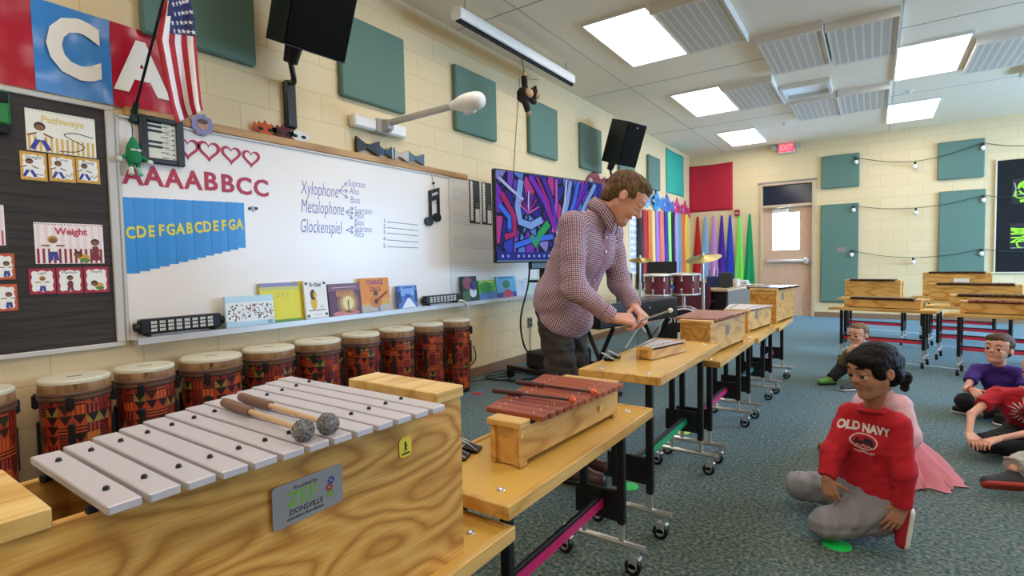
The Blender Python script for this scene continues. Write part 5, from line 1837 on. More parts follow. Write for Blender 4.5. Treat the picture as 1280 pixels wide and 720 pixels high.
def orff(label, c, rot, z, L, n, y0, y1, hb, barw, bars0, bars1, bmat, box=M_pine, cap=M_pinecap, thick=0.018, zr=0.004,
   capover=0.006, group=None, pins=True, lift=0.0, capw=0.055, name='bar_xylophone', cat='xylophone', legs=0.0, span=None, xoff=0.0, capn=None):
 """y0=(front, back) of the box at -X end, y1 at +X end; bars0/bars1 the bar ends there; hb box height; bars sit just above the rim"""
 b = thing(name, label, cat, (c[0], c[1], z), rot, group)
 h = L / 2
 t = 0.016
 def lerp(a, q, s_):
  return a + (q - a) * s_
 def yf(x):
  return lerp(y0[0], y1[0], (x + h) / L)
 def yb(x):
  return lerp(y0[1], y1[1], (x + h) / L)
 for nm, fy, sg in (('front_panel', yf, 1), ('back_panel', yb, -1)):
  mb = MB()
  xa, xb = -h, h
  lo, hi = legs, hb
  p = [(xa, fy(xa), lo), (xb, fy(xb), lo), (xb, fy(xb) + sg * t, lo), (xa, fy(xa) + sg * t, lo)]
  q = [(v[0], v[1], hi) for v in p]
  if sg < 0:
   p, q = p[::-1], q[::-1]
  mb.hull8(p, q)
  mb.build(nm, box, b, smooth=False)
 for sx in (-1, 1):
  x = sx * (h - 0.02)
  mb = MB()
  mb.box((x, (yf(x) + yb(x)) / 2, hb / 2), (t, yb(x) - yf(x) - 2 * t, hb))
  if legs:
   for yy in (yf(x) + t / 2, yb(x) - t / 2):
    mb.box((x, yy, legs / 2), (0.035, t, legs))
  mb.build('end_board', box, b, smooth=False)
  mb = MB()
  cw_ = capn if (capn and sx < 0) else capw
  xo = sx * (h - cw_ / 2 + capover)
  ya, yc = yf(xo) - capover, yb(xo) + capover
  mb.box((xo, (ya + yc) / 2, hb + 0.009 + lift), (cw_, yc - ya, 0.018 + 2 * lift), bev=0.002)
  if not lift:
   mb.box((xo - sx * 0.004, (ya + yc) / 2, hb - 0.014), (capw - 0.02, yc - ya - 0.012, 0.028))
  mb.build('end_cap', cap, b)
 mb = MB()
 xa, xb = -h + 0.03, h - 0.03
 mb.hull8([(xa, yf(xa) + t, hb * 0.35), (xb, yf(xb) + t, hb * 0.35), (xb, yb(xb) - t, hb * 0.35), (xa, yb(xa) - t, hb * 0.35)],
    [(xa, yf(xa) + t, hb * 0.35 + 0.01), (xb, yf(xb) + t, hb * 0.35 + 0.01), (xb, yb(xb) - t, hb * 0.35 + 0.01), (xa, yb(xa) - t, hb * 0.35 + 0.01)])
 mb.build('resonator_floor', box, b, smooth=False)
 zb = hb + 0.010
 pr_ = 0.0038 if L > 0.7 else 0.0026
 span = span or L - 2 * capw - 0.006
 pitch = span / n
 for k in range(n):
  s_ = (k + 0.5) / n
  x = xoff - span / 2 + (k + 0.5) * pitch
  fa, ba = lerp(bars0[0], bars1[0], s_), lerp(bars0[1], bars1[1], s_)
  mb = MB()
  mb.box((x, (fa + ba) / 2, zb + thick / 2), (pitch * barw, ba - fa, thick), bev=0.0014)
  bo = mb.build('bar', bmat, b)
  if pins:
   for f_ in (0.2, 0.8):
    mb = MB()
    yy = fa + (ba - fa) * f_
    mb.lathe([(pr_, 0), (pr_, 0.004), (pr_ * 0.7, 0.0065), (0.0004, 0.0072)], (x, yy, zb + thick - 0.002), 10)
    mb.build('pin_stud', M_black if bmat is M_silver else mat('pale_pin', '#d9b9a8', 0.4), bo)
 for f_ in (0.2, 0.8):
  mb = MB()
  pts = []
  for x in (xoff - span / 2, xoff + span / 2):
   s_ = (x - xoff + span / 2) / span
   fa, ba = lerp(bars0[0], bars1[0], s_), lerp(bars0[1], bars1[1], s_)
   pts.append((x, fa + (ba - fa) * f_, zb - 0.006))
  mb.tube(pts, 0.006, 8)
  mb.build('felt_rail', M_felt, b)
 return b
# local y = XC - world x for instruments on the aisle row (front faces the aisle)
def ly(x):
 return 2.51 - x
bass = orff('large plywood bass metallophone with wide silver bars and two grey mallets on top', (2.51, 0.475), R(90), 0.545, 0.72, 13,
   (ly(2.632), ly(2.447)), (ly(2.655), ly(2.392)), 0.338, 0.84, (ly(2.684), ly(2.410)), (ly(2.724), ly(2.225)), M_silver, M_ply, M_ply_cap, 0.011, capw=0.085, capn=0.062, span=0.513, xoff=-0.0155, lift=0.003, name='bass_metallophone', cat='metallophone')
# badge and sticker on its front
fx = lambda yw: 2.632 + (2.655 - 2.632) * (yw - 0.115) / 0.72
pl = [Vector((0, *on_x(px, py, 2.644)[1:])) for px, py in ((339, 607), (427, 583), (426, 628), (341, 661))]
yc_, zc_ = sum(p.y for p in pl) / 4, sum(p.z for p in pl) / 4
TB = frame((yc_ - 0.475, -(fx(yc_) - 2.51) - 0.0008, zc_ - 0.545), (1, 0, 0), (0, 0, 1))
mb = MB(TB)
pw, ph_ = pl[1].y - pl[0].y, (pl[0].z - pl[3].z)
mb.prism(rrect(pw, ph_, 0.006), 0, 0.0022)
bd = mb.build('donor_plate', mat('plate_silver', '#a9a5a6', 0.4, 0.5), bass, label='silver donor plate reading ZEF ZIONSVILLE')
mb = MB(TB)
mb.text('Provided by', ph_ * 0.13, frame((-0.05 * pw, ph_ * 0.33, 0.0023), (1, 0, 0), (0, 1, 0)), 1, 0.0003)
mb.text('ZEF', ph_ * 0.48, frame((-0.10 * pw, ph_ * 0.07, 0.0023), (1, 0, 0), (0, 1, 0)), 0, 0.0003, sx=1.05, bold=0.0002)
mb.text('ZIONSVILLE', ph_ * 0.19, frame((-0.05 * pw, -ph_ * 0.22, 0.0023), (1, 0, 0), (0, 1, 0)), 1, 0.0003, sx=0.92)
mb.text('education foundation', ph_ * 0.115, frame((-0.06 * pw, -ph_ * 0.36, 0.0023), (1, 0, 0), (0, 1, 0)), 1, 0.0003, sx=1.0)
for c_, q, r_ in ((2, (0.32, 0.17), 0.1), (3, (0.29, 0.01), 0.1), (0, (0.30, -0.16), 0.09)):
 for k in range(6):
  a = k * PI / 3
  mb.prism(disc(ph_ * 0.035, 8, 1, 1, (q[0] * pw + ph_ * r_ * 0.7 * math.cos(a), q[1] * ph_ + ph_ * r_ * 0.7 * math.sin(a))), 0.0023, 0.0028, c_)
mb.build('printed_lettering', [cc('#77b52c'), cc('#2a2a2e'), cc('#3a4a9c'), cc('#b0303c')], bd, smooth=False)
p_ = on_x(507.5, 559, 2.653)
TB = frame((p_.y - 0.475, -(fx(p_.y) - 2.51) - 0.0008, p_.z - 0.545), (1, 0, 0), (0, 0, 1))
mb = MB(TB)
mb.prism(rrect(0.031, 0.037, 0.008), 0, 0.0008)
bs = mb.build('yellow_sticker', mat('sticker_yellow', '#e8d43a', 0.4), bass)
mb = MB(TB)
mb.ball((0, 0.008, 0.001), (0.0025, 0.003, 0.0006), 8)
stroke(mb, [(0, 0.006), (0.0, -0.003)], 0.004, 0.0012)
stroke(mb, [(0, 0.004), (0.006, 0.002)], 0.0016, 0.0012)
stroke(mb, [(0, -0.002), (-0.004, -0.008)], 0.002, 0.0012)
stroke(mb, [(0, -0.002), (0.004, -0.007)], 0.002, 0.0012)
mb.box((0, -0.012, 0.001), (0.02, 0.003, 0.0006))
mb.build('printed_lettering', M_blackm, bs, smooth=False)
xyl = orff('soprano size xylophone with reddish brown wooden bars and two orange mallets', (2.51, 1.455), R(90), 0.604, 0.60, 13,
   (ly(2.585), ly(2.488)), (ly(2.612), ly(2.40)), 0.108, 0.9, (ly(2.622), ly(2.43)), (ly(2.664), ly(2.338)), M_rose, M_pine, M_pinecap, 0.016, capw=0.055, legs=0.014)
p_ = on_x(751.5, 510, 2.613)
mb = MB(frame((p_.y - 1.455, -(p_.x - 2.51) - 0.0006, p_.z - 0.604), (1, 0, 0), (0, 0, 1)))
mb.prism(rrect(0.018, 0.022, 0.005), 0, 0.0008)
mb.build('yellow_sticker', mat('sticker_yellow', '#e8d43a', 0.4), xyl)
gl = orff('small glockenspiel with silver bars on the higher table in front of the man', (2.515, 2.49), R(90), 0.704, 0.31, 12,
   (ly(2.525), ly(2.452)), (ly(2.592), ly(2.425)), 0.040, 0.86, (ly(2.527), ly(2.447)), (ly(2.596), ly(2.42)), M_silver, M_pine, M_pinecap, 0.004, capw=0.016, capover=0.0, name='glockenspiel', cat='glockenspiel')
x3 = orff('wooden box xylophone with pinkish brown bars and a grey square label', (2.51, 3.455), R(90), 0.604, 0.68, 13,
   (ly(2.60), ly(2.425)), (ly(2.655), ly(2.40)), 0.185, 0.93, (ly(2.62), ly(2.375)), (ly(2.685), ly(2.36)), M_rosepink, M_pine, M_pinecap, 0.016, legs=0.016)
x4 = orff('wooden box metallophone with pale silver bars between two wooden bar boxes', (2.51, 4.55), R(90), 0.601, 0.56, 12,
   (ly(2.59), ly(2.42)), (ly(2.665), ly(2.38)), 0.155, 0.9, (ly(2.60), ly(2.41)), (ly(2.69), ly(2.35)), M_silver, M_pine, M_pinecap, 0.01, legs=0.016, name='alto_metallophone', cat='metallophone')
x5 = orff('tall wooden bass xylophone with dark bars at the far end of the aisle row', (2.53, 5.42), R(90), 0.584, 0.60, 12,
   (ly(2.645), ly(2.43)), (ly(2.71), ly(2.36)), 0.29, 0.92, (ly(2.68), ly(2.40)), (ly(2.77), ly(2.30)), M_darkbar, M_ply, M_ply_cap, 0.018, legs=0.016, name='bass_xylophone')
for root, px, py, X, org in ((x3, 910.5, 412.5, 2.632, (2.51, 3.455, 0.604)), (x4, 949, 394, 2.635, (2.51, 4.55, 0.601)), (x5, 978, 370.5, 2.685, (2.53, 5.42, 0.584))):
 p_ = on_x(px, py, X)
 # sit on the slanted front panel
 lx = p_.y - org[1]
 Y0, Y1, LL = {2.632: (-0.09, -0.145, 0.68), 2.635: (-0.08, -0.155, 0.56), 2.685: (-0.135 + 0.0, -0.2, 0.60)}[X]
 yy = Y0 + (Y1 - Y0) * (lx + LL / 2) / LL
 mb = MB(frame((lx, yy - 0.0008, p_.z - org[2]), (1, (Y1 - Y0) / LL, 0), (0, 0, 1)))
 mb.prism(rrect(0.062, 0.062, 0.004), 0, 0.001)
 mb.build('grey_label', cc('#77695c'), root)
# ---------------------------------------------------------------- mallets and clips
def mallet(label, head, tail, hr, hmat, smat, grip=None, yarn=False, group=None, cat='mallet'):
 b = thing('mallet', label, cat, tuple(head), 0, group)
 h, t = Vector(head), Vector(tail)
 d = (t - h).normalized()
 mb = MB()
 mb.cyl((0, 0, 0), t - h, 0.0045, 0.0045, 10)
 mb.build('shaft', smat, b)
 if grip:
  mb = MB()
  mb.cyl((t - h) * 0.62, (t - h) * 1.0, 0.0078, 0.0085, 12)
  mb.build('grip', grip, b)
 mb = MB()
 if yarn:
  mb.ball((0, 0, 0), hr, 20)
  rnd = random.Random(int(head[1] * 1000))
  for k in range(70):
   n = Vector((rnd.gauss(0, 1), rnd.gauss(0, 1), rnd.gauss(0, 1))).normalized()
   u = n.orthogonal().normalized()
   w = n.cross(u)
   a0 = rnd.uniform(0, 6)
   e = u * math.cos(a0) + w * math.sin(a0)
   pts = [n * hr * 0.98 + e * (q - 0.5) * hr * 0.9 + n * (hr * 0.16 * math.sin(PI * q)) for q in (0, 0.25, 0.5, 0.75, 1)]
   mb.tube(pts, hr * 0.07, 5)
 else:
  mb.ball((0, 0, 0), hr, 18)
 mb.build('head', hmat, b)
 return b
M_grey_yarn = mat('grey_yarn', '#8c8c8c', 0.95, noise=0.35, scale=180, bump=0.8)
M_birch = mat('birch_shaft', '#c9a983', 0.45)
zb_ = 0.545 + 0.338 + 0.010 + 0.011
h1, h2 = on_z(379, 538, zb_ + 0.0155), on_z(410, 529.5, zb_ + 0.0155)
t1, t2 = on_z(281, 503, zb_ + 0.010), on_z(302, 496, zb_ + 0.010)
mallet('grey yarn mallet resting on the silver bars, nearer the wooden front', h1, t1, 0.0145, M_grey_yarn, M_birch, mat('brown_grip', '#7a5a4c', 0.6), True, 'grey yarn mallets')
mallet('grey yarn mallet resting on the silver bars, farther along the row', h2, t2, 0.0145, M_grey_yarn, M_birch, mat('brown_grip', '#7a5a4c', 0.6), True, 'grey yarn mallets')
zb_ = 0.604 + 0.108 + 0.010 + 0.016
M_or = mat('orange_rubber', '#d9571f', 0.4)
M_wine = mat('wine_shaft', '#4a2020', 0.4)
for px, tx, l in (((715.5, 500), (617, 488), 'orange ball mallet on the red xylophone, nearer the small end'), ((742, 490), (646, 477.5), 'orange ball mallet on the red xylophone, nearer the large end')):
 mallet(l, on_z(*px, zb_ + 0.0115), on_z(*tx, zb_ + 0.008), 0.011, M_or, M_wine, M_wine, False, 'orange mallets')
def clip(label, p, rot, ztop):
 b = thing('binder_clip', label, 'clip', (p[0], p[1], ztop), rot, 'binder clips on the tables')
 mb = MB()
 mb.prism([(-0.02, 0.0), (0.02, -0.034), (0.02, 0.006), (-0.0, 0.01)], -0.025, 0.025, 0, frame((0, 0, 0), (1, 0, 0), (0, 0, 1)))
 mb.hull8([(-0.024, -0.025, 0.0), (0.022, -0.025, -0.001), (0.022, 0.025, -0.001), (-0.024, 0.025, 0.0)],
    [(-0.024, -0.025, 0.006), (0.022, -0.025, 0.016), (0.022, 0.025, 0.016), (-0.024, 0.025, 0.006)])
 mb.build('clip_body', M_black, b, smooth=False)
 for sg in (1,):
  mb = MB()
  mb.tube(catmull([(-0.022, -0.016, 0.006), (0.012, -0.009, 0.024), (0.03, -0.007, 0.031), (0.035, 0, 0.033), (0.03, 0.007, 0.031), (0.012, 0.009, 0.024), (-0.022, 0.016, 0.006)], 5), 0.0016, 6)
  mb.build('wire_handle', M_chrome, b)
for px, l, z in (((575, 570), 'black binder clip on the table edge beside the big bass box, nearer clip', 0.60), ((590, 561), 'black binder clip on the table edge behind the red xylophone, farther clip', 0.60),
     ((743, 447), 'black binder clip on the higher table corner by the man, first of two', 0.70), ((751, 444), 'black binder clip on the higher table by the man, second of two', 0.70)):
 p = on_z(*px, z + 0.006)
 clip(l, (max(p.x, 2.355), p.y), R(200), z + 0.002)
# ---------------------------------------------------------------- right hand group of tables
RT = R(-12)
def rtab(label, nl, ztop=0.6, L=0.96, tape='#dc3a58', rot=RT):
 c = Vector((nl[0], nl[1])) + Vector((math.cos(rot), math.sin(rot))) * L / 2 + Vector((-math.sin(rot), math.cos(rot))) * 0.18
 floor_table(label, c, rot, ztop, L, tape=tape, lip=False, group='instrument tables by the back wall')
 return c
def rinst(label, c, t0, t1, Y, px_top, py_top, bmat, n=12, rot=RT, L=0.96, off=0.0, ztop=0.6, name='bar_xylophone', cat='xylophone', box=M_pine):
 d = Vector((math.cos(rot), math.sin(rot)))
 e = Vector((-math.sin(rot), math.cos(rot)))
 p = Vector(c) + d * ((t0 + t1) / 2 - 0.5) * L + e * off
 zt = on_y(px_top, py_top, p.y - 0.1).z
 hb = max(0.09, zt - ztop - 0.028)
 ln = (t1 - t0) * L
 return orff(label, p, rot, ztop, ln, n, (-0.10, 0.05), (-0.12, 0.07), hb, 0.9, (-0.115, 0.065), (-0.135, 0.085), bmat, box, M_pinecap, 0.018,
    group='wooden bar instruments by the back wall', pins=False, capw=0.06, legs=0.012, name=name, cat=cat)
c = rtab('golden table by the back wall nearest the boy in black and yellow', (2.95, 6.90), 0.6)
rinst('xylophone on the table nearest the tall green panel and the boy in black and yellow', c, 0.14, 0.86, 0, 1100, 372.5, M_darkbar)
c = rtab('golden table behind the one nearest the boy in black and yellow', (2.95, 8.55), 0.6, 0.84)
rinst('xylophone on the second table in front of the tall green panel', c, 0.14, 0.80, 0, 1100, 349, M_darkbar)
c = rtab('golden table in front of the black board, first of its column', (3.925, 6.50), 0.6)
rinst('xylophone on the first table of the column behind the boy in purple', c, 0.12, 0.98, 0, 1240, 376, M_rose)
c = rtab('golden table in front of the black board, second of its column', (3.84, 7.42), 0.6)
rinst('xylophone on the second table of the column behind the boy in purple', c, 0.22, 1.0, 0, 1240, 368.5, M_darkbar)
c = rtab('golden table in front of the black board, third of its column', (3.82, 8.28), 0.6)
rinst('xylophone on the third table of the column behind the boy in purple', c, 0.12, 0.98, 0, 1210, 354, M_darkbar)
c = rtab('golden table in front of the black board, farthest of its column', (3.80, 9.15), 0.6)
x = rinst('tall bass xylophone with a small white card, on the farthest table', c, 0.12, 0.85, 0, 1190, 339.5, M_darkbar, name='bass_xylophone')
mb = MB()
mb.box((0.06, -0.121, 0.22), (0.16, 0.003, 0.05))
mb.build('white_card', M_white, x, smooth=False)
c = rtab('golden table at the right picture edge under the tall box', (4.83, 7.25), 0.6)
rinst('tall bass xylophone cut off by the right picture edge', c, 0.0, 0.8, 0, 1268, 340, M_rose, name='bass_xylophone')
c = rtab('golden table mostly beyond the right picture edge behind the spider shirt boy', (4.92, 6.28), 0.6)
b = thing('wooden_box', 'pale wooden crate on the floor under the tables at the right edge', 'box', (5.02, 7.05, 0))
mb = MB()
mb.box((0, 0, 0.15), (0.5, 0.3, 0.3), bev=0.004)
mb.build('crate_body', M_pine, b)
mb = MB()
mb.box((0, 0, 0.31), (0.52, 0.32, 0.02), bev=0.003)
mb.build('lid', M_pinecap, b)
# tape lines and dots on the carpet
M_line = mat('pale_floor_tape', '#a9c4cf', 0.7)
for i, (a, c_, l) in enumerate((((1095, 450), (1285, 471), 'pale tape line on the carpet in front of the first tables'), ((1110, 425), (1285, 444), 'pale tape line on the carpet under the first tables'),
        ((1080, 411), (1200, 420), 'pale tape line on the carpet under the second tables'))):
 p, q = on_z(*a), on_z(*c_)
 d = (q - p)
 mb = MB()
 mb.box((0, 0, 0.0008), (d.length, 0.035, 0.0016))
 o = mb.build('floor_tape', M_line, smooth=False)
 o.location = (p + q) / 2
 o.rotation_euler = (0, 0, math.atan2(d.y, d.x))
 tag(o, l, 'tape', 'floor tape lines')
for px, col, r_, l, nm in (((1046, 681), '#17d65c', 0.052, 'bright green dot on the carpet under the kneeling boy in red', 'floor_dot'),
       ((786, 608), '#17d65c', 0.05, 'bright green dot on the carpet beside the man and the pink stretcher', 'floor_dot'),
       ((852, 540), '#c3e23c', 0.055, 'lime yellow dot on the carpet under the aisle tables', 'floor_dot')):
 p = on_z(*px)
 mb = MB()
 mb.lathe([(r_, 0.0), (r_, 0.0015), (r_ * 0.97, 0.0025)], (0, 0, 0), 32)
 o = mb.build(nm, mat('dot_' + col.strip('#'), col, 0.5, emit=None))
 o.location = p
 tag(o, l, 'floor dot', 'poly spot floor markers')
p, q = on_z(568, 500), on_z(604, 488)
d = q - p
mb = MB()
mb.box((0, 0, 0.001), (d.length, 0.02, 0.002))
o = mb.build('blue_tape', mat('blue_tape', '#3a78c0', 0.6), smooth=False)
o.location = (p + q) / 2
o.rotation_euler = (0, 0, math.atan2(d.y, d.x))
tag(o, 'strip of blue tape on the carpet beside the tallest drum', 'tape')
p = on_z(596, 492)
mb = MB()
mb.lathe([(0.05, 0.0), (0.05, 0.0015), (0.047, 0.0025)], (0, 0, 0), 24)
o = mb.build('floor_dot', mat('dot_red', '#b02a3c', 0.6))
o.location = p
tag(o, 'small red dot on the carpet behind the red xylophone', 'floor dot', 'poly spot floor markers')
# ---------------------------------------------------------------- ten tubano drums along the wall
def kente():
 g = NG('kente_print', 0.4)
 tc = g.n('TexCoord')
 sp = g.n('SeparateXYZ')
 g.l(tc.outputs['Object'], sp.inputs[0])
 at = g.n('Math', operation='ARCTAN2')
 g.l(sp.outputs['Y'], at.inputs[0])
 g.l(sp.outputs['X'], at.inputs[1])
 u = g.math('MULTIPLY', at.outputs[0], 16 / (2 * PI))
 v = g.math('MULTIPLY', sp.outputs['Z'], 22.0)
 cu, cv = g.math('FLOOR', u), g.math('FLOOR', v)
 cb = g.n('CombineXYZ')
 g.l(cu, cb.inputs[0])
 g.l(cv, cb.inputs[1])
 wn = g.n('TexWhiteNoise', noise_dimensions='2D')
 g.l(cb.outputs[0], wn.inputs['Vector'])
 fu, fv = g.math('FRACT', u), g.math('FRACT', v)
 # stripes inside a cell: some across, some upright, some triangles
 su = g.math('LESS_THAN', g.math('FRACT', g.math('MULTIPLY', fu, 3.0)), 0.45)
 sv = g.math('LESS_THAN', g.math('FRACT', g.math('MULTIPLY', fv, 3.0)), 0.45)
 tr = g.math('LESS_THAN', g.math('ABSOLUTE', g.math('SUBTRACT', g.math('MULTIPLY', fu, 2.0), 1.0)), fv)
 sel = g.math('GREATER_THAN', wn.outputs['Value'], 0.62)
 sel2 = g.math('GREATER_THAN', wn.outputs['Value'], 0.3)
 m1 = g.math('ADD', g.math('MULTIPLY', sel, tr), g.math('MULTIPLY', g.math('SUBTRACT', 1.0, sel), g.math('ADD', g.math('MULTIPLY', sel2, sv), g.math('MULTIPLY', g.math('SUBTRACT', 1.0, sel2), su))))
 base = g.ramp(wn.outputs['Value'], [(0.0, '#a8321c'), (0.25, '#7e1f18'), (0.45, '#b84a1e'), (0.6, '#8c2a1a'), (0.75, '#a83c1c'), (0.92, '#8c7a3a')], 'CONSTANT')
 wn2 = g.n('TexWhiteNoise', noise_dimensions='2D')
 ad = g.n('VectorMath', operation='ADD')
 ad.inputs[1].default_value = (17.3, 5.1, 0)
 g.l(cb.outputs[0], ad.inputs[0])
 g.l(ad.outputs[0], wn2.inputs['Vector'])
 dark = g.ramp(wn2.outputs['Value'], [(0.0, '#2a0f10'), (0.4, '#3c1412'), (0.6, '#c8641e'), (0.75, '#5a1a14'), (0.9, '#26301c')], 'CONSTANT')
 g.color(g.mix(m1, base, dark))
 return g.m
M_kente = kente()
M_skin = mat('drum_skin', '#d8d3be', 0.55, noise=0.06, scale=14)
M_band = wood('drum_band', '#b08a62', '#a07850', '#8a6442', 'Z', 3.0, 0.45, 3.0)
M_hoop = mat('drum_hoop', '#6a4a3c', 0.35)
dr = [(0.50, 0.135, 3), (0.850, 0.138, 4), (1.146, 0.132, 4), (1.483, 0.158, 4), (1.835, 0.152, 4), (2.190, 0.152, 4), (2.560, 0.138, 4), (2.915, 0.142, 4), (3.270, 0.138, 4), (3.640, 0.134, 4)]
lbl = ['hand drum cut off by the left picture edge', 'hand drum numbered 5 below the end of the bulletin board', 'hand drum numbered 7 under the first black light bar', 'wide hand drum numbered 8 behind the mallet handles',
  'hand drum under the LOVE book', 'hand drum under the BREATHE book, with upright print', 'hand drum under the small blue book', 'hand drum just before the last two of the row', 'hand drum second to last in the row along the wall', 'last hand drum of the row, nearest the television']
HD = 0.665
for i, (y, r, nl) in enumerate(dr):
 b = thing('hand_drum', 'tall ' + lbl[i].replace('wide ', '') if i != 3 else lbl[3], 'drum', (0.21, y, 0), R(23 * i), 'red print hand drums along the wall')
 mb = MB()
 mb.lathe([(r * 0.9, 0.012), (r * 0.93, 0.02), (r * 0.98, HD - 0.11), (r * 0.98, HD - 0.10)], n=36)
 mb.build('shell', M_kente, b)
 mb = MB()
 mb.lathe([(r * 0.86, 0.0), (r * 0.92, 0.0), (r * 0.94, 0.03), (r * 0.91, 0.034)], n=32)
 mb.build('foot_ring', M_black, b)
 mb = MB()
 mb.lathe([(r * 0.985, HD - 0.1), (r * 1.0, HD - 0.095), (r * 1.03, HD - 0.09), (r * 1.03, HD - 0.082), (r * 1.0, HD - 0.079), (r * 1.0, HD - 0.075), (r * 1.035, HD - 0.072), (r * 1.035, HD - 0.063), (r * 1.0, HD - 0.058)], n=36)
 mb.build('hoop', M_hoop, b)
 mb = MB()
 mb.lathe([(r * 0.985, HD - 0.063), (r * 1.0, HD - 0.058), (r * 1.0, HD - 0.012), (r * 0.97, HD - 0.003)], n=36)
 mb.build('collar_band', M_band, b)
 mb = MB()
 mb.lathe([(r * 1.004, HD - 0.02), (r * 1.004, HD - 0.008), (r * 0.96, HD - 0.001), (r * 0.9, HD), (r * 0.3, HD + 0.001)], n=36)
 hd = mb.build('head', M_skin, b)
 # number and small mark printed on the head collar
 ang0 = math.atan2(CAM.y - y, CAM.x - 0.21) - R(23 * i)
 mb = MB()
 u = Vector((-math.sin(ang0), math.cos(ang0), 0))
 nrm = Vector((math.cos(ang0), math.sin(ang0), 0))
 if i in (1, 2, 3):
  mb.text(str([4, 5, 7, 8][i]), 0.034, frame(nrm * (r * 1.001) + Vector((0, 0, HD - 0.034)), u, (0, 0, 1)), 0, 0.0008)
 mb.box((0, 0, 0), (0.06, 0.008, 0.0012), 0, frame(nrm * (r * 0.2) + Vector((0, 0, HD + 0.0015)), u, -nrm))
 mb.build('printed_lettering', M_blackm, hd, smooth=False)
 for k in range(nl):
  a = ang0 - 0.5 + 2 * PI * k / nl + 0.35
  ca, sa = math.cos(a), math.sin(a)
  Tm = Matrix.Rotation(a, 4, 'Z')
  mb = MB(Tm)
  mb.box((r * 1.05, 0, HD - 0.105), (0.03, 0.028, 0.06), bev=0.004)
  mb.cyl((r * 1.07, 0, HD - 0.14), (r * 1.07, 0, HD - 0.07), 0.008, None, 8)
  mb.box((r * 1.0, 0, HD - 0.30), (0.02, 0.024, 0.2), bev=0.004)
  mb.build('tuning_lug', M_black, b)
# ---------------------------------------------------------------- television on a rolling stand
def glassart():
 g = NG('screen_picture', 0.5)
 g.b.inputs['Specular IOR Level'].default_value = 0.05
 v = g.coords('Object', (1.0, 1.0, 1.0))
 # leaded glass cells, lengthened into shards
 n = g.n('TexNoise')
 n.inputs['Scale'].default_value = 1.6
 g.l(v, n.inputs['Vector'])
 sc = g.coords('Object', (5.5, 1, 2.6), (0, R(18), 0))
 ad = g.mix(0.22, sc, n.outputs['Color'], 'ADD')
 vo = g.n('TexVoronoi', feature='F1')
 vo.inputs['Scale'].default_value = 1.7
 g.l(ad, vo.inputs['Vector'])
 ve = g.n('TexVoronoi', feature='DISTANCE_TO_EDGE')
 ve.inputs['Scale'].default_value = 1.7
 g.l(ad, ve.inputs['Vector'])
 sp = g.n('SeparateColor')
 g.l(vo.outputs['Color'], sp.inputs[0])
 col = g.ramp(sp.outputs[0], [(0.0, '#2a1f8c'), (0.14, '#6a3fd0'), (0.26, '#1f2f9c'), (0.36, '#7a48c8'), (0.46, '#2f3fc0'), (0.56, '#c23a94'), (0.64, '#5a86e0'), (0.74, '#3a1a6c'), (0.84, '#8a86d8'), (0.93, '#7a2fc0')], 'CONSTANT')
 edge = g.math('GREATER_THAN', ve.outputs['Distance'], 0.07)
 c2 = g.mix(edge, '#0c0a24', col)
 g.color('#000000') if False else None
 g.b.inputs['Base Color'].default_value = (0.01, 0.01, 0.02, 1)
 g.l(c2, g.b.inputs['Emission Color'])
 g.b.inputs['Emission Strength'].default_value = 0.5
 return g.m
tl, tr = on_z(618.3, 209.8, 2.03), on_z(753.8, 228.5, 2.03)
dv = Vector((tr.x - tl.x, tr.y - tl.y, 0))
wT = dv.length
dv.normalize()
hT = wT / 1.78 - 0.01
cT = (tl + tr) / 2
nT = Vector((dv.y, -dv.x, 0))
b = thing('television', 'large flat television showing purple stained glass artwork on a rolling stand', 'television', (cT.x, cT.y, 0), math.atan2(dv.y, dv.x))
# local: X along the screen, -Y towards the viewer
mb = MB()
mb.box((0, 0.03, 2.03 - hT / 2), (wT, 0.05, hT), bev=0.008)
mb.build('cabinet', M_black, b)
mb = MB()
mb.box((0, 0.003, 2.03 - hT / 2 + 0.005), (wT - 0.03, 0.004, hT - 0.04))
scr = mb.build('screen', glassart(), b, smooth=False)
def em(c, s_=0.6):
 return mat('screen_' + c.strip('#'), '#050505', 0.5, emit=c, estr=s_, spec=0.05)
TS = frame((0, 0.0008, 2.03 - hT / 2 + 0.005), (1, 0, 0), (0, 0, 1))
ms = [em('#120c3a'), em('#7fa6ea'), em('#7a30c0'), em('#2fa05a'), em('#3f6fe8'), em('#a02a6c'), em('#b4b8ea'), em('#4a30b0'), em('#b45cc4'), em('#2a2f8c')]
mb = MB(TS)
SW, SH = wT - 0.03, hT - 0.04
def sh(pts, m, w=None):
 P = [(x * SW, y * SH) for x, y in pts]
 if w:
  stroke(mb, P, (w + 0.022), 0.0006, 0)
  stroke(mb, P, w, 0.001, m)
 else:
  mb.prism(P, 0, 0.001, m)
sh([(-0.5, -0.5), (0.5, -0.5), (0.5, -0.41), (-0.5, -0.41)], 9)
rnd = random.Random(12)
for x0, x1, m, w in ((-0.10, 0.02, 7, 0.05), (0.16, 0.05, 1, 0.05), (0.02, -0.02, 8, 0.035), (-0.22, 0.0, 2, 0.06), (0.24, 0.10, 4, 0.05), (0.33, 0.08, 7, 0.06), (0.12, 0.04, 6, 0.03), (0.42, 0.16, 1, 0.05), (-0.16, 0.0, 5, 0.03), (0.29, 0.13, 2, 0.04)):
 sh([(x0, 0.48), ((x0 + x1) / 2 + 0.02, 0.2), (x1, -0.1 - rnd.uniform(0, 0.1))], m, w)
sh([(0.02, -0.1), (0.03, -0.4)], 6, 0.035)
sh([(-0.30, 0.42), (-0.33, 0.1), (-0.31, -0.06), (-0.22, -0.1), (-0.12, -0.02)], 1, 0.07)
sh([(-0.46, 0.25), (-0.36, 0.0), (-0.36, -0.2), (-0.44, -0.24)], 5, 0.06)
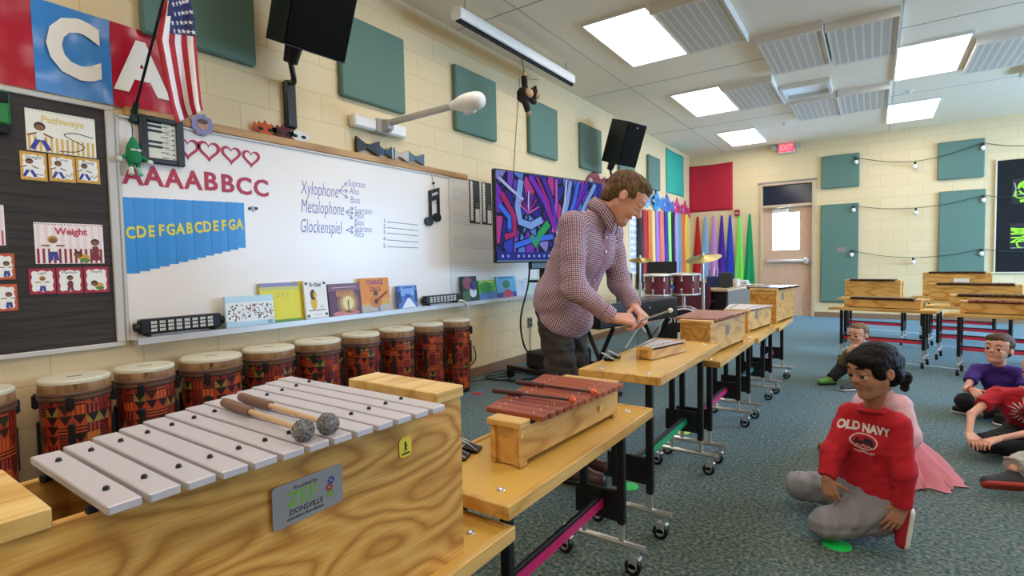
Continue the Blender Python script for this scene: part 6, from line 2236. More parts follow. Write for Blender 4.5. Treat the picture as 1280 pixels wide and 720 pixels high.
sh([(-0.48, 0.12), (-0.40, -0.02), (-0.40, -0.14)], 4, 0.05)
sh([(-0.06, -0.06), (-0.14, -0.2), (-0.18, -0.32), (-0.22, -0.22)], 3, 0.075)
sh([(-0.36, -0.34), (-0.2, -0.26), (-0.02, -0.22)], 4, 0.05)
sh([(-0.48, 0.42), (-0.38, 0.3), (-0.28, 0.2)], 6, 0.03)
for k in range(7):
 a = R(20 + k * 22)
 sh([(-0.24, 0.04), (-0.24 + 0.10 * math.cos(a), 0.04 + 0.26 * math.sin(a))], (8, 5, 2, 6, 7, 5, 8)[k], 0.018)
for k in range(9):
 mb.box((SW * (-0.46 + 0.045 * k) + (0.06 if k > 1 else 0), SH * -0.455, 0.0012), (0.022, 0.022, 0.001), 6 if k % 2 == 0 else 1)
mb.build('screen_pattern', ms, scr, smooth=False)
mb = MB()
mb.box((0, 0.12, 1.25), (0.5, 0.05, 0.3), bev=0.01)
mb.build('mount_plate', M_black, b)
mb = MB()
mb.box((0.0, 0.16, 0.85), (0.09, 0.07, 1.5), bev=0.006)
mb.build('post', M_black, b)
mb = MB()
mb.box((0.0, 0.02, 0.98), (0.45, 0.3, 0.025), bev=0.006)
mb.build('shelf', M_black, b)
mb = MB()
mb.box((0, 0.12, 0.11), (0.75, 0.07, 0.05), bev=0.008)
for s_ in (-1, 1):
 mb.box((s_ * 0.36, 0.03, 0.11), (0.06, 0.62, 0.05), bev=0.008)
mb.build('base_frame', M_black, b)
for sx in (-1, 1):
 for yy in (-0.25, 0.31):
  mb = MB()
  mb.cyl((sx * 0.36 - 0.02, yy, 0.043), (sx * 0.36 + 0.02, yy, 0.043), 0.043, None, 16)
  mb.cyl((sx * 0.36, yy, 0.05), (sx * 0.36, yy, 0.09), 0.012, None, 8)
  mb.build('caster', M_black, b)
mb = MB()
mb.tube(catmull([(-0.30, 0.06, 1.17), (-0.32, 0.07, 0.95), (-0.42, 0.08, 0.6), (-0.33, 0.1, 0.3), (-0.1, 0.12, 0.25), (0, 0.14, 0.4)], 8), 0.009, 8)
mb.build('power_cord', M_black, b)
# black equipment case on the stand base and a small yellow note block
pe = Vector((cT.x, cT.y, 0)) - dv * 0.05 + nT * 0.08
mb = MB()
mb.box((0, 0, 0.11), (0.62, 0.34, 0.16), bev=0.02)
o = mb.build('equipment_case', mat('soft_black_case', '#141416', 0.7))
o.location = (pe.x, pe.y, 0.11)
o.rotation_euler = (0, 0, math.atan2(dv.y, dv.x))
for v in o.data.vertices:
 pass
tag(o, 'low black equipment case resting on the television stand base', 'case')
mb = MB()
p0 = on_z(592, 462)
pts = []
rnd = random.Random(9)
for k in range(46):
 a = k * 0.42
 q = on_z(646 + 44 * math.cos(a) * (0.6 + 0.4 * math.sin(k * 0.31)), 473 + 9 * math.sin(a) * (0.7 + 0.3 * math.cos(k * 0.5)))
 pts.append(Vector((max(q.x, 0.05), q.y, 0.008 + 0.004 * (k % 3))))
mb.tube(catmull(pts, 5), 0.006, 6)
tag(mb.build('floor_cable', M_black, origin=(pts[0].x, pts[0].y, 0)), 'tangle of black cable lying on the carpet beside the television stand', 'cable')
mb = MB()
ps = [on_x(592, 432, 0.02), on_x(594, 450, 0.02), Vector((0.03, 3.88, 0.06)), Vector((0.1, 3.98, 0.008)), Vector((0.2, 4.2, 0.008)), Vector((0.3, 4.4, 0.008))]
mb.tube(catmull(ps, 8), 0.006, 6)
tag(mb.build('coiled_cable', M_black, origin=ps[0]), 'black cable running down the wall beside the last drum', 'cable')
# ---------------------------------------------------------------- stage piano, drum kit, desk
pr, plft = at_depth(850, 388, 5.3), at_depth(752, 399, 4.35)
dk = Vector((pr.x - plft.x, pr.y - plft.y, 0))
Lk = dk.length
dk.normalize()
ck = (pr + plft) / 2
zt_ = on_y(851, 371, pr.y).z
zb_ = zt_ - 0.2
b = thing('digital_piano', 'black digital piano seen from behind, on a stand beside the man', 'digital piano', (ck.x, ck.y, 0), math.atan2(dk.y, dk.x))
mb = MB()
mb.box((0, 0.17, (zt_ + zb_) / 2), (Lk, 0.30, zt_ - zb_), bev=0.012)
mb.build('case', M_black, b)
mb = MB()
mb.box((0, 0.17, zt_ + 0.002), (Lk - 0.02, 0.26, 0.006))
mb.build('top_panel', mat('black_top_reflection', '#4a4b4e', 0.25), b, smooth=False)  # black top coloured lighter to carry a reflection
mb = MB()
mb.box((0, 0.35, zb_ + 0.06), (Lk - 0.1, 0.12, 0.03))
mb.build('key_bed', M_white, b, smooth=False)
for k, x in enumerate((-0.25, -0.05, 0.12)):
 mb = MB()
 mb.cyl((x, 0.022, (zt_ + zb_) / 2 + 0.03), (x, 0.014, (zt_ + zb_) / 2 + 0.03), 0.012, None, 10)
 mb.build('rear_socket', M_alu, b)
for s_ in (-1, 1):
 mb = MB()
 x = s_ * (Lk / 2 - 0.2)
 mb.tube([(x, 0.02, 0.03), (x, 0.17, zb_ * 0.5), (x, 0.32, zb_)], 0.02, 8)
 mb.tube([(x, 0.36, 0.03), (x, 0.17, zb_ * 0.5), (x, 0.02, zb_)], 0.02, 8)
 mb.tube([(x, -0.05, 0.025), (x, 0.42, 0.025)], 0.022, 8)
 mb.build('stand_leg', M_black, b)
mb = MB()
tpx = at_depth(801, 363, 4.85)
lx = (Vector((tpx.x, tpx.y, 0)) - Vector((ck.x, ck.y, 0))).dot(dk)
mb.box((lx, 0.22, zt_ + 0.13), (0.26, 0.02, 0.25), T=None, bev=0.006)
mb.build('music_rest', M_black, b)
# drum kit
M_burg = mat('burgundy_lacquer', '#702b37', 0.2, coat=0.4)
M_brass = mat('cymbal_brass', '#9a8a54', 0.35, 0.85)
kc = at_depth(855, 415, 6.5)
kc.z = 0.29
fk = (CAM - kc)
fk.z = 0
fk.normalize()
rk = Vector((-fk.y, fk.x, 0))
kb = thing('drum_kit', 'burgundy drum kit with black bass drum head, toms and cymbals', 'drum kit', (kc.x, kc.y, 0))
K0 = Vector((kc.x, kc.y, 0))
def shell(name, c, axis, r, ln, m, head, front=True):
 axis = axis.normalized()
 mb = MB()
 mb.cyl(c - axis * ln / 2, c + axis * ln / 2, r, None, 36, 0, capm=0)
 o = mb.build(name, m, kb)
 for s_ in (-1, 1):
  mb = MB()
  pts = []
  u = axis.orthogonal().normalized()
  w = axis.cross(u)
  for k in range(36):
   a = 2 * PI * k / 36
   pts.append(c + axis * (s_ * (ln / 2 - 0.005)) + u * (r * 1.03 * math.cos(a)) + w * (r * 1.03 * math.sin(a)))
  mb.tube(pts, 0.012, 8, closed=True)
  mb.build('hoop', M_chrome, o)
  mb = MB()
  mb.cyl(c + axis * (s_ * ln / 2), c + axis * (s_ * (ln / 2 + 0.004)), r * 0.985, None, 36)
  mb.build('head', head, o)
 for k in range(8):
  a = 2 * PI * k / 8
  q = u * math.cos(a) + w * math.sin(a)
  for s_ in (-1, 1):
   mb = MB()
   mb.cyl(c + q * (r + 0.008) + axis * s_ * ln * 0.2, c + q * (r + 0.008) + axis * s_ * (ln / 2), 0.009, None, 8)
   mb.ball(c + q * (r + 0.01) + axis * s_ * ln * 0.22, 0.014, 8)
   mb.build('lug', M_chrome, o)
 return o
kick = shell('bass_drum', Vector((0, 0, 0.29)), fk, 0.275, 0.38, M_burg, M_black)
mb = MB(frame(fk * 0.196 + Vector((0, 0, 0.29)), rk, (0, 0, 1)))
mb.text('YAMAHA', 0.085, frame((0.03, 0.145, 0), (1, 0, 0), (0, 1, 0)), 0, 0.001, bold=0.002, sx=0.9)
mb.prism(disc(0.038, 20, 1, 1, (-0.175, 0.145)), 0, 0.0015, 0)
mb.prism(disc(0.028, 20, 1, 1, (-0.175, 0.145)), 0.0015, 0.0022, 1)
for k in range(3):
 stroke(mb, [(-0.175, 0.145), (-0.175 + 0.027 * math.cos(R(90 + 120 * k)), 0.145 + 0.027 * math.sin(R(90 + 120 * k)))], 0.008, 0.003, 0, Matrix.Translation((0, 0, 0.0)))
mb.box((-0.05, -0.08, 0.001), (0.05, 0.16, 0.002), 0)
mb.build('printed_lettering', [cc('#d9dadc'), M_blackm], kick, smooth=False)
upax = (Vector((0, 0, 1)) + fk * 0.04).normalized()
for px, py in ((822, 356), (857, 355)):
 q = at_depth(px, py, 6.45) - K0
 shell('tom_drum', q, upax, 0.16, 0.25, M_burg, M_skin)
mb = MB()
tq = at_depth(839, 368, 6.5) - K0
mb.cyl(Vector((0, 0, 0.55)), Vector((0, 0, tq.z + 0.05)), 0.018, None, 10)
mb.tube([at_depth(825, 365, 6.5) - K0, tq, at_depth(855, 365, 6.5) - K0], 0.014, 8)
mb.build('tom_holder', M_chrome, kb)
mb = MB()
mb.ball(at_depth(839, 360, 6.4) - K0, 0.045, 12)
mb.build('blue_clamp', mat('blue_clamp', '#2a4a8c', 0.4), kb)
for px, py, zc_k, r_, tilt, gy in ((879, 321, 6.45, 0.212, -0.16, 412), (800, 323.5, 7.0, 0.14, 0.05, 410)):
 q = at_depth(px, py, zc_k) - K0
 ax = (Vector((0, 0, 1)) + rk * tilt + fk * 0.26).normalized()
 u = ax.orthogonal().normalized()
 mb = MB(frame(q, u, ax.cross(u), ax))
 mb.lathe([(0.012, 0.02), (0.035, 0.016), (0.05, 0.005), (r_ * 0.6, -0.008), (r_, -0.022), (r_, -0.0245), (r_ * 0.6, -0.0105), (0.05, 0.002), (0.012, 0.012)], n=36)
 mb.build('cymbal', M_brass, kb)
 mb = MB()
 mb.cyl(q + Vector((0, 0, 0.05)), Vector((q.x, q.y, 0.28)), 0.011, None, 10)
 mb.cyl(Vector((q.x, q.y, q.z - 0.32)), Vector((q.x, q.y, 0.25)), 0.017, None, 10)
 for k in range(3):
  a = 2 * PI * k / 3
  mb.tube([Vector((q.x, q.y, 0.30)), Vector((q.x + 0.25 * math.cos(a), q.y + 0.25 * math.sin(a), 0.01))], 0.010, 8)
 mb.build('cymbal_stand', M_chrome, kb)
# black music stand behind the toms
q = at_depth(827, 337, 7.6)
b = thing('music_stand', 'black music stand desk standing behind the drum kit toms', 'music stand', (q.x, q.y, 0))
mb = MB(frame((0, 0, q.z), rk, (Vector((0, 0, 1)) - fk * 0.3)))
mb.box((0, 0, 0), (0.42, 0.24, 0.012), bev=0.004)
mb.box((0, -0.12, 0.03), (0.42, 0.012, 0.06))
mb.build('desk', M_blackm, b)
mb = MB()
mb.cyl((0, 0, q.z - 0.02), (0, 0, 0.2), 0.013, None, 10)
for k in range(3):
 a = 2 * PI * k / 3
 mb.tube([(0, 0, 0.25), (0.26 * math.cos(a), 0.26 * math.sin(a), 0.012)], 0.01, 8)
mb.build('tripod', M_black, b)
# desk
b = thing('teacher_desk', 'grey brown desk with a black front panel beside the exit door', 'desk', (1.46, 8.2, 0), R(-6))
mb = MB()
mb.box((0, 0, 0.745), (0.84, 1.75, 0.03), bev=0.004)
mb.build('desktop', wood('beige_desktop', '#c9ac8c', '#c0a282', '#b39575', 'Y', 2.0, 0.35, 3.0), b)
mb = MB()
mb.box((0.0, -0.80, 0.365), (0.76, 0.03, 0.73))
mb.build('end_panel', M_black, b, smooth=False)
mb = MB()
mb.box((0.39, 0.0, 0.38), (0.025, 1.6, 0.70))
mb.build('side_panel', mat('desk_grey_brown', '#7e766d', 0.5), b, smooth=False)
mb = MB()
mb.box((0.0, 0.80, 0.365), (0.76, 0.03, 0.73))
mb.build('far_panel', mat('desk_grey_brown', '#7e766d', 0.5), b, smooth=False)
mb = MB()
mb.box((0.2, -0.818, 0.6), (0.05, 0.006, 0.012))
mb.build('pull_handle', M_alu, b, smooth=False)
ZD = 0.76
def on_desk(px, py, z=ZD):
 return on_z(px, py, z)
q = at_depth(905, 351, 7.6)
q = Vector((1.66, 7.75, ZD))
b = thing('desk_monitor', 'small black monitor frame standing on the desk', 'monitor', tuple(q), R(20))
mb = MB()
mb.box((0, 0, 0.115), (0.19, 0.02, 0.21), T=Matrix.Rotation(R(-10), 4, 'X'), bev=0.005)
mb.build('screen_frame', M_black, b)
mb = MB()
mb.box((0, 0.05, 0.01), (0.1, 0.12, 0.012), bev=0.003)
mb.build('foot', M_black, b)
b = thing('desk_organizer', 'dark blue desk organizer with pens behind the small monitor', 'organizer', (1.46, 7.95, ZD))
mb = MB()
mb.box((0, 0, 0.08), (0.2, 0.14, 0.16), bev=0.01)
mb.build('bin', mat('navy_plastic', '#23306c', 0.4), b)
rnd = random.Random(2)
for k in range(6):
 mb = MB()
 x, y = rnd.uniform(-0.07, 0.07), rnd.uniform(-0.04, 0.04)
 mb.cyl((x, y, 0.1), (x + rnd.uniform(-0.02, 0.02), y, 0.24 + rnd.uniform(0, 0.05)), 0.006, None, 8)
 mb.build('pen', [M_white, mat('pen_blue', '#3a4fb0', 0.4), M_black][k % 3], b)
b = thing('coffee_mug', 'white mug on the desk beside the dark blue organizer', 'mug', (1.70, 8.25, ZD))
mb = MB()
mb.lathe([(0.04, 0), (0.045, 0.01), (0.045, 0.11), (0.041, 0.11), (0.041, 0.015)], n=20)
mb.build('cup', M_white, b)
mb = MB()
mb.tube([(0.045, 0, 0.09), (0.075, 0, 0.085), (0.08, 0, 0.05), (0.045, 0, 0.03)], 0.006, 8)
mb.build('handle', M_white, b)
zz = ZD
for i, (w, d_, h, c_, l) in enumerate(((0.3, 0.24, 0.03, '#3a3550', 'dark purple binder at the bottom of the desk stack'), (0.28, 0.22, 0.025, '#8c2f3a', 'dark red book in the middle of the desk stack'), (0.27, 0.21, 0.02, '#dcdde4', 'white book on top of the desk stack'))):
 b = thing('book', l, 'book', (1.66, 8.55, zz), R(6 * i - 5), 'books on the desk')
 mb = MB()
 mb.box((0, 0, h / 2), (w, d_, h), bev=0.002)
 mb.build('cover', cc(c_), b)
 mb = MB()
 mb.box((0.004, -0.003, h / 2), (w, d_, h * 0.7))
 mb.build('page_block', cc('#e8e4da'), b, smooth=False)
 zz += h + 0.001
mb = MB()
mb.box((0, 0, 0.006), (0.3, 0.21, 0.012))
o = mb.build('paper_stack', cc('#eceae4'), smooth=False)
o.location = (1.30, 7.62, ZD)
o.rotation_euler = (0, 0, R(25))
tag(o, 'flat white paper sheaf on the desk corner near the cymbal stand', 'paper')
# burgundy chair behind the desk
q = at_depth(868, 345, 7.12)
b = thing('desk_chair', 'burgundy chair with a rounded back between the drum kit and the desk', 'chair', (q.x, q.y, 0), math.atan2(fk.y, fk.x) - R(90))
Mc = mat('burgundy_fabric', '#5a1f28', 0.8)
mb = MB(frame((0, 0, 0.66), (1, 0, 0), (0, 0, 1)))
mb.prism(rrect(0.42, 0.42, 0.14, 6), -0.03, 0.03)
mb.build('backrest', Mc, b)
mb = MB()
mb.box((0, 0.24, 0.44), (0.44, 0.44, 0.07), bev=0.03)
mb.build('seat', Mc, b)
for sx in (-1, 1):
 for yy in (0.06, 0.42):
  mb = MB()
  mb.cyl((sx * 0.18, yy, 0.41), (sx * 0.2, yy, 0.0), 0.014, None, 10)
  mb.build('leg', M_black, b)
# ================================================================ people: smooth implicit bodies meshed with surface nets
V3 = lambda p: np.array([p[0], p[1], p[2]], dtype=np.float64)
def nrm(v):
 v = np.asarray(v, dtype=np.float64)
 return v / (np.linalg.norm(v) + 1e-12)
class Prim:
 def __init__(s, kind, k, lab, op, lo, hi, fn):
  s.kind, s.k, s.lab, s.op, s.lo, s.hi, s.fn = kind, k, lab, op, np.array(lo), np.array(hi), fn
def RC(a, b, ra, rb=None, k=0.02, lab=0, op='add', cuta=False, cutb=False):
 """tapered capsule; cuta / cutb end it flat"""
 a, b = V3(a), V3(b)
 rb = ra if rb is None else rb
 d = b - a
 L2 = float(d @ d) + 1e-12
 u = d / math.sqrt(L2)
 def fn(X, Y, Z):
  px, py, pz = X - a[0], Y - a[1], Z - a[2]
  t = np.clip((px * d[0] + py * d[1] + pz * d[2]) / L2, 0, 1)
  q = np.sqrt((px - t * d[0]) ** 2 + (py - t * d[1]) ** 2 + (pz - t * d[2]) ** 2) - (ra + (rb - ra) * t)
  if cuta:
   q = np.maximum(q, -(px * u[0] + py * u[1] + pz * u[2]))
  if cutb:
   q = np.maximum(q, px * u[0] + py * u[1] + pz * u[2] - math.sqrt(L2))
  return q
 r = max(ra, rb)
 return Prim('rc', k, lab, op, np.minimum(a - r, b - r), np.maximum(a + r, b + r), fn)
def EL(c, r, ax=None, k=0.02, lab=0, op='add'):
 c = V3(c)
 r = np.array(r, dtype=np.float64)
 ax = np.eye(3) if ax is None else np.array(ax)   # rows: axes
 def fn(X, Y, Z):
  px, py, pz = X - c[0], Y - c[1], Z - c[2]
  q = [(px * ax[i][0] + py * ax[i][1] + pz * ax[i][2]) for i in range(3)]
  k0 = np.sqrt(sum((q[i] / r[i]) ** 2 for i in range(3)))
  k1 = np.sqrt(sum((q[i] / r[i] ** 2) ** 2 for i in range(3))) + 1e-9
  return k0 * (k0 - 1) / k1
 m = float(r.max())
 return Prim('el', k, lab, op, c - m, c + m, fn)
def CUT(p, n, k=0.004, lo=None, hi=None):
 """keep only the side the normal points away from"""
 p, n = V3(p), nrm(n)
 def fn(X, Y, Z):
  return -((X - p[0]) * n[0] + (Y - p[1]) * n[1] + (Z - p[2]) * n[2])
 return Prim('cut', k, 0, 'sub', [-99] * 3 if lo is None else lo, [99] * 3 if hi is None else hi, fn)
def sdf_mesh(prims, res, wrinkle=None):
 adds = [p for p in prims if p.op == 'add']
 lo = np.min([p.lo for p in adds], axis=0) - 4 * res
 hi = np.max([p.hi for p in adds], axis=0) + 4 * res
 n = np.ceil((hi - lo) / res).astype(int) + 1
 D_ = np.full(n, 0.5, dtype=np.float32)
 cs = [lo[i] + res * np.arange(n[i]) for i in range(3)]
 for p in prims:
  m = max(p.k, 0.001) + 3 * res
  i0 = [max(0, int(math.floor((p.lo[i] - m - lo[i]) / res))) for i in range(3)]
  i1 = [min(n[i], int(math.ceil((p.hi[i] + m - lo[i]) / res)) + 1) for i in range(3)]
  if any(i1[i] <= i0[i] for i in range(3)):
   continue
  sl = tuple(slice(i0[i], i1[i]) for i in range(3))
  X, Y, Z = cs[0][sl[0]][:, None, None], cs[1][sl[1]][None, :, None], cs[2][sl[2]][None, None, :]
  d = p.fn(X, Y, Z).astype(np.float32)
  s_ = D_[sl]
  k = p.k
  if p.op == 'add':
   h = np.maximum(k - np.abs(s_ - d), 0) / k if k > 0 else 0
   D_[sl] = np.minimum(s_, d) - h * h * k * 0.25
  else:
   h = np.maximum(k - np.abs(s_ + d), 0) / k if k > 0 else 0
   D_[sl] = np.maximum(s_, -d) + h * h * k * 0.25
 if wrinkle is not None:
  X, Y, Z = cs[0][:, None, None], cs[1][None, :, None], cs[2][None, None, :]
  D_ = D_ + wrinkle(X, Y, Z).astype(np.float32)
 S = D_ < 0
 c000 = S[:-1, :-1, :-1]
 cnt = np.zeros(c000.shape, dtype=np.int8)
 offs = [(i, j, k) for i in (0, 1) for j in (0, 1) for k in (0, 1)]
 for i, j, k in offs:
  cnt += S[i:n[0] - 1 + i, j:n[1] - 1 + j, k:n[2] - 1 + k]
 act = np.argwhere((cnt > 0) & (cnt < 8))
 vals = np.stack([D_[act[:, 0] + i, act[:, 1] + j, act[:, 2] + k] for i, j, k in offs], 1)
 acc = np.zeros((len(act), 3))
 num = np.zeros(len(act))
 for a in range(8):
  for b in range(a + 1, 8):
   oa, ob = np.array(offs[a]), np.array(offs[b])
   if np.abs(oa - ob).sum() != 1:
    continue
   va, vb = vals[:, a], vals[:, b]
   m = (va < 0) != (vb < 0)
   t = np.where(m, va / np.where(m, va - vb, 1), 0)
   acc += np.where(m[:, None], oa[None] + t[:, None] * (ob - oa)[None], 0)
   num += m
 vs = lo + (act + acc / num[:, None]) * res
 idx = np.full(c000.shape, -1, dtype=np.int32)
 idx[act[:, 0], act[:, 1], act[:, 2]] = np.arange(len(act))
 lab = np.zeros(len(vs), dtype=np.int8)
 for p in prims:
  if p.lab:
   lab[p.fn(vs[:, 0], vs[:, 1], vs[:, 2]) < -0.0003] = p.lab
 quads = []
 for ax in range(3):
  o1, o2 = [q for q in range(3) if q != ax]
  sa = [slice(None)] * 3
  sb = [slice(None)] * 3
  sa[ax], sb[ax] = slice(0, n[ax] - 1), slice(1, n[ax])
  A_, B_ = S[tuple(sa)], S[tuple(sb)]
  e = np.argwhere(A_ != B_)
  e = e[(e[:, o1] > 0) & (e[:, o2] > 0) & (e[:, o1] < n[o1] - 1) & (e[:, o2] < n[o2] - 1)]
  ins = A_[e[:, 0], e[:, 1], e[:, 2]]
  def cell(d1, d2):
   q = e.copy()
   q[:, o1] += d1
   q[:, o2] += d2
   return idx[q[:, 0], q[:, 1], q[:, 2]]
  f = np.stack([cell(-1, -1), cell(0, -1), cell(0, 0), cell(-1, 0)], 1)
  flip = ins if ax != 1 else ~ins
  f[~flip] = f[~flip][:, ::-1]
  quads.append(f)
 q = np.concatenate(quads)
 q = q[(q >= 0).all(1)]
 return vs, q, lab
def add_sdf(store, prims, res, mats_of=lambda l: l, wrinkle=None):
 v, f, l = sdf_mesh(prims, res, wrinkle)
 b = sum(len(x) for x in store['v'])
 store['v'].append(v)
 store['f'].append(f + b)
 fl = l[f[:, 0]]
 store['m'].append(np.array([mats_of(int(x)) for x in fl], dtype=np.int32))
def add_ball(store, c, r, m, ax=None, n=14, sc=(1, 1, 1)):
 mb = MB()
 mb.ball((0, 0, 0), (r * sc[0], r * sc[1], r * sc[2]), n)
 v = np.array([[q.x, q.y, q.z] for q in mb.v])
 if ax is not None:
  v = v @ np.array(ax)
 v = v + V3(c)
 b = sum(len(x) for x in store['v'])
 store['v'].append(v)
 F = []
 for f in mb.f:
  F.append([b + f[0], b + f[1], b + f[2], b + (f[3] if len(f) > 3 else f[2])])
 store['f'].append(np.array(F))
 store['m'].append(np.full(len(F), m, dtype=np.int32))
def new_store():
 return {'v': [], 'f': [], 'm': []}
def store_obj(store, name, mats, parent, org):
 v = np.concatenate(store['v']) - V3(org)
 f = np.concatenate(store['f'])
 m = np.concatenate(store['m'])
 me = bpy.data.meshes.new(name)
 fl = [list(dict.fromkeys(q)) for q in f.tolist()]
 me.from_pydata(v.tolist(), [], fl)
 for q in mats:
  me.materials.append(q)
 me.polygons.foreach_set('material_index', m.tolist())
 me.polygons.foreach_set('use_smooth', [True] * len(fl))
 me.update()
 o = bpy.data.objects.new(name, me)
 COL.objects.link(o)
 o.parent = parent
 return o
# ---------------------------------------------------------------- head, hand, limb recipes
def head_axes(yaw, pitch, roll=0.0):
 """yaw: world angle the face points to (0 = +x), pitch: downward; rows = right, forward, up"""
 f = np.array([math.cos(yaw) * math.cos(pitch), math.sin(yaw) * math.cos(pitch), -math.sin(pitch)])
 r = np.array([math.sin(yaw), -math.cos(yaw), 0.0])
 u = np.cross(r, f)
 r2 = r * math.cos(roll) + u * math.sin(roll)
 u2 = u * math.cos(roll) - r * math.sin(roll)
 return np.array([r2, f, u2])
def head_prims(c, ax, H, neck, child=True, nose=1.0, lid=0.0):
 c = V3(c)
 def P(x, y, z):
  return c + H * (x * ax[0] + y * ax[1] + z * ax[2])
 def E(x, y, z, r, lab=0, op='add', k=0.05):
  return EL(P(x, y, z), [H * q for q in r], ax, k * H, lab, op)
 def T(a, b, ra, rb=None, lab=0, op='add', k=0.05):
  return RC(P(*a), P(*b), H * ra, H * (ra if rb is None else rb), k * H, lab, op)
 fat = 0.03 if child else 0.0
 ez = -0.035 if child else 0.0
 pr = [E(0, -0.06, 0.14, (0.335, 0.415, 0.355)),
   T((0, 0.12, 0.02), (0, 0.14, -0.28 if child else -0.30), 0.255, 0.185 if child else 0.165, k=0.12),
   E(0, 0.14, 0.20, (0.27, 0.22, 0.20), k=0.12),
   T((0.18, 0.0, -0.2), (0.06, 0.2, -0.38 if child else -0.40), 0.09, 0.07 if child else 0.08, k=0.12),
   T((-0.18, 0.0, -0.2), (-0.06, 0.2, -0.38 if child else -0.40), 0.09, 0.07 if child else 0.08, k=0.12),
   E(0, 0.25 if child else 0.27, -0.42, (0.075, 0.06, 0.06) if child else (0.09, 0.07, 0.07), k=0.1),
   E(0.13, 0.22, -0.16, (0.11 + fat * 0.5, 0.12, 0.12), k=0.1),
   E(-0.13, 0.22, -0.16, (0.11 + fat * 0.5, 0.12, 0.12), k=0.1),
   T((-0.15, 0.305 if child else 0.315, 0.085), (0.15, 0.305 if child else 0.315, 0.085), 0.04 if child else 0.06, k=0.08)]
 for s_ in (-1, 1):
  pr.append(E(s_ * 0.145, 0.418, ez, (0.085, 0.075, 0.06), op='sub', k=0.08))
  pr.append(E(s_ * 0.15, 0.29, ez - 0.055, (0.08, 0.07, 0.03), k=0.04))
  pr.append(E(s_ * 0.145, 0.30 + lid * 0.3, ez + 0.056 - lid, (0.088, 0.072, 0.03 + lid * 0.6), k=0.03))
 nl = 0.415 if child else 0.45
 nr_ = 0.8 * nose if child else nose
 nz = 0.02 if child else 0.0
 pr += [T((0, 0.33, 0.03), (0, nl - 0.01, nz - 0.13), 0.036 * nr_, 0.054 * nr_, k=0.05),
   E(0.045 * nr_, 0.37, nz - 0.148, (0.036, 0.042, 0.032), k=0.03),
   E(-0.045 * nr_, 0.37, nz - 0.148, (0.036, 0.042, 0.032), k=0.03),
   T((-0.075, 0.312, -0.262), (-0.02, 0.347, -0.25), 0.016, 0.022, lab=1, k=0.02),
   T((0.075, 0.312, -0.262), (0.02, 0.347, -0.25), 0.016, 0.022, lab=1, k=0.02),
   T((-0.045, 0.322, -0.296), (0.045, 0.322, -0.296), 0.024, lab=1, k=0.02),
   T((-0.085, 0.345, -0.274), (0.085, 0.345, -0.274), 0.007, op='sub', k=0.012)]
 for s_ in (-1, 1):
  e = head_axes(math.atan2(ax[1][1], ax[1][0]) + s_ * 0.3, math.asin(max(-1, min(1, -ax[1][2]))))
  pr.append(EL(P(s_ * 0.345, -0.045, -0.03), [H * 0.036, H * 0.072, H * 0.112], e, 0.02 * H))
  pr.append(EL(P(s_ * 0.378, -0.03, -0.012), [H * 0.02, H * 0.038, H * 0.066], e, 0.02 * H, op='sub'))
 pr.append(RC(P(0, -0.08, -0.22), neck, H * 0.18, H * (0.17 if child else 0.25), 0.08 * H))
 eyes = [P(s_ * 0.145, 0.29, ez + 0.002) for s_ in (-1, 1)]
 return pr, eyes, P
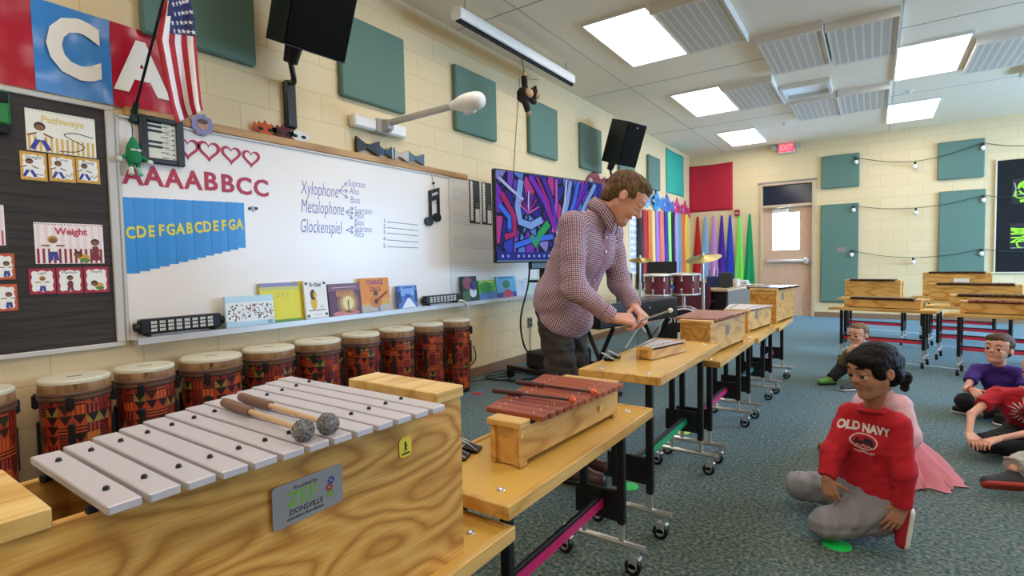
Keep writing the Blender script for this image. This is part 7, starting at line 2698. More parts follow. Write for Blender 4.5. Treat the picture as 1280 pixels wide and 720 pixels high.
def hair_prims(c, ax, H, style):
 c = V3(c)
 def P(x, y, z):
  return c + H * (x * ax[0] + y * ax[1] + z * ax[2])
 def E(x, y, z, r, op='add', k=0.05):
  return EL(P(x, y, z), [H * q for q in r], ax, k * H, 0, op)
 if style == 'kid':
  pr = [E(0, -0.075, 0.165, (0.362, 0.436, 0.374)), E(0, -0.30, -0.10, (0.27, 0.18, 0.22)), E(0.05, 0.2, 0.30, (0.27, 0.17, 0.15), k=0.1),
    E(0, 0.60, -0.16, (0.40, 0.40, 0.40), 'sub', 0.02)]
  for s_ in (-1, 1):
   pr.append(E(s_ * 0.38, 0.13, -0.22, (0.14, 0.2, 0.25), 'sub', 0.03))
   pr.append(E(s_ * 0.38, -0.05, -0.07, (0.10, 0.11, 0.16), 'sub', 0.02))
  pr.append(E(0, -0.1, -0.52, (0.5, 0.6, 0.25), 'sub', 0.03))
 elif style == 'short':        # neat short hair with a quiff
  pr = [E(0, -0.075, 0.165, (0.366, 0.440, 0.378)), E(0, -0.30, -0.10, (0.27, 0.18, 0.22)), E(0.03, 0.17, 0.36, (0.27, 0.2, 0.15), k=0.1),
    E(0, 0.56, -0.12, (0.40, 0.42, 0.40), 'sub', 0.03)]
  for s_ in (-1, 1):
   pr.append(E(s_ * 0.37, 0.11, -0.22, (0.16, 0.22, 0.25), 'sub', 0.03))
   pr.append(E(s_ * 0.37, -0.06, -0.07, (0.10, 0.13, 0.17), 'sub', 0.02))
  pr.append(E(0, -0.1, -0.52, (0.5, 0.6, 0.25), 'sub', 0.03))
 elif style == 'thick':      # full dark hair with a swept fringe
  pr = [E(0, -0.08, 0.175, (0.372, 0.445, 0.375)), E(0, -0.30, -0.08, (0.31, 0.2, 0.27)), E(0.05, 0.2, 0.25, (0.27, 0.19, 0.13), k=0.1), E(-0.1, 0.22, 0.22, (0.2, 0.16, 0.12), k=0.1),
    E(0, 0.60, -0.19, (0.40, 0.42, 0.42), 'sub', 0.03)]
  for s_ in (-1, 1):
   pr.insert(2, E(s_ * 0.29, 0.08, 0.06, (0.09, 0.16, 0.2), k=0.08))
   pr.append(E(s_ * 0.39, 0.16, -0.26, (0.16, 0.2, 0.24), 'sub', 0.03))
   pr.append(E(s_ * 0.40, -0.045, -0.06, (0.12, 0.11, 0.15), 'sub', 0.02))
  pr.append(E(0, -0.1, -0.58, (0.5, 0.6, 0.25), 'sub', 0.03))
 elif style == 'crop':       # very short fair hair
  pr = [E(0, -0.07, 0.155, (0.354, 0.432, 0.368)), E(0, -0.30, -0.10, (0.26, 0.16, 0.2)), E(0, 0.19, 0.34, (0.22, 0.14, 0.1), k=0.1),
    E(0, 0.58, -0.12, (0.42, 0.40, 0.38), 'sub', 0.03)]
  for s_ in (-1, 1):
   pr.append(E(s_ * 0.37, 0.13, -0.2, (0.16, 0.22, 0.27), 'sub', 0.03))
   pr.append(E(s_ * 0.37, -0.05, -0.07, (0.10, 0.12, 0.17), 'sub', 0.02))
  pr.append(E(0, -0.1, -0.50, (0.5, 0.6, 0.25), 'sub', 0.03))
 else:                       # smoothed back into a bun
  pr = [E(0, -0.08, 0.16, (0.36, 0.44, 0.375)), E(0, -0.28, -0.12, (0.27, 0.2, 0.26)),
    E(0, -0.52, -0.26, (0.18, 0.16, 0.18), k=0.06), E(0.02, -0.5, -0.46, (0.11, 0.1, 0.18), k=0.06), E(0, 0.56, -0.14, (0.38, 0.42, 0.44), 'sub', 0.03)]
  for s_ in (-1, 1):
   pr.append(E(s_ * 0.38, 0.08, -0.25, (0.14, 0.2, 0.22), 'sub', 0.03))
   pr.append(E(s_ * 0.385, -0.05, -0.05, (0.09, 0.1, 0.14), 'sub', 0.02))
 return pr
def brow_prims(c, ax, H):
 c = V3(c)
 def P(x, y, z):
  return c + H * (x * ax[0] + y * ax[1] + z * ax[2])
 out = []
 for s_ in (-1, 1):
  out.append(RC(P(s_ * 0.065, 0.378, 0.112), P(s_ * 0.14, 0.374, 0.124), 0.02 * H, 0.02 * H, 0.01 * H))
  out.append(RC(P(s_ * 0.14, 0.374, 0.124), P(s_ * 0.22, 0.336, 0.106), 0.02 * H, 0.012 * H, 0.01 * H))
 return out
def hand_prims(wr, d, palm, h, thumb_side, curl=(0.5, 0.5, 0.5, 0.5), tcurl=0.3, spread=0.05, k=0.006, tout=0.75):
 """d: wrist to knuckles, palm: way the palm faces, thumb_side: +1/-1 along d x palm"""
 wr, d = V3(wr), nrm(d)
 palm = nrm(V3(palm) - d * (V3(palm) @ d))
 lat = np.cross(d, palm) * thumb_side
 out = []
 offs = (0.165, 0.055, -0.055, -0.155)
 ln = (0.40, 0.45, 0.41, 0.32)
 kn = (0.50, 0.52, 0.50, 0.455)
 for i in range(4):
  kp = wr + h * (d * kn[i] + lat * offs[i] - palm * 0.01)
  out.append(RC(wr + h * (lat * offs[i] * 0.55 + d * 0.03), kp, h * 0.085, h * 0.07, k))
  ang = 0.0
  p = kp
  dd = nrm(d + lat * spread * (1.5 - i) * 0.8)
  for j, (fr, w) in enumerate(((0.46, 0.8), (0.30, 1.0), (0.24, 0.75))):
   ang += curl[i] * w
   v = dd * math.cos(ang) + palm * math.sin(ang)
   q = p + v * h * ln[i] * fr
   r0 = h * (0.054, 0.049, 0.044)[j] * (0.88 if i == 3 else 1.0)
   out.append(RC(p, q, r0, r0 * 0.92, k * 0.5))
   p = q
 b = wr + h * (d * 0.13 + lat * 0.13 + palm * 0.03)
 td = nrm(d * 0.62 + lat * tout + palm * 0.35)
 p = b
 tgt = nrm(d * 0.9 + palm * 0.5 - lat * 0.15)
 out.append(RC(wr + h * d * 0.05, b, h * 0.085, h * 0.085, k))
 for j, fr in enumerate((0.22, 0.17, 0.14)):
  v = nrm(td * (1 - tcurl * j * 0.5) + tgt * tcurl * j * 0.5)
  q = p + v * h * fr
  out.append(RC(p, q, h * (0.075, 0.058, 0.052)[j], h * (0.060, 0.054, 0.044)[j], k))
  p = q
 return out
def torso_prims(K, s, g, k=0.05, lab=0, belly=0.0):
 pel, ch, nk = V3(K['pelvis']), V3(K['chest']), V3(K['neck'])
 Lc = nrm(V3(K['shL']) - V3(K['shR']))
 Lp = nrm(V3(K['hipL']) - V3(K['hipR']))
 out = [RC(pel, ch, 0.125 * s + g, 0.13 * s + g, k * s, lab), RC(ch, nk - (nk - ch) * 0.25, 0.12 * s + g, 0.07 * s + g, k * s, lab)]
 for q in (-1, 1):
  out.append(RC(pel + Lp * q * 0.065 * s, ch + Lc * q * 0.075 * s, 0.112 * s + g, 0.112 * s + g, k * s, lab))
  sh = V3(K['shL'] if q > 0 else K['shR'])
  out.append(RC(ch + Lc * q * 0.07 * s, ch + (sh - ch) * 0.8, 0.11 * s + g, 0.07 * s + g, k * s, lab))
  out.append(RC(nk - (nk - ch) * 0.12, sh, 0.05 * s + g, 0.058 * s + g, k * s, lab))
 if belly:
  f = nrm(np.cross(Lp, nrm(ch - pel)))
  out.append(EL(pel + (ch - pel) * 0.4 + f * 0.04 * s * -1, [0.13 * s + g] * 3, None, k * s, lab))
 return out
def limb(a, b, c, r, g, k, lab=0, cutend=True, start=0.0):
 a, b, c = V3(a), V3(b), V3(c)
 return [RC(a + (b - a) * start, b, r[0] + g, r[1] + g, k, lab), RC(b, c, r[1] + g, r[2] + g, k, lab, cutb=cutend)]
def waves(amp, f, seed):
 rnd = random.Random(seed)
 W_ = [(np.array([rnd.gauss(0, 1), rnd.gauss(0, 1), rnd.gauss(0, 1.3)]) * f, rnd.uniform(0, 6)) for _ in range(5)]
 def fn(X, Y, Z):
  t = 0
  for w, ph in W_:
   t = t + np.sin(w[0] * X + w[1] * Y + w[2] * Z + ph + 1.5 * np.sin(0.45 * (w[1] * X - w[0] * Y + w[2] * Z)))
  return amp * t / 5
 return fn
def skin_mat(name, col):
 if name in _mats:
  return _mats[name]
 g = NG(name, 0.48)
 n = g.n('TexNoise')
 n.inputs['Scale'].default_value = 24
 n.inputs['Detail'].default_value = 4
 g.l(g.coords('Object'), n.inputs['Vector'])
 c = lin(col)
 nd = g.mix(n.outputs['Fac'], tuple(x ** (1 / 2.2) * 0.95 for x in c[:3]), tuple(min(1, x ** (1 / 2.2) * 1.04) for x in c[:3]))
 g.color(nd)
 g.b.inputs['Subsurface Weight'].default_value = 0.12
 g.b.inputs['Subsurface Radius'].default_value = (0.01, 0.004, 0.002)
 return g.m
def cloth(name, col, noise=0.04, bump=0.25, scale=220):
 return mat(name, col, 0.85, noise=noise, scale=scale, bump=bump)
def hairmat(name, a, b):
 g = NG(name, 0.62)
 g.b.inputs['Specular IOR Level'].default_value = 0.2
 n = g.n('TexNoise')
 n.inputs['Scale'].default_value = 10
 n.inputs['Detail'].default_value = 5
 g.l(g.coords('Object', (9, 9, 3)), n.inputs['Vector'])
 g.color(g.ramp(n.outputs['Fac'], [(0.3, a), (0.7, b)]))
 g.bump(n.outputs['Fac'], 0.9, 0.012)
 return g.m
M_eye = mat('eye_white', '#cfc6c0', 0.25)
M_iris = mat('iris_dark', '#2a1a12', 0.15)
def make_body(root, org, K, s, H, ax, skin, lip, arms, hands, child=True, legs=None, nose=1.0, arm_fine=(False, False), lid=0.010, headres=0.0034, handres=0.0028):
 """one body mesh: torso and limbs under the clothes, fine head, arms and hands"""
 st = new_store()
 g = -0.008 * (s + 0.2)
 pr = torso_prims(K, s, g)
 if legs:
  for sd in 'LR':
   pr += limb(K['hip' + sd], K['kn' + sd], K['an' + sd], (0.075 * s, 0.052 * s, 0.036 * s), 0, 0.03 * s, cutend=False)
 ar = (0.046 * s, 0.037 * s, 0.027 * s)
 for sd in 'LR':
  if not arm_fine['LR'.index(sd)]:
   pr += limb(K['sh' + sd], K['el' + sd], K['wr' + sd], ar, 0, 0.02 * s, cutend=False)
 add_sdf(st, pr, 0.008 if s > 0.8 else 0.0065)
 hp, eyes, P = head_prims(K['head'], ax, H, K['neck'], child, nose, lid)
 add_sdf(st, hp, headres)
 for e in eyes:
  add_ball(st, e, H * (0.07 if child else 0.064), 2)
  add_ball(st, V3(e) + ax[1] * H * 0.036, H * (0.05 if child else 0.036), 3)
 for sd in 'LR':
  if hands.get(sd):
   hh = list(hands[sd])
   if arm_fine['LR'.index(sd)]:
    hh = limb(K['sh' + sd], K['el' + sd], K['wr' + sd], ar, 0, 0.02 * s, cutend=False) + hh
   else:
    w, e = V3(K['wr' + sd]), V3(K['el' + sd])
    hh = [RC(w + (e - w) * 0.45, w, ar[2] * 1.15, ar[2], 0.01)] + hh
   add_sdf(st, hh, handres)
 return store_obj(st, 'body', [skin, lip, M_eye, M_iris], root, org)
def sdf_part(name, prims, res, m, root, org, wrinkle=None, cloth_axes=None, **props):
 st = new_store()
 add_sdf(st, prims, res, (lambda l: 0) if cloth_axes else (lambda l: l), wrinkle)
 o = store_obj(st, name, m if isinstance(m, list) else [m], root, org)
 if cloth_axes:
  v = st['v'][0]
  best, gu, gv = np.full(len(v), 9.0), np.zeros(len(v)), np.zeros(len(v))
  for a, b, r, ref in cloth_axes:
   a, b = V3(a), V3(b)
   L = np.linalg.norm(b - a)
   d = (b - a) / L
   t = (v - a) @ d
   q = v - a - np.outer(t, d)
   dist = np.linalg.norm(v - a - np.outer(np.clip(t, 0, L), d), axis=1) - r
   e1 = nrm(V3(ref) - d * (V3(ref) @ d))
   e2 = np.cross(d, e1)
   ang = np.arctan2(q @ e2, q @ e1)
   w = dist < best
   best = np.where(w, dist, best)
   gu = np.where(w, ang * r, gu)
   gv = np.where(w, t, gv)
  for nm_, ar in (('gu', gu), ('gv', gv)):
   at = o.data.attributes.new(nm_, 'FLOAT', 'POINT')
   at.data.foreach_set('value', ar.astype(np.float32))
 for k, v in props.items():
  o[k] = v
 return o
def shoe(root, org, heel, toe, up, L, m_up, m_sole, name='shoe', tall=1.0):
 """heel, toe: points on the sole line; up: away from the sole"""
 heel, toe = V3(heel), V3(toe)
 d = nrm(toe - heel)
 up = nrm(V3(up) - d * (V3(up) @ d))
 w = np.cross(d, up)
 pr = [RC(heel + d * 0.17 * L + up * 0.19 * L, heel + d * 0.82 * L + up * 0.13 * L, 0.165 * L, 0.14 * L, 0.03 * L, 0),
   RC(heel + d * 0.2 * L + up * 0.25 * L, heel + d * 0.18 * L + up * 0.42 * L * tall, 0.15 * L, 0.14 * L, 0.03 * L, 0, cutb=True),
   RC(heel + d * 0.3 * L + up * 0.3 * L, heel + d * 0.6 * L + up * 0.2 * L, 0.13 * L, 0.12 * L, 0.04 * L, 0),
   CUT(heel + up * 0.05 * L, -up)]
 o = sdf_part(name, pr, 0.0042, [m_up], root, org, label=None) if False else sdf_part(name, pr, 0.0042, [m_up], root, org)
 pr = [RC(heel + d * 0.17 * L + up * 0.10 * L, heel + d * 0.82 * L + up * 0.10 * L, 0.178 * L, 0.155 * L, 0.02 * L, 0),
   CUT(heel + up * 0.10 * L, up), CUT(heel, -up)]
 so = sdf_part('sole', pr, 0.0042, [m_sole], o, org)
 return o
def gingham(name, base, dark, size):
 g = NG(name, 0.8)
 v = g.coords('Object')
 def lines(nm_):
  at = g.n('Attribute')
  at.attribute_name = nm_
  return g.math('LESS_THAN', g.math('FRACT', g.math('MULTIPLY', at.outputs['Fac'], 1 / size)), 0.5)
 a, b = lines('gu'), lines('gv')
 s_ = g.math('MULTIPLY', g.math('ADD', a, b), 0.5)
 g.color(g.ramp(s_, [(0.0, base), (0.4, '#9c7488'), (0.75, dark)], 'CONSTANT'))
 n = g.n('TexNoise')
 n.inputs['Scale'].default_value = 14
 g.l(v, n.inputs['Vector'])
 g.bump(n.outputs['Fac'], 0.35, 0.02)
 return g.m
def person(label, x, y):
 return thing('person', label, 'person', (x, y, 0))
# ---------------------------------------------------------------- man bending over the glockenspiel
org = (2.03, 2.45, 0.0)
man = person('man in a maroon checked shirt bending over the glockenspiel with a mallet', org[0], org[1])
K = dict(pelvis=(2.00, 2.45, 0.93), chest=(2.135, 2.45, 1.225), neck=(2.235, 2.455, 1.415), head=(2.352, 2.475, 1.475),
   shL=(2.195, 2.635, 1.335), shR=(2.165, 2.265, 1.335), elL=(2.235, 2.665, 1.045), elR=(2.205, 2.20, 1.035),
   wrL=(2.36, 2.565, 0.925), wrR=(2.345, 2.325, 0.892), hipL=(1.99, 2.535, 0.90), hipR=(1.99, 2.365, 0.90),
   knL=(2.03, 2.545, 0.48), knR=(2.05, 2.37, 0.48), anL=(2.00, 2.55, 0.09), anR=(2.05, 2.40, 0.09))
ax = head_axes(R(25), R(38), R(0))
S_ = 1.0
hands = {'R': hand_prims(K['wrR'], (0.72, 0.62, -0.12), (-0.3, 0.45, -0.85), 0.185, 1, (0.9, 1.0, 1.1, 1.2), 0.9, 0.02, 0.005),
   'L': hand_prims(K['wrL'], (0.68, -0.55, -0.42), (-0.3, -0.3, -0.9), 0.185, -1, (0.75, 0.9, 1.0, 1.1), 0.8, 0.02, 0.005)}
SK_m = skin_mat('skin_fair_ruddy', '#e0a48c')
make_body(man, org, K, S_ * 0.92, 0.245, ax, SK_m, skin_mat('lip_rose', '#c4806e'), 0, hands, False, True, 1.0, lid=0.03, headres=0.004, handres=0.003)
shirt = gingham('maroon_gingham', '#ddd2d9', '#62284a', 0.0098)
pr = torso_prims(K, S_ * 0.95, 0.0, 0.06)
pel = V3(K['pelvis'])
pr += [RC(pel + V3((0.0, -0.07, 0.06)), pel + V3((0.005, -0.075, -0.06)), 0.108, 0.112, 0.05), RC(pel + V3((0.0, 0.07, 0.06)), pel + V3((0.005, 0.075, -0.06)), 0.108, 0.112, 0.05),
  RC(pel + V3((0.05, 0, 0.18)), pel + V3((0.06, 0, -0.08)), 0.105, 0.10, 0.06)]
for sd in 'LR':
 pr += limb(K['sh' + sd], K['el' + sd], np.array(K['wr' + sd]) * 0.96 + np.array(K['el' + sd]) * 0.04, (0.062, 0.054, 0.04), 0.002, 0.03)
pr += [CUT(pel + V3((0.0, 0, -0.065)), (-0.85, 0.15, -1), 0.004), CUT(V3(K['neck']) + V3((0.02, 0, 0.03)), (0.35, 0.03, 0.9), 0.004, lo=(2.0, 2.30, 1.36), hi=(2.5, 2.62, 1.7))]
cax = [(K['pelvis'], K['neck'], 0.165, (-1, 0.6, 0))]
for sd in 'LR':
 cax += [(K['sh' + sd], K['el' + sd], 0.06, (-1, 0.8, 0)), (K['el' + sd], K['wr' + sd], 0.05, (-1, 0.8, 0))]
sdf_part('shirt', pr, 0.0068, shirt, man, org, waves(0.011, 34, 4), cax)
# collar
nk = V3(K['neck']) + V3((0.018, 0.002, 0.012))
up = nrm((0.5, 0.05, 0.86))
u = nrm(np.cross(up, (0, 1, 0)))
w = np.cross(up, u)
mb = MB(Matrix.Translation((-org[0], -org[1], 0)))
ring = []
n = 28
for j, (rr, hh) in enumerate(((0.078, -0.03), (0.074, 0.0), (0.070, 0.022), (0.077, 0.020), (0.092, -0.022))):
 for i in range(n):
  a = 2 * PI * i / n
  front = max(0, math.cos(a - PI))     # u points backwards-down; front opening drops
  p = nk + (u * math.cos(a) * 1.02 + w * math.sin(a)) * rr * (1 + (0.12 * front if j > 2 else 0)) + up * (hh - 0.045 * front ** 2 * (1 if j < 4 else 1.6) + (0.008 if j < 4 else 0))
  ring.append(Vector(p))
fs = []
for j in range(4):
 for i in range(n):
  k = (i + 1) % n
  if abs(i + 0.5 - n / 2) > 1.2:
   fs.append((j * n + i, j * n + k, (j + 1) * n + k, (j + 1) * n + i))
mb.add(ring, fs)
col = mb.build('collar', shirt, man, angle=80)
for nm_, vals in (('gu', [(k % n) * 0.0165 for k in range(5 * n)]), ('gv', [(0, 0.03, 0.055, 0.06, 0.105)[k // n] for k in range(5 * n)])):
 at = col.data.attributes.new(nm_, 'FLOAT', 'POINT')
 at.data.foreach_set('value', vals)
md = col.modifiers.new('thick', 'SOLIDIFY')
md.thickness = 0.003
from mathutils.bvhtree import BVHTree
sh_o = [c for c in man.children if c.name.startswith('shirt')][0]
bv = BVHTree.FromPolygons([v.co.copy() for v in sh_o.data.vertices], [list(p.vertices) for p in sh_o.data.polygons])
pts = []
for k in range(15):
 q = V3(K['neck']) * (1 - k / 14) + V3(K['pelvis']) * (k / 14) + V3((0, -0.012, -0.03)) - V3(org)
 h = bv.ray_cast(Vector(q) + Vector((0.5, -0.1, 0)), Vector((-1, 0.2, 0)))
 if h[0] is not None:
  pts.append((h[0], h[1]))
mb = MB()
vs = []
for p, n_ in pts:
 for dy in (-0.016, 0.016):
  vs.append(p + n_ * 0.004 + Vector((0.3 * dy, dy, 0)))
mb.add(vs, [(2 * k, 2 * k + 1, 2 * k + 3, 2 * k + 2) for k in range(len(pts) - 1)])
pk = mb.build('placket', mat('placket_maroon', '#a2748a', 0.8), man)
for p, n_ in pts[1::2]:
 mb = MB()
 mb.cyl(p + n_ * 0.004, p + n_ * 0.0075, 0.006, None, 10)
 mb.build('button', M_white, pk)
for sd, nm, mm in (('R', 'cuff', shirt), ('L', 'cuff', shirt)):
 wv, ev = V3(K['wr' + sd]), V3(K['el' + sd])
 d_ = nrm(ev - wv)
 sdf_part(nm, [RC(wv + d_ * 0.008, wv + d_ * 0.065, 0.043, 0.046, 0.005, cuta=True, cutb=True)], 0.004, mm, man, org, None, [(wv, ev, 0.043, (-1, 0.8, 0))])
# trousers
pant = cloth('charcoal_chino', '#39342f', 0.05, 0.2, 160)
pr = [RC(pel + V3((0, -0.06, 0.04)), pel + V3((0.0, -0.06, -0.08)), 0.097, 0.097, 0.05), RC(pel + V3((0, 0.06, 0.04)), pel + V3((0.0, 0.06, -0.08)), 0.097, 0.097, 0.05)]
for sd in 'LR':
 pr += limb(K['hip' + sd], K['kn' + sd], np.array(K['an' + sd]) + np.array((0, 0, -0.03)), (0.088, 0.080, 0.068), 0, 0.03)
pr.append(CUT(pel + V3((0, 0, 0.06)), (0.2, 0, 1), 0.004))
sdf_part('trousers', pr, 0.008, pant, man, org, waves(0.012, 26, 8))
hm = hairmat('brown_hair', '#46321f', '#86684a')
sdf_part('hair', hair_prims(K['head'], ax, 0.245, 'short'), 0.0042, hm, man, org, waves(0.0035, 120, 3))
sdf_part('eyebrow', brow_prims(K['head'], ax, 0.245), 0.0017, hm, man, org)
brown = mat('brown_leather', '#4a2c24', 0.4)
for sd, tx in (('R', (2.235, 2.42)), ('L', (2.19, 2.59))):
 a = K['an' + sd]
 shoe(man, org, (a[0] - 0.06, a[1] - 0.01, 0.003), (tx[0], tx[1], 0.003), (0, 0, 1), 0.28, brown, mat('dark_sole', '#1c1614', 0.6))
# mallet in his hand
hd_ = at_depth(838, 388, 2.56)
mallet('thin grey mallet with a white ball head held by the man', hd_, (2.42, 2.405, 0.862), 0.0125, M_white, mat('grey_shaft', '#8d8d8c', 0.4))
# ---------------------------------------------------------------- kneeling boy in the red sweatshirt
org = (3.38, 2.55, 0.0)
boy = person('dark haired boy in a red OLD NAVY sweatshirt kneeling on the carpet', org[0], org[1])
H = 0.208
K = dict(pelvis=(3.372, 2.585, 0.195), chest=(3.380, 2.535, 0.42), neck=(3.375, 2.505, 0.562), head=(3.372, 2.455, 0.716),
   shL=(3.452, 2.476, 0.512), shR=(3.298, 2.552, 0.512), elL=(3.472, 2.452, 0.345), elR=(3.240, 2.475, 0.36),
   wrL=(3.472, 2.462, 0.195), wrR=(3.222, 2.42, 0.272), hipL=(3.42, 2.545, 0.17), hipR=(3.315, 2.605, 0.17),
   knL=(3.222, 2.44, 0.075), knR=(3.10, 2.71, 0.105), anL=(3.43, 2.56, 0.075), anR=(3.30, 2.83, 0.06))
ax = head_axes(R(221), R(7), R(-4))
SKB = skin_mat('skin_brown', '#b58064')
hands = {'L': hand_prims(K['wrL'], (-0.42, -0.12, -0.88), (-0.15, 1, -0.1), 0.125, -1, (0.25, 0.22, 0.25, 0.3), 0.2, 0.12, 0.004),
   'R': hand_prims(K['wrR'], (0.25, -0.1, -0.95), (0.1, 1, -0.1), 0.125, 1, (0.45, 0.5, 0.55, 0.6), 0.3, 0.04, 0.004)}
s = 0.55
make_body(boy, org, K, s, H, ax, SKB, skin_mat('lip_brown', '#a0665a'), 0, hands, True, True, 0.95)
red = cloth('red_fleece', '#bd1526', 0.05, 0.2, 300)
pr = torso_prims(K, s, 0.006, 0.05)
pel = V3(K['pelvis'])
for q in (-1, 1):
 pr.append(RC(pel + V3((q * 0.04, -q * 0.02, 0.10)), pel + V3((q * 0.046, -q * 0.022, 0.015)), 0.08, 0.088, 0.04))
for sd in 'LR':
 pr += limb(K['sh' + sd], K['el' + sd], np.array(K['wr' + sd]) * 0.97 + np.array(K['el' + sd]) * 0.03, (0.042, 0.038, 0.03), 0.003, 0.02)
pr += [CUT(pel + V3((0, 0, -0.015)), (0.25, 0.1, -1), 0.004, hi=(3.465, 9, 0.4)), CUT(V3(K['neck']) + V3((0, 0, 0.022)), (-0.1, -0.25, 1), 0.004, lo=(3.2, 2.4, 0.54), hi=(3.46, 2.65, 0.8))]
sw = sdf_part('sweatshirt', pr, 0.0052, red, boy, org, waves(0.0045, 60, 11))
nk = V3(K['neck']) + V3((-0.002, -0.012, -0.014))
pts = [nk + 0.047 * (np.array([math.cos(a), math.sin(a), -0.22 * math.sin(a + PI) * -1]) * np.array([1, 1, 1])) for a in np.linspace(0, 2 * PI, 25)[:-1]]
mb = MB(Matrix.Translation((-org[0], -org[1], 0)))
mb.tube([Vector(p) for p in pts], 0.0075, 8, closed=True)
mb.build('neckband', red, boy)
grey = cloth('grey_sweatpants', '#8d8b90', 0.06, 0.2, 260)
pr = [RC(pel + V3((-0.04, 0.02, 0.0)), pel + V3((0.045, -0.01, 0.0)), 0.098, 0.098, 0.04)]
for sd in 'LR':
 pr += limb(K['hip' + sd], K['kn' + sd], K['an' + sd], (0.078, 0.060, 0.045), 0, 0.02)
pr.append(CUT((0, 0, 0.008), (0, 0, -1), 0.004))
sdf_part('sweatpants', pr, 0.0055, grey, boy, org, waves(0.009, 62, 5))
hb = hairmat('black_hair', '#060505', '#120d0c')
sdf_part('hair', hair_prims(K['head'], ax, H, 'thick'), 0.0036, hb, boy, org, waves(0.0032, 90, 21))
sdf_part('eyebrow', brow_prims(K['head'], ax, H), 0.0017, hb, boy, org)
rs, ws = cloth('red_canvas', '#a8182c', 0.03, 0.15, 300), mat('white_rubber', '#dedad6', 0.5)
shoe(boy, org, (3.512, 2.505, 0.185), (3.492, 2.49, 0.012), (-1, -0.1, 0.0), 0.175, rs, ws)
shoe(boy, org, (3.36, 2.86, 0.15), (3.385, 2.86, 0.012), (-1, -0.2, 0.1), 0.16, rs, ws)
# lettering on the chest, bent over the chest surface
ch = V3(K['chest'])
f2 = nrm(np.cross(nrm(V3(K['shL']) - V3(K['shR'])), (0, 0, 1)))
f2 = f2 if f2[1] < 0 else -f2
l2 = nrm(V3(K['shL']) - V3(K['shR']))
def on_chest(store_parts, build):
 """flat print laid on the shirt by casting it back on the torso surface"""
 mb = MB()
 build(mb)
 dgo = sw
 vs = dgo.data.vertices
 from mathutils.bvhtree import BVHTree
 bv = BVHTree.FromPolygons([v.co.copy() for v in vs], [list(p.vertices) for p in dgo.data.polygons])
 out = []
 o0 = Vector(org)
 for v in mb.v:
  base = Vector(ch + l2 * v.x + np.array([0, 0, 1]) * v.y) - o0 + Vector(f2) * 0.4
  hit = bv.ray_cast(base, -Vector(f2))
  out.append((hit[0] + Vector(f2) * (0.0015 + v.z)) if hit[0] is not None else base)
 mb.v = out
 return mb
def subdiv(mb, n=2):
 """split every quad strip lightly so that prints follow the chest"""
 return mb
def logo(mb):
 mb.text('OLD NAVY', 0.044, Matrix.Translation((-0.005, 0.062, 0)), 0, 0.0003, bold=0.0022, sx=0.82)
 # bear badge: outlined shield with a dark bear
 pts = [(0.045 * math.cos(t) * 1.05, 0.030 * math.sin(t) + 0.010) for t in [2 * PI * k / 28 for k in range(28)]]
 stroke(mb, pts + pts[:2], 0.004, 0.0004, 0)
 mb.prism([(-0.034, 0.000), (-0.030, 0.02), (-0.012, 0.026), (0.012, 0.024), (0.03, 0.022), (0.036, 0.008), (0.034, -0.006), (0.022, -0.004), (0.018, 0.004), (-0.008, 0.004), (-0.014, -0.006), (-0.026, -0.006), (-0.026, 0.0)], 0, 0.0008, 1)
 for x in (-0.02, 0.0, 0.022):
  stroke(mb, [(x - 0.008, -0.012), (x, -0.002), (x + 0.008, -0.012)], 0.0035, 0.0006, 0)
 for k in range(11):
  mb.box((-0.034 + 0.007 * k, -0.032 - 0.002 * math.sin(k), 0.0002), (0.004, 0.006 if k % 3 else 0.009, 0.0004))
mb = on_chest(None, logo)
mb.build('chest_lettering', [mat('print_white', '#ddd6d2', 0.7), mat('print_navy', '#1a1420', 0.7)], sw, smooth=False)
# ---------------------------------------------------------------- girl in the pink tutu behind him
org = (3.52, 3.42, 0.0)
girl = person('girl with a dark bun and pink tulle skirt sitting behind the boy in red', org[0], org[1])
H = 0.2
K = dict(pelvis=(3.480, 3.43, 0.12), chest=(3.450, 3.42, 0.31), neck=(3.415, 3.40, 0.435), head=(3.415, 3.36, 0.565),
   shL=(3.495, 3.33, 0.395), shR=(3.350, 3.45, 0.395), elL=(3.535, 3.26, 0.25), elR=(3.270, 3.38, 0.27),
   wrL=(3.470, 3.22, 0.14), wrR=(3.230, 3.30, 0.16), hipL=(3.500, 3.38, 0.10), hipR=(3.420, 3.44, 0.10),
   knL=(3.320, 3.22, 0.09), knR=(3.230, 3.42, 0.08), anL=(3.320, 3.42, 0.05), anR=(3.200, 3.55, 0.06))
ax = head_axes(R(205), R(4), 0)
SKG = skin_mat('skin_tan', '#b98468')
hands = {'L': hand_prims(K['wrL'], (-0.6, -0.1, -0.6), (0, 0.5, -0.8), 0.115, -1, (0.4,) * 4, 0.3, 0.06, 0.004), 'R': hand_prims(K['wrR'], (0.1, -0.5, -0.8), (0, 0.5, -0.8), 0.115, 1, (0.4,) * 4, 0.3, 0.06, 0.004)}
make_body(girl, org, K, 0.52, H, ax, SKG, skin_mat('lip_tan', '#a8645a'), 0, hands, True, True, 0.9, headres=0.004, handres=0.0034)
pink = cloth('pale_pink_jersey', '#e2b4bd', 0.04, 0.15, 260)
pr = torso_prims(K, 0.52, 0.006, 0.05)
for sd in 'LR':
 pr += limb(K['sh' + sd], K['el' + sd], K['wr' + sd], (0.046, 0.04, 0.03), 0.002, 0.02)
pr += [CUT(V3(K['neck']) + V3((0, 0, 0.01)), (-0.2, 0, 1), 0.004, lo=(3.3, 3.3, 0.40), hi=(3.6, 3.5, 0.6))]
sdf_part('pink_top', pr, 0.006, pink, girl, org, waves(0.005, 60, 31))
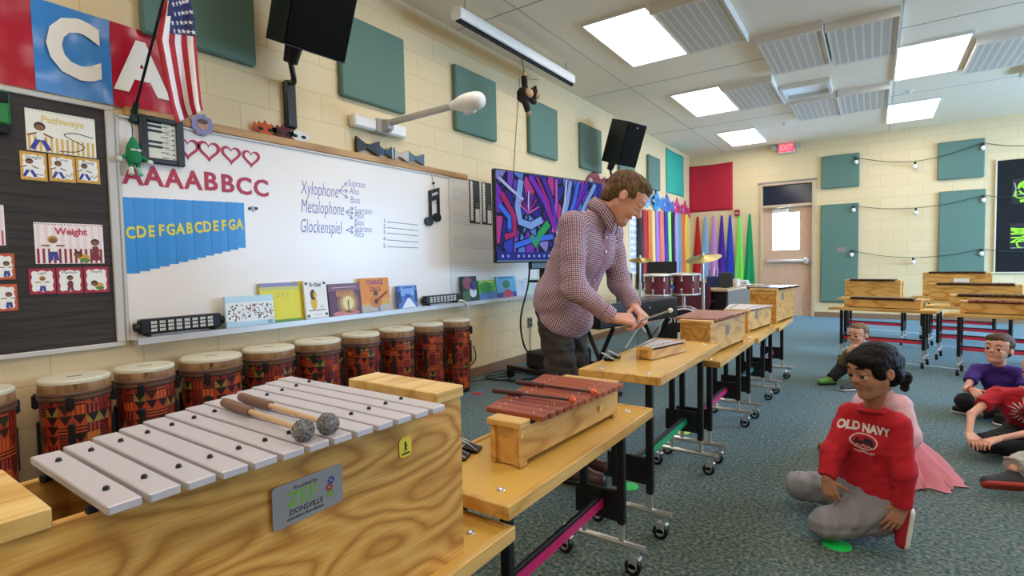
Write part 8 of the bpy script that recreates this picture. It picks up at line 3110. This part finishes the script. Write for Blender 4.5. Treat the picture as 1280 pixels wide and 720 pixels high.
# tulle skirt: layered pleated cone spread on the floor
M_tulle = mat('pink_tulle', '#e08c9c', 0.8, noise=0.06, scale=30)
mb = MB()
n = 72
rows = [(0.10, 0.20, 0.0), (0.14, 0.17, 0.008), (0.19, 0.12, 0.018), (0.235, 0.06, 0.028), (0.265, 0.012, 0.035), (0.262, 0.006, 0.03), (0.22, 0.004, 0.0)]
vs = []
for j, (r_, z_, am) in enumerate(rows):
 for i in range(n):
  a = 2 * PI * i / n
  rr = r_ + am * math.sin(11 * a + 0.6 * j) + am * 0.5 * math.sin(23 * a)
  rr *= 1.0 + 0.22 * max(0, math.cos(a - R(0))) * (j / 4 if j < 5 else 1.2)
  vs.append((-0.05 + rr * math.cos(a) * 0.82, 0.01 + rr * math.sin(a) * 0.78, z_ + (0.01 * math.sin(9 * a) if 0 < j < 4 else 0)))
fs = []
for j in range(len(rows) - 1):
 for i in range(n):
  k = (i + 1) % n
  fs.append((j * n + i, j * n + k, (j + 1) * n + k, (j + 1) * n + i))
mb.add(vs, fs)
sk_ = mb.build('tulle_skirt', M_tulle, girl, angle=70)
leg = cloth('white_tights', '#d8ccc8', 0.03, 0.1, 200)
pr = []
for sd in 'LR':
 pr += limb(K['hip' + sd], K['kn' + sd], K['an' + sd], (0.06, 0.048, 0.034), 0, 0.02)
sdf_part('tights', pr, 0.006, leg, girl, org)
sdf_part('hair', hair_prims(K['head'], ax, H, 'bun'), 0.004, hb, girl, org, waves(0.005, 100, 40))
bt = mat('tan_boot', '#8a5a34', 0.5)
shoe(girl, org, (3.235, 3.56, 0.003), (3.10, 3.64, 0.003), (0.0, 0, 1), 0.16, bt, mat('tan_sole', '#5a3a22', 0.6))
shoe(girl, org, (3.38, 3.46, 0.003), (3.28, 3.56, 0.003), (0, 0, 1), 0.15, bt, mat('tan_sole', '#5a3a22', 0.6))
# ---------------------------------------------------------------- boy in black and yellow, hands under his chin
org = (3.30, 5.60, 0.0)
yb_ = person('fair haired boy in black and yellow sitting with his hands under his chin', org[0], org[1])
H = 0.2
K = dict(pelvis=(3.42, 5.82, 0.10), chest=(3.36, 5.72, 0.25), neck=(3.315, 5.64, 0.345), head=(3.262, 5.575, 0.468),
   shL=(3.415, 5.60, 0.305), shR=(3.235, 5.72, 0.305), elL=(3.35, 5.48, 0.205), elR=(3.15, 5.58, 0.215),
   wrL=(3.27, 5.47, 0.325), wrR=(3.20, 5.50, 0.325), hipL=(3.45, 5.77, 0.09), hipR=(3.37, 5.84, 0.09),
   knL=(3.30, 5.50, 0.16), knR=(3.16, 5.62, 0.17), anL=(3.26, 5.36, 0.06), anR=(3.06, 5.52, 0.06))
ax = head_axes(R(236), R(2), R(0))
SKF = skin_mat('skin_fair_child', '#dca58c')
hands = {'R': hand_prims(K['wrR'], (0.45, 0.2, 0.75), (0.2, 0.9, 0.1), 0.11, -1, (1.1, 1.1, 1.2, 1.2), 0.6, 0.0, 0.004), 'L': hand_prims(K['wrL'], (-0.3, 0.2, 0.8), (-0.2, 0.9, 0.1), 0.11, 1, (1.1, 1.1, 1.2, 1.2), 0.6, 0.0, 0.004)}
make_body(yb_, org, K, 0.58, H, ax, SKF, skin_mat('lip_pink', '#cc8478'), 0, hands, True, True, 0.9, headres=0.0045, handres=0.0036)
blk = cloth('black_jersey', '#131315', 0.05, 0.15, 260)
yel = cloth('yellow_jersey', '#d9b81c', 0.05, 0.15, 260)
olive = cloth('olive_sleeve', '#6b5a3a', 0.05, 0.15, 260)
pr = torso_prims(K, 0.58, 0.006, 0.05)
pr += [CUT(V3(K['neck']) + V3((0, 0, 0.01)), (-0.2, -0.3, 1), 0.004, lo=(3.2, 5.5, 0.32), hi=(3.45, 5.75, 0.6))]
sdf_part('black_top', pr, 0.007, blk, yb_, org, waves(0.005, 60, 51))
sdf_part('yellow_sleeve', limb(K['shL'], K['elL'], K['wrL'], (0.046, 0.042, 0.032), 0.003, 0.02), 0.0055, yel, yb_, org)
sdf_part('olive_sleeve', limb(K['shR'], K['elR'], K['wrR'], (0.046, 0.042, 0.032), 0.003, 0.02), 0.0055, olive, yb_, org)
pr = [RC(K['hipL'], K['hipR'], 0.09, 0.09, 0.03)]
for sd in 'LR':
 pr += limb(K['hip' + sd], K['kn' + sd], K['an' + sd], (0.075, 0.058, 0.045), 0, 0.03)
pr.append(CUT((0, 0, 0.006), (0, 0, -1), 0.004))
sdf_part('black_trousers', pr, 0.0065, blk, yb_, org, waves(0.005, 50, 52))
hf = hairmat('sandy_hair', '#5a4430', '#8a6d4c')
sdf_part('hair', hair_prims(K['head'], ax, H, 'crop'), 0.0045, hf, yb_, org, waves(0.0015, 130, 53))
sdf_part('eyebrow', brow_prims(K['head'], ax, H), 0.0017, hf, yb_, org)
shoe(yb_, org, (3.10, 5.56, 0.004), (2.97, 5.46, 0.004), (0, 0, 1), 0.18, mat('green_shoe', '#58a032', 0.5), mat('dark_sole', '#1c1614', 0.6))
o = shoe(yb_, org, (3.27, 5.40, 0.004), (3.14, 5.28, 0.004), (0, 0, 1), 0.18, mat('grey_shoe', '#2e3032', 0.5), ws)
# ---------------------------------------------------------------- boy in the purple shirt
org = (4.12, 5.05, 0.0)
pb_ = person('boy in a purple T-shirt sitting cross-legged looking up', org[0], org[1])
H = 0.21
K = dict(pelvis=(4.17, 5.16, 0.10), chest=(4.13, 5.06, 0.26), neck=(4.115, 5.01, 0.365), head=(4.10, 4.965, 0.495),
   shL=(4.245, 4.98, 0.318), shR=(3.995, 5.04, 0.318), elL=(4.20, 4.83, 0.20), elR=(3.92, 4.86, 0.205),
   wrL=(4.045, 4.70, 0.19), wrR=(3.935, 4.70, 0.235), hipL=(4.23, 5.10, 0.09), hipR=(4.11, 5.14, 0.09),
   knL=(4.22, 4.82, 0.13), knR=(3.91, 4.85, 0.12), anL=(4.00, 4.80, 0.06), anR=(4.06, 4.90, 0.06))
ax = head_axes(R(240), R(-8), R(6))
hands = {'R': hand_prims(K['wrR'], (0.3, -0.6, -0.3), (0.6, 0.2, -0.6), 0.12, 1, (0.7, 0.75, 0.8, 0.9), 0.5, 0.02, 0.004), 'L': hand_prims(K['wrL'], (-0.8, -0.3, 0.1), (0, 0.3, -0.8), 0.12, -1, (0.6, 0.7, 0.7, 0.8), 0.5, 0.02, 0.004)}
make_body(pb_, org, K, 0.55, H, ax, SKF, skin_mat('lip_pink', '#cc8478'), 0, hands, True, True, 0.9, arm_fine=(True, True), headres=0.0042, handres=0.0038)
pur = cloth('purple_jersey', '#3a1f78', 0.05, 0.15, 260)
pr = torso_prims(K, 0.55, 0.005, 0.05)
for sd in 'LR':
 a, b = V3(K['sh' + sd]), V3(K['el' + sd])
 pr.append(RC(a, a + (b - a) * 0.62, 0.043, 0.043, 0.02, cutb=True))
pr += [CUT(V3(K['neck']) + V3((0, 0, 0.012)), (-0.1, -0.3, 1), 0.004, lo=(3.98, 4.88, 0.34), hi=(4.25, 5.12, 0.6))]
sdf_part('purple_shirt', pr, 0.0065, pur, pb_, org, waves(0.006, 55, 61))
pr = [RC(K['hipL'], K['hipR'], 0.095, 0.095, 0.03)]
for sd in 'LR':
 pr += limb(K['hip' + sd], K['kn' + sd], K['an' + sd], (0.068, 0.05, 0.04), 0, 0.03)
pr.append(CUT((0, 0, 0.006), (0, 0, -1), 0.004))
sdf_part('black_trousers', pr, 0.0065, blk, pb_, org, waves(0.005, 50, 62))
hbw = hairmat('light_brown_hair', '#3c2b1e', '#604631')
sdf_part('hair', hair_prims(K['head'], ax, H, 'kid'), 0.0042, hbw, pb_, org, waves(0.0025, 110, 63))
sdf_part('eyebrow', brow_prims(K['head'], ax, H), 0.0017, hbw, pb_, org)
shoe(pb_, org, (4.03, 4.93, 0.004), (3.87, 4.98, 0.004), (0, -0.2, 1), 0.19, blk, ws)
shoe(pb_, org, (4.05, 4.76, 0.004), (4.20, 4.70, 0.004), (0, -0.2, 1), 0.18, blk, ws)
mb = MB()
wv, ev = V3(K['wrR']) - V3(org), V3(K['elR']) - V3(org)
d_ = nrm(ev - wv)
u = nrm(np.cross(d_, (0, 0, 1)))
w = np.cross(d_, u)
mb.tube([Vector(wv + d_ * 0.02 + (u * math.cos(a) + w * math.sin(a)) * 0.022) for a in np.linspace(0, 2 * PI, 17)[:-1]], 0.005, 6, closed=True)
mb.build('wristband', mat('red_band', '#c2342c', 0.5), pb_)
# ---------------------------------------------------------------- boy in the spider shirt at the right edge
org = (4.12, 4.12, 0.0)
sb_ = person('boy in a red spider T-shirt sitting at the right picture edge, hands on his knee', org[0], org[1])
H = 0.21
K = dict(pelvis=(4.165, 4.30, 0.10), chest=(4.105, 4.17, 0.26), neck=(4.125, 4.15, 0.375), head=(4.155, 4.12, 0.495),
   shL=(4.230, 4.10, 0.325), shR=(3.975, 4.13, 0.335), elL=(4.105, 3.94, 0.185), elR=(3.845, 3.97, 0.235),
   wrL=(3.945, 3.845, 0.145), wrR=(3.825, 3.86, 0.155), hipL=(4.225, 4.24, 0.09), hipR=(4.115, 4.27, 0.09),
   knL=(4.205, 3.96, 0.12), knR=(3.895, 3.93, 0.085), anL=(3.995, 3.95, 0.06), anR=(4.085, 4.02, 0.06))
ax = head_axes(R(228), R(2), 0)
hands = {'R': hand_prims(K['wrR'], (0.15, -0.75, -0.35), (0.1, 0.2, -1), 0.125, 1, (0.5, 0.55, 0.55, 0.6), 0.2, 0.08, 0.004), 'L': hand_prims(K['wrL'], (-0.7, -0.5, -0.25), (0.1, 0.2, -1), 0.125, -1, (0.5, 0.55, 0.55, 0.6), 0.2, 0.08, 0.004)}
make_body(sb_, org, K, 0.55, H, ax, SKF, skin_mat('lip_pink', '#cc8478'), 0, hands, True, True, 0.9, arm_fine=(True, True), headres=0.0042, handres=0.0032)
pr = torso_prims(K, 0.55, 0.005, 0.05)
for sd in 'LR':
 a, b = V3(K['sh' + sd]), V3(K['el' + sd])
 pr.append(RC(a, a + (b - a) * 0.55, 0.044, 0.044, 0.02, cutb=True))
pr += [CUT(V3(K['neck']) + V3((0, 0, 0.012)), (-0.1, -0.3, 1), 0.004, lo=(4.02, 4.02, 0.34), hi=(4.29, 4.26, 0.6))]
sw = sdf_part('red_shirt', pr, 0.006, cloth('red_jersey', '#b3182a', 0.05, 0.15, 260), sb_, org, waves(0.006, 55, 71))
ch = V3(K['chest']) + V3((0, 0, -0.01))
l2 = nrm(V3(K['shL']) - V3(K['shR']))
f2 = nrm(np.cross(l2, (0, 0, 1)))
f2 = f2 if f2[1] < 0 else -f2
def spider(mb):
 for k in range(18):
  a = 2 * PI * k / 18
  r0, r1 = 0.034, 0.062 + 0.012 * (k % 3)
  stroke(mb, [(r0 * math.cos(a), r0 * math.sin(a)), ((r0 + r1) / 2 * math.cos(a), (r0 + r1) / 2 * math.sin(a)), (r1 * math.cos(a), r1 * math.sin(a))], 0.005, 0.0005, 0)
 mb.prism(disc(0.018, 14, 0.8, 1.3, (0, -0.006)), 0, 0.0012, 1)
 mb.prism(disc(0.009, 12, 1, 1, (0, 0.016)), 0, 0.0012, 1)
 for sx in (-1, 1):
  for q in (-0.035, -0.012, 0.014, 0.036):
   stroke(mb, [(0, 0.002), (sx * 0.026, q * 0.8 + 0.004), (sx * 0.042, q * 1.4)], 0.005, 0.0012, 1)
mb = on_chest(None, spider)
mb.build('chest_print', [mat('print_white', '#ddd6d2', 0.7), mat('print_navy', '#1a1420', 0.7)], sw, smooth=False)
pr = [RC(K['hipL'], K['hipR'], 0.095, 0.095, 0.03)]
for sd in 'LR':
 pr += limb(K['hip' + sd], K['kn' + sd], K['an' + sd], (0.068, 0.05, 0.04), 0, 0.03)
pr.append(CUT((0, 0, 0.006), (0, 0, -1), 0.004))
sdf_part('black_trousers', pr, 0.0065, blk, sb_, org, waves(0.005, 50, 72))
hw = hairmat('pale_blond_hair', '#b5a68e', '#ded2bd')
sdf_part('hair', hair_prims(K['head'], ax, H, 'crop'), 0.0045, hw, sb_, org, waves(0.0015, 130, 73))
shoe(sb_, org, (4.10, 4.05, 0.004), (3.97, 4.12, 0.004), (0, -0.2, 1), 0.18, blk, ws)
shoe(sb_, org, (4.10, 3.92, 0.004), (4.24, 3.84, 0.004), (0, -0.2, 1), 0.18, blk, ws)
# ---------------------------------------------------------------- child whose leg reaches in from the right edge
org = (4.38, 3.55, 0.0)
gb_ = person('child in light grey trousers, only a leg with a red-soled sneaker in view', org[0], org[1])
K = dict(pelvis=(4.42, 3.78, 0.10), chest=(4.44, 3.76, 0.28), neck=(4.42, 3.72, 0.40), head=(4.40, 3.68, 0.54),
   shL=(4.53, 3.66, 0.35), shR=(4.32, 3.80, 0.35), elL=(4.52, 3.55, 0.22), elR=(4.26, 3.68, 0.24),
   wrL=(4.42, 3.48, 0.16), wrR=(4.24, 3.58, 0.2), hipL=(4.44, 3.70, 0.09), hipR=(4.37, 3.80, 0.09),
   knL=(4.17, 3.60, 0.20), knR=(4.20, 3.66, 0.16), anL=(3.935, 3.39, 0.13), anR=(4.26, 3.50, 0.06))
ax = head_axes(R(200), R(4), 0)
hands = {'R': hand_prims(K['wrR'], (-0.2, -0.7, -0.4), (0.1, 0.2, -1), 0.12, 1, (0.5,) * 4, 0.2, 0.05, 0.004), 'L': hand_prims(K['wrL'], (-0.7, -0.4, -0.3), (0.1, 0.2, -1), 0.12, -1, (0.5,) * 4, 0.2, 0.05, 0.004)}
make_body(gb_, org, K, 0.6, 0.205, ax, SKF, skin_mat('lip_pink', '#cc8478'), 0, hands, True, True, 0.9, headres=0.006, handres=0.005)
pr = torso_prims(K, 0.6, 0.007, 0.05)
for sd in 'LR':
 pr += limb(K['sh' + sd], K['el' + sd], K['wr' + sd], (0.048, 0.042, 0.032), 0.003, 0.02)
sdf_part('grey_top', pr, 0.008, cloth('mid_grey_jersey', '#6c6e74', 0.05, 0.15, 260), gb_, org)
pr = [RC(K['hipL'], K['hipR'], 0.095, 0.095, 0.03)]
for sd in 'LR':
 pr += limb(K['hip' + sd], K['kn' + sd], K['an' + sd], (0.085, 0.07, 0.058), 0, 0.03)
pr.append(CUT((0, 0, 0.006), (0, 0, -1), 0.004))
sdf_part('grey_trousers', pr, 0.006, cloth('light_grey_chino', '#a9a59b', 0.05, 0.15, 200), gb_, org, waves(0.008, 60, 81))
sdf_part('hair', hair_prims(K['head'], ax, 0.205, 'crop'), 0.006, hf, gb_, org)
shoe(gb_, org, (3.985, 3.355, 0.05), (3.815, 3.28, 0.055), (0.1, 0.72, 0.6), 0.2, mat('navy_canvas', '#2a2730', 0.7), mat('red_rubber', '#a83322', 0.55))
shoe(gb_, org, (4.30, 3.50, 0.004), (4.20, 3.36, 0.004), (0, 0, 1), 0.18, mat('navy_canvas', '#2a2730', 0.7), mat('red_rubber', '#a83322', 0.55))
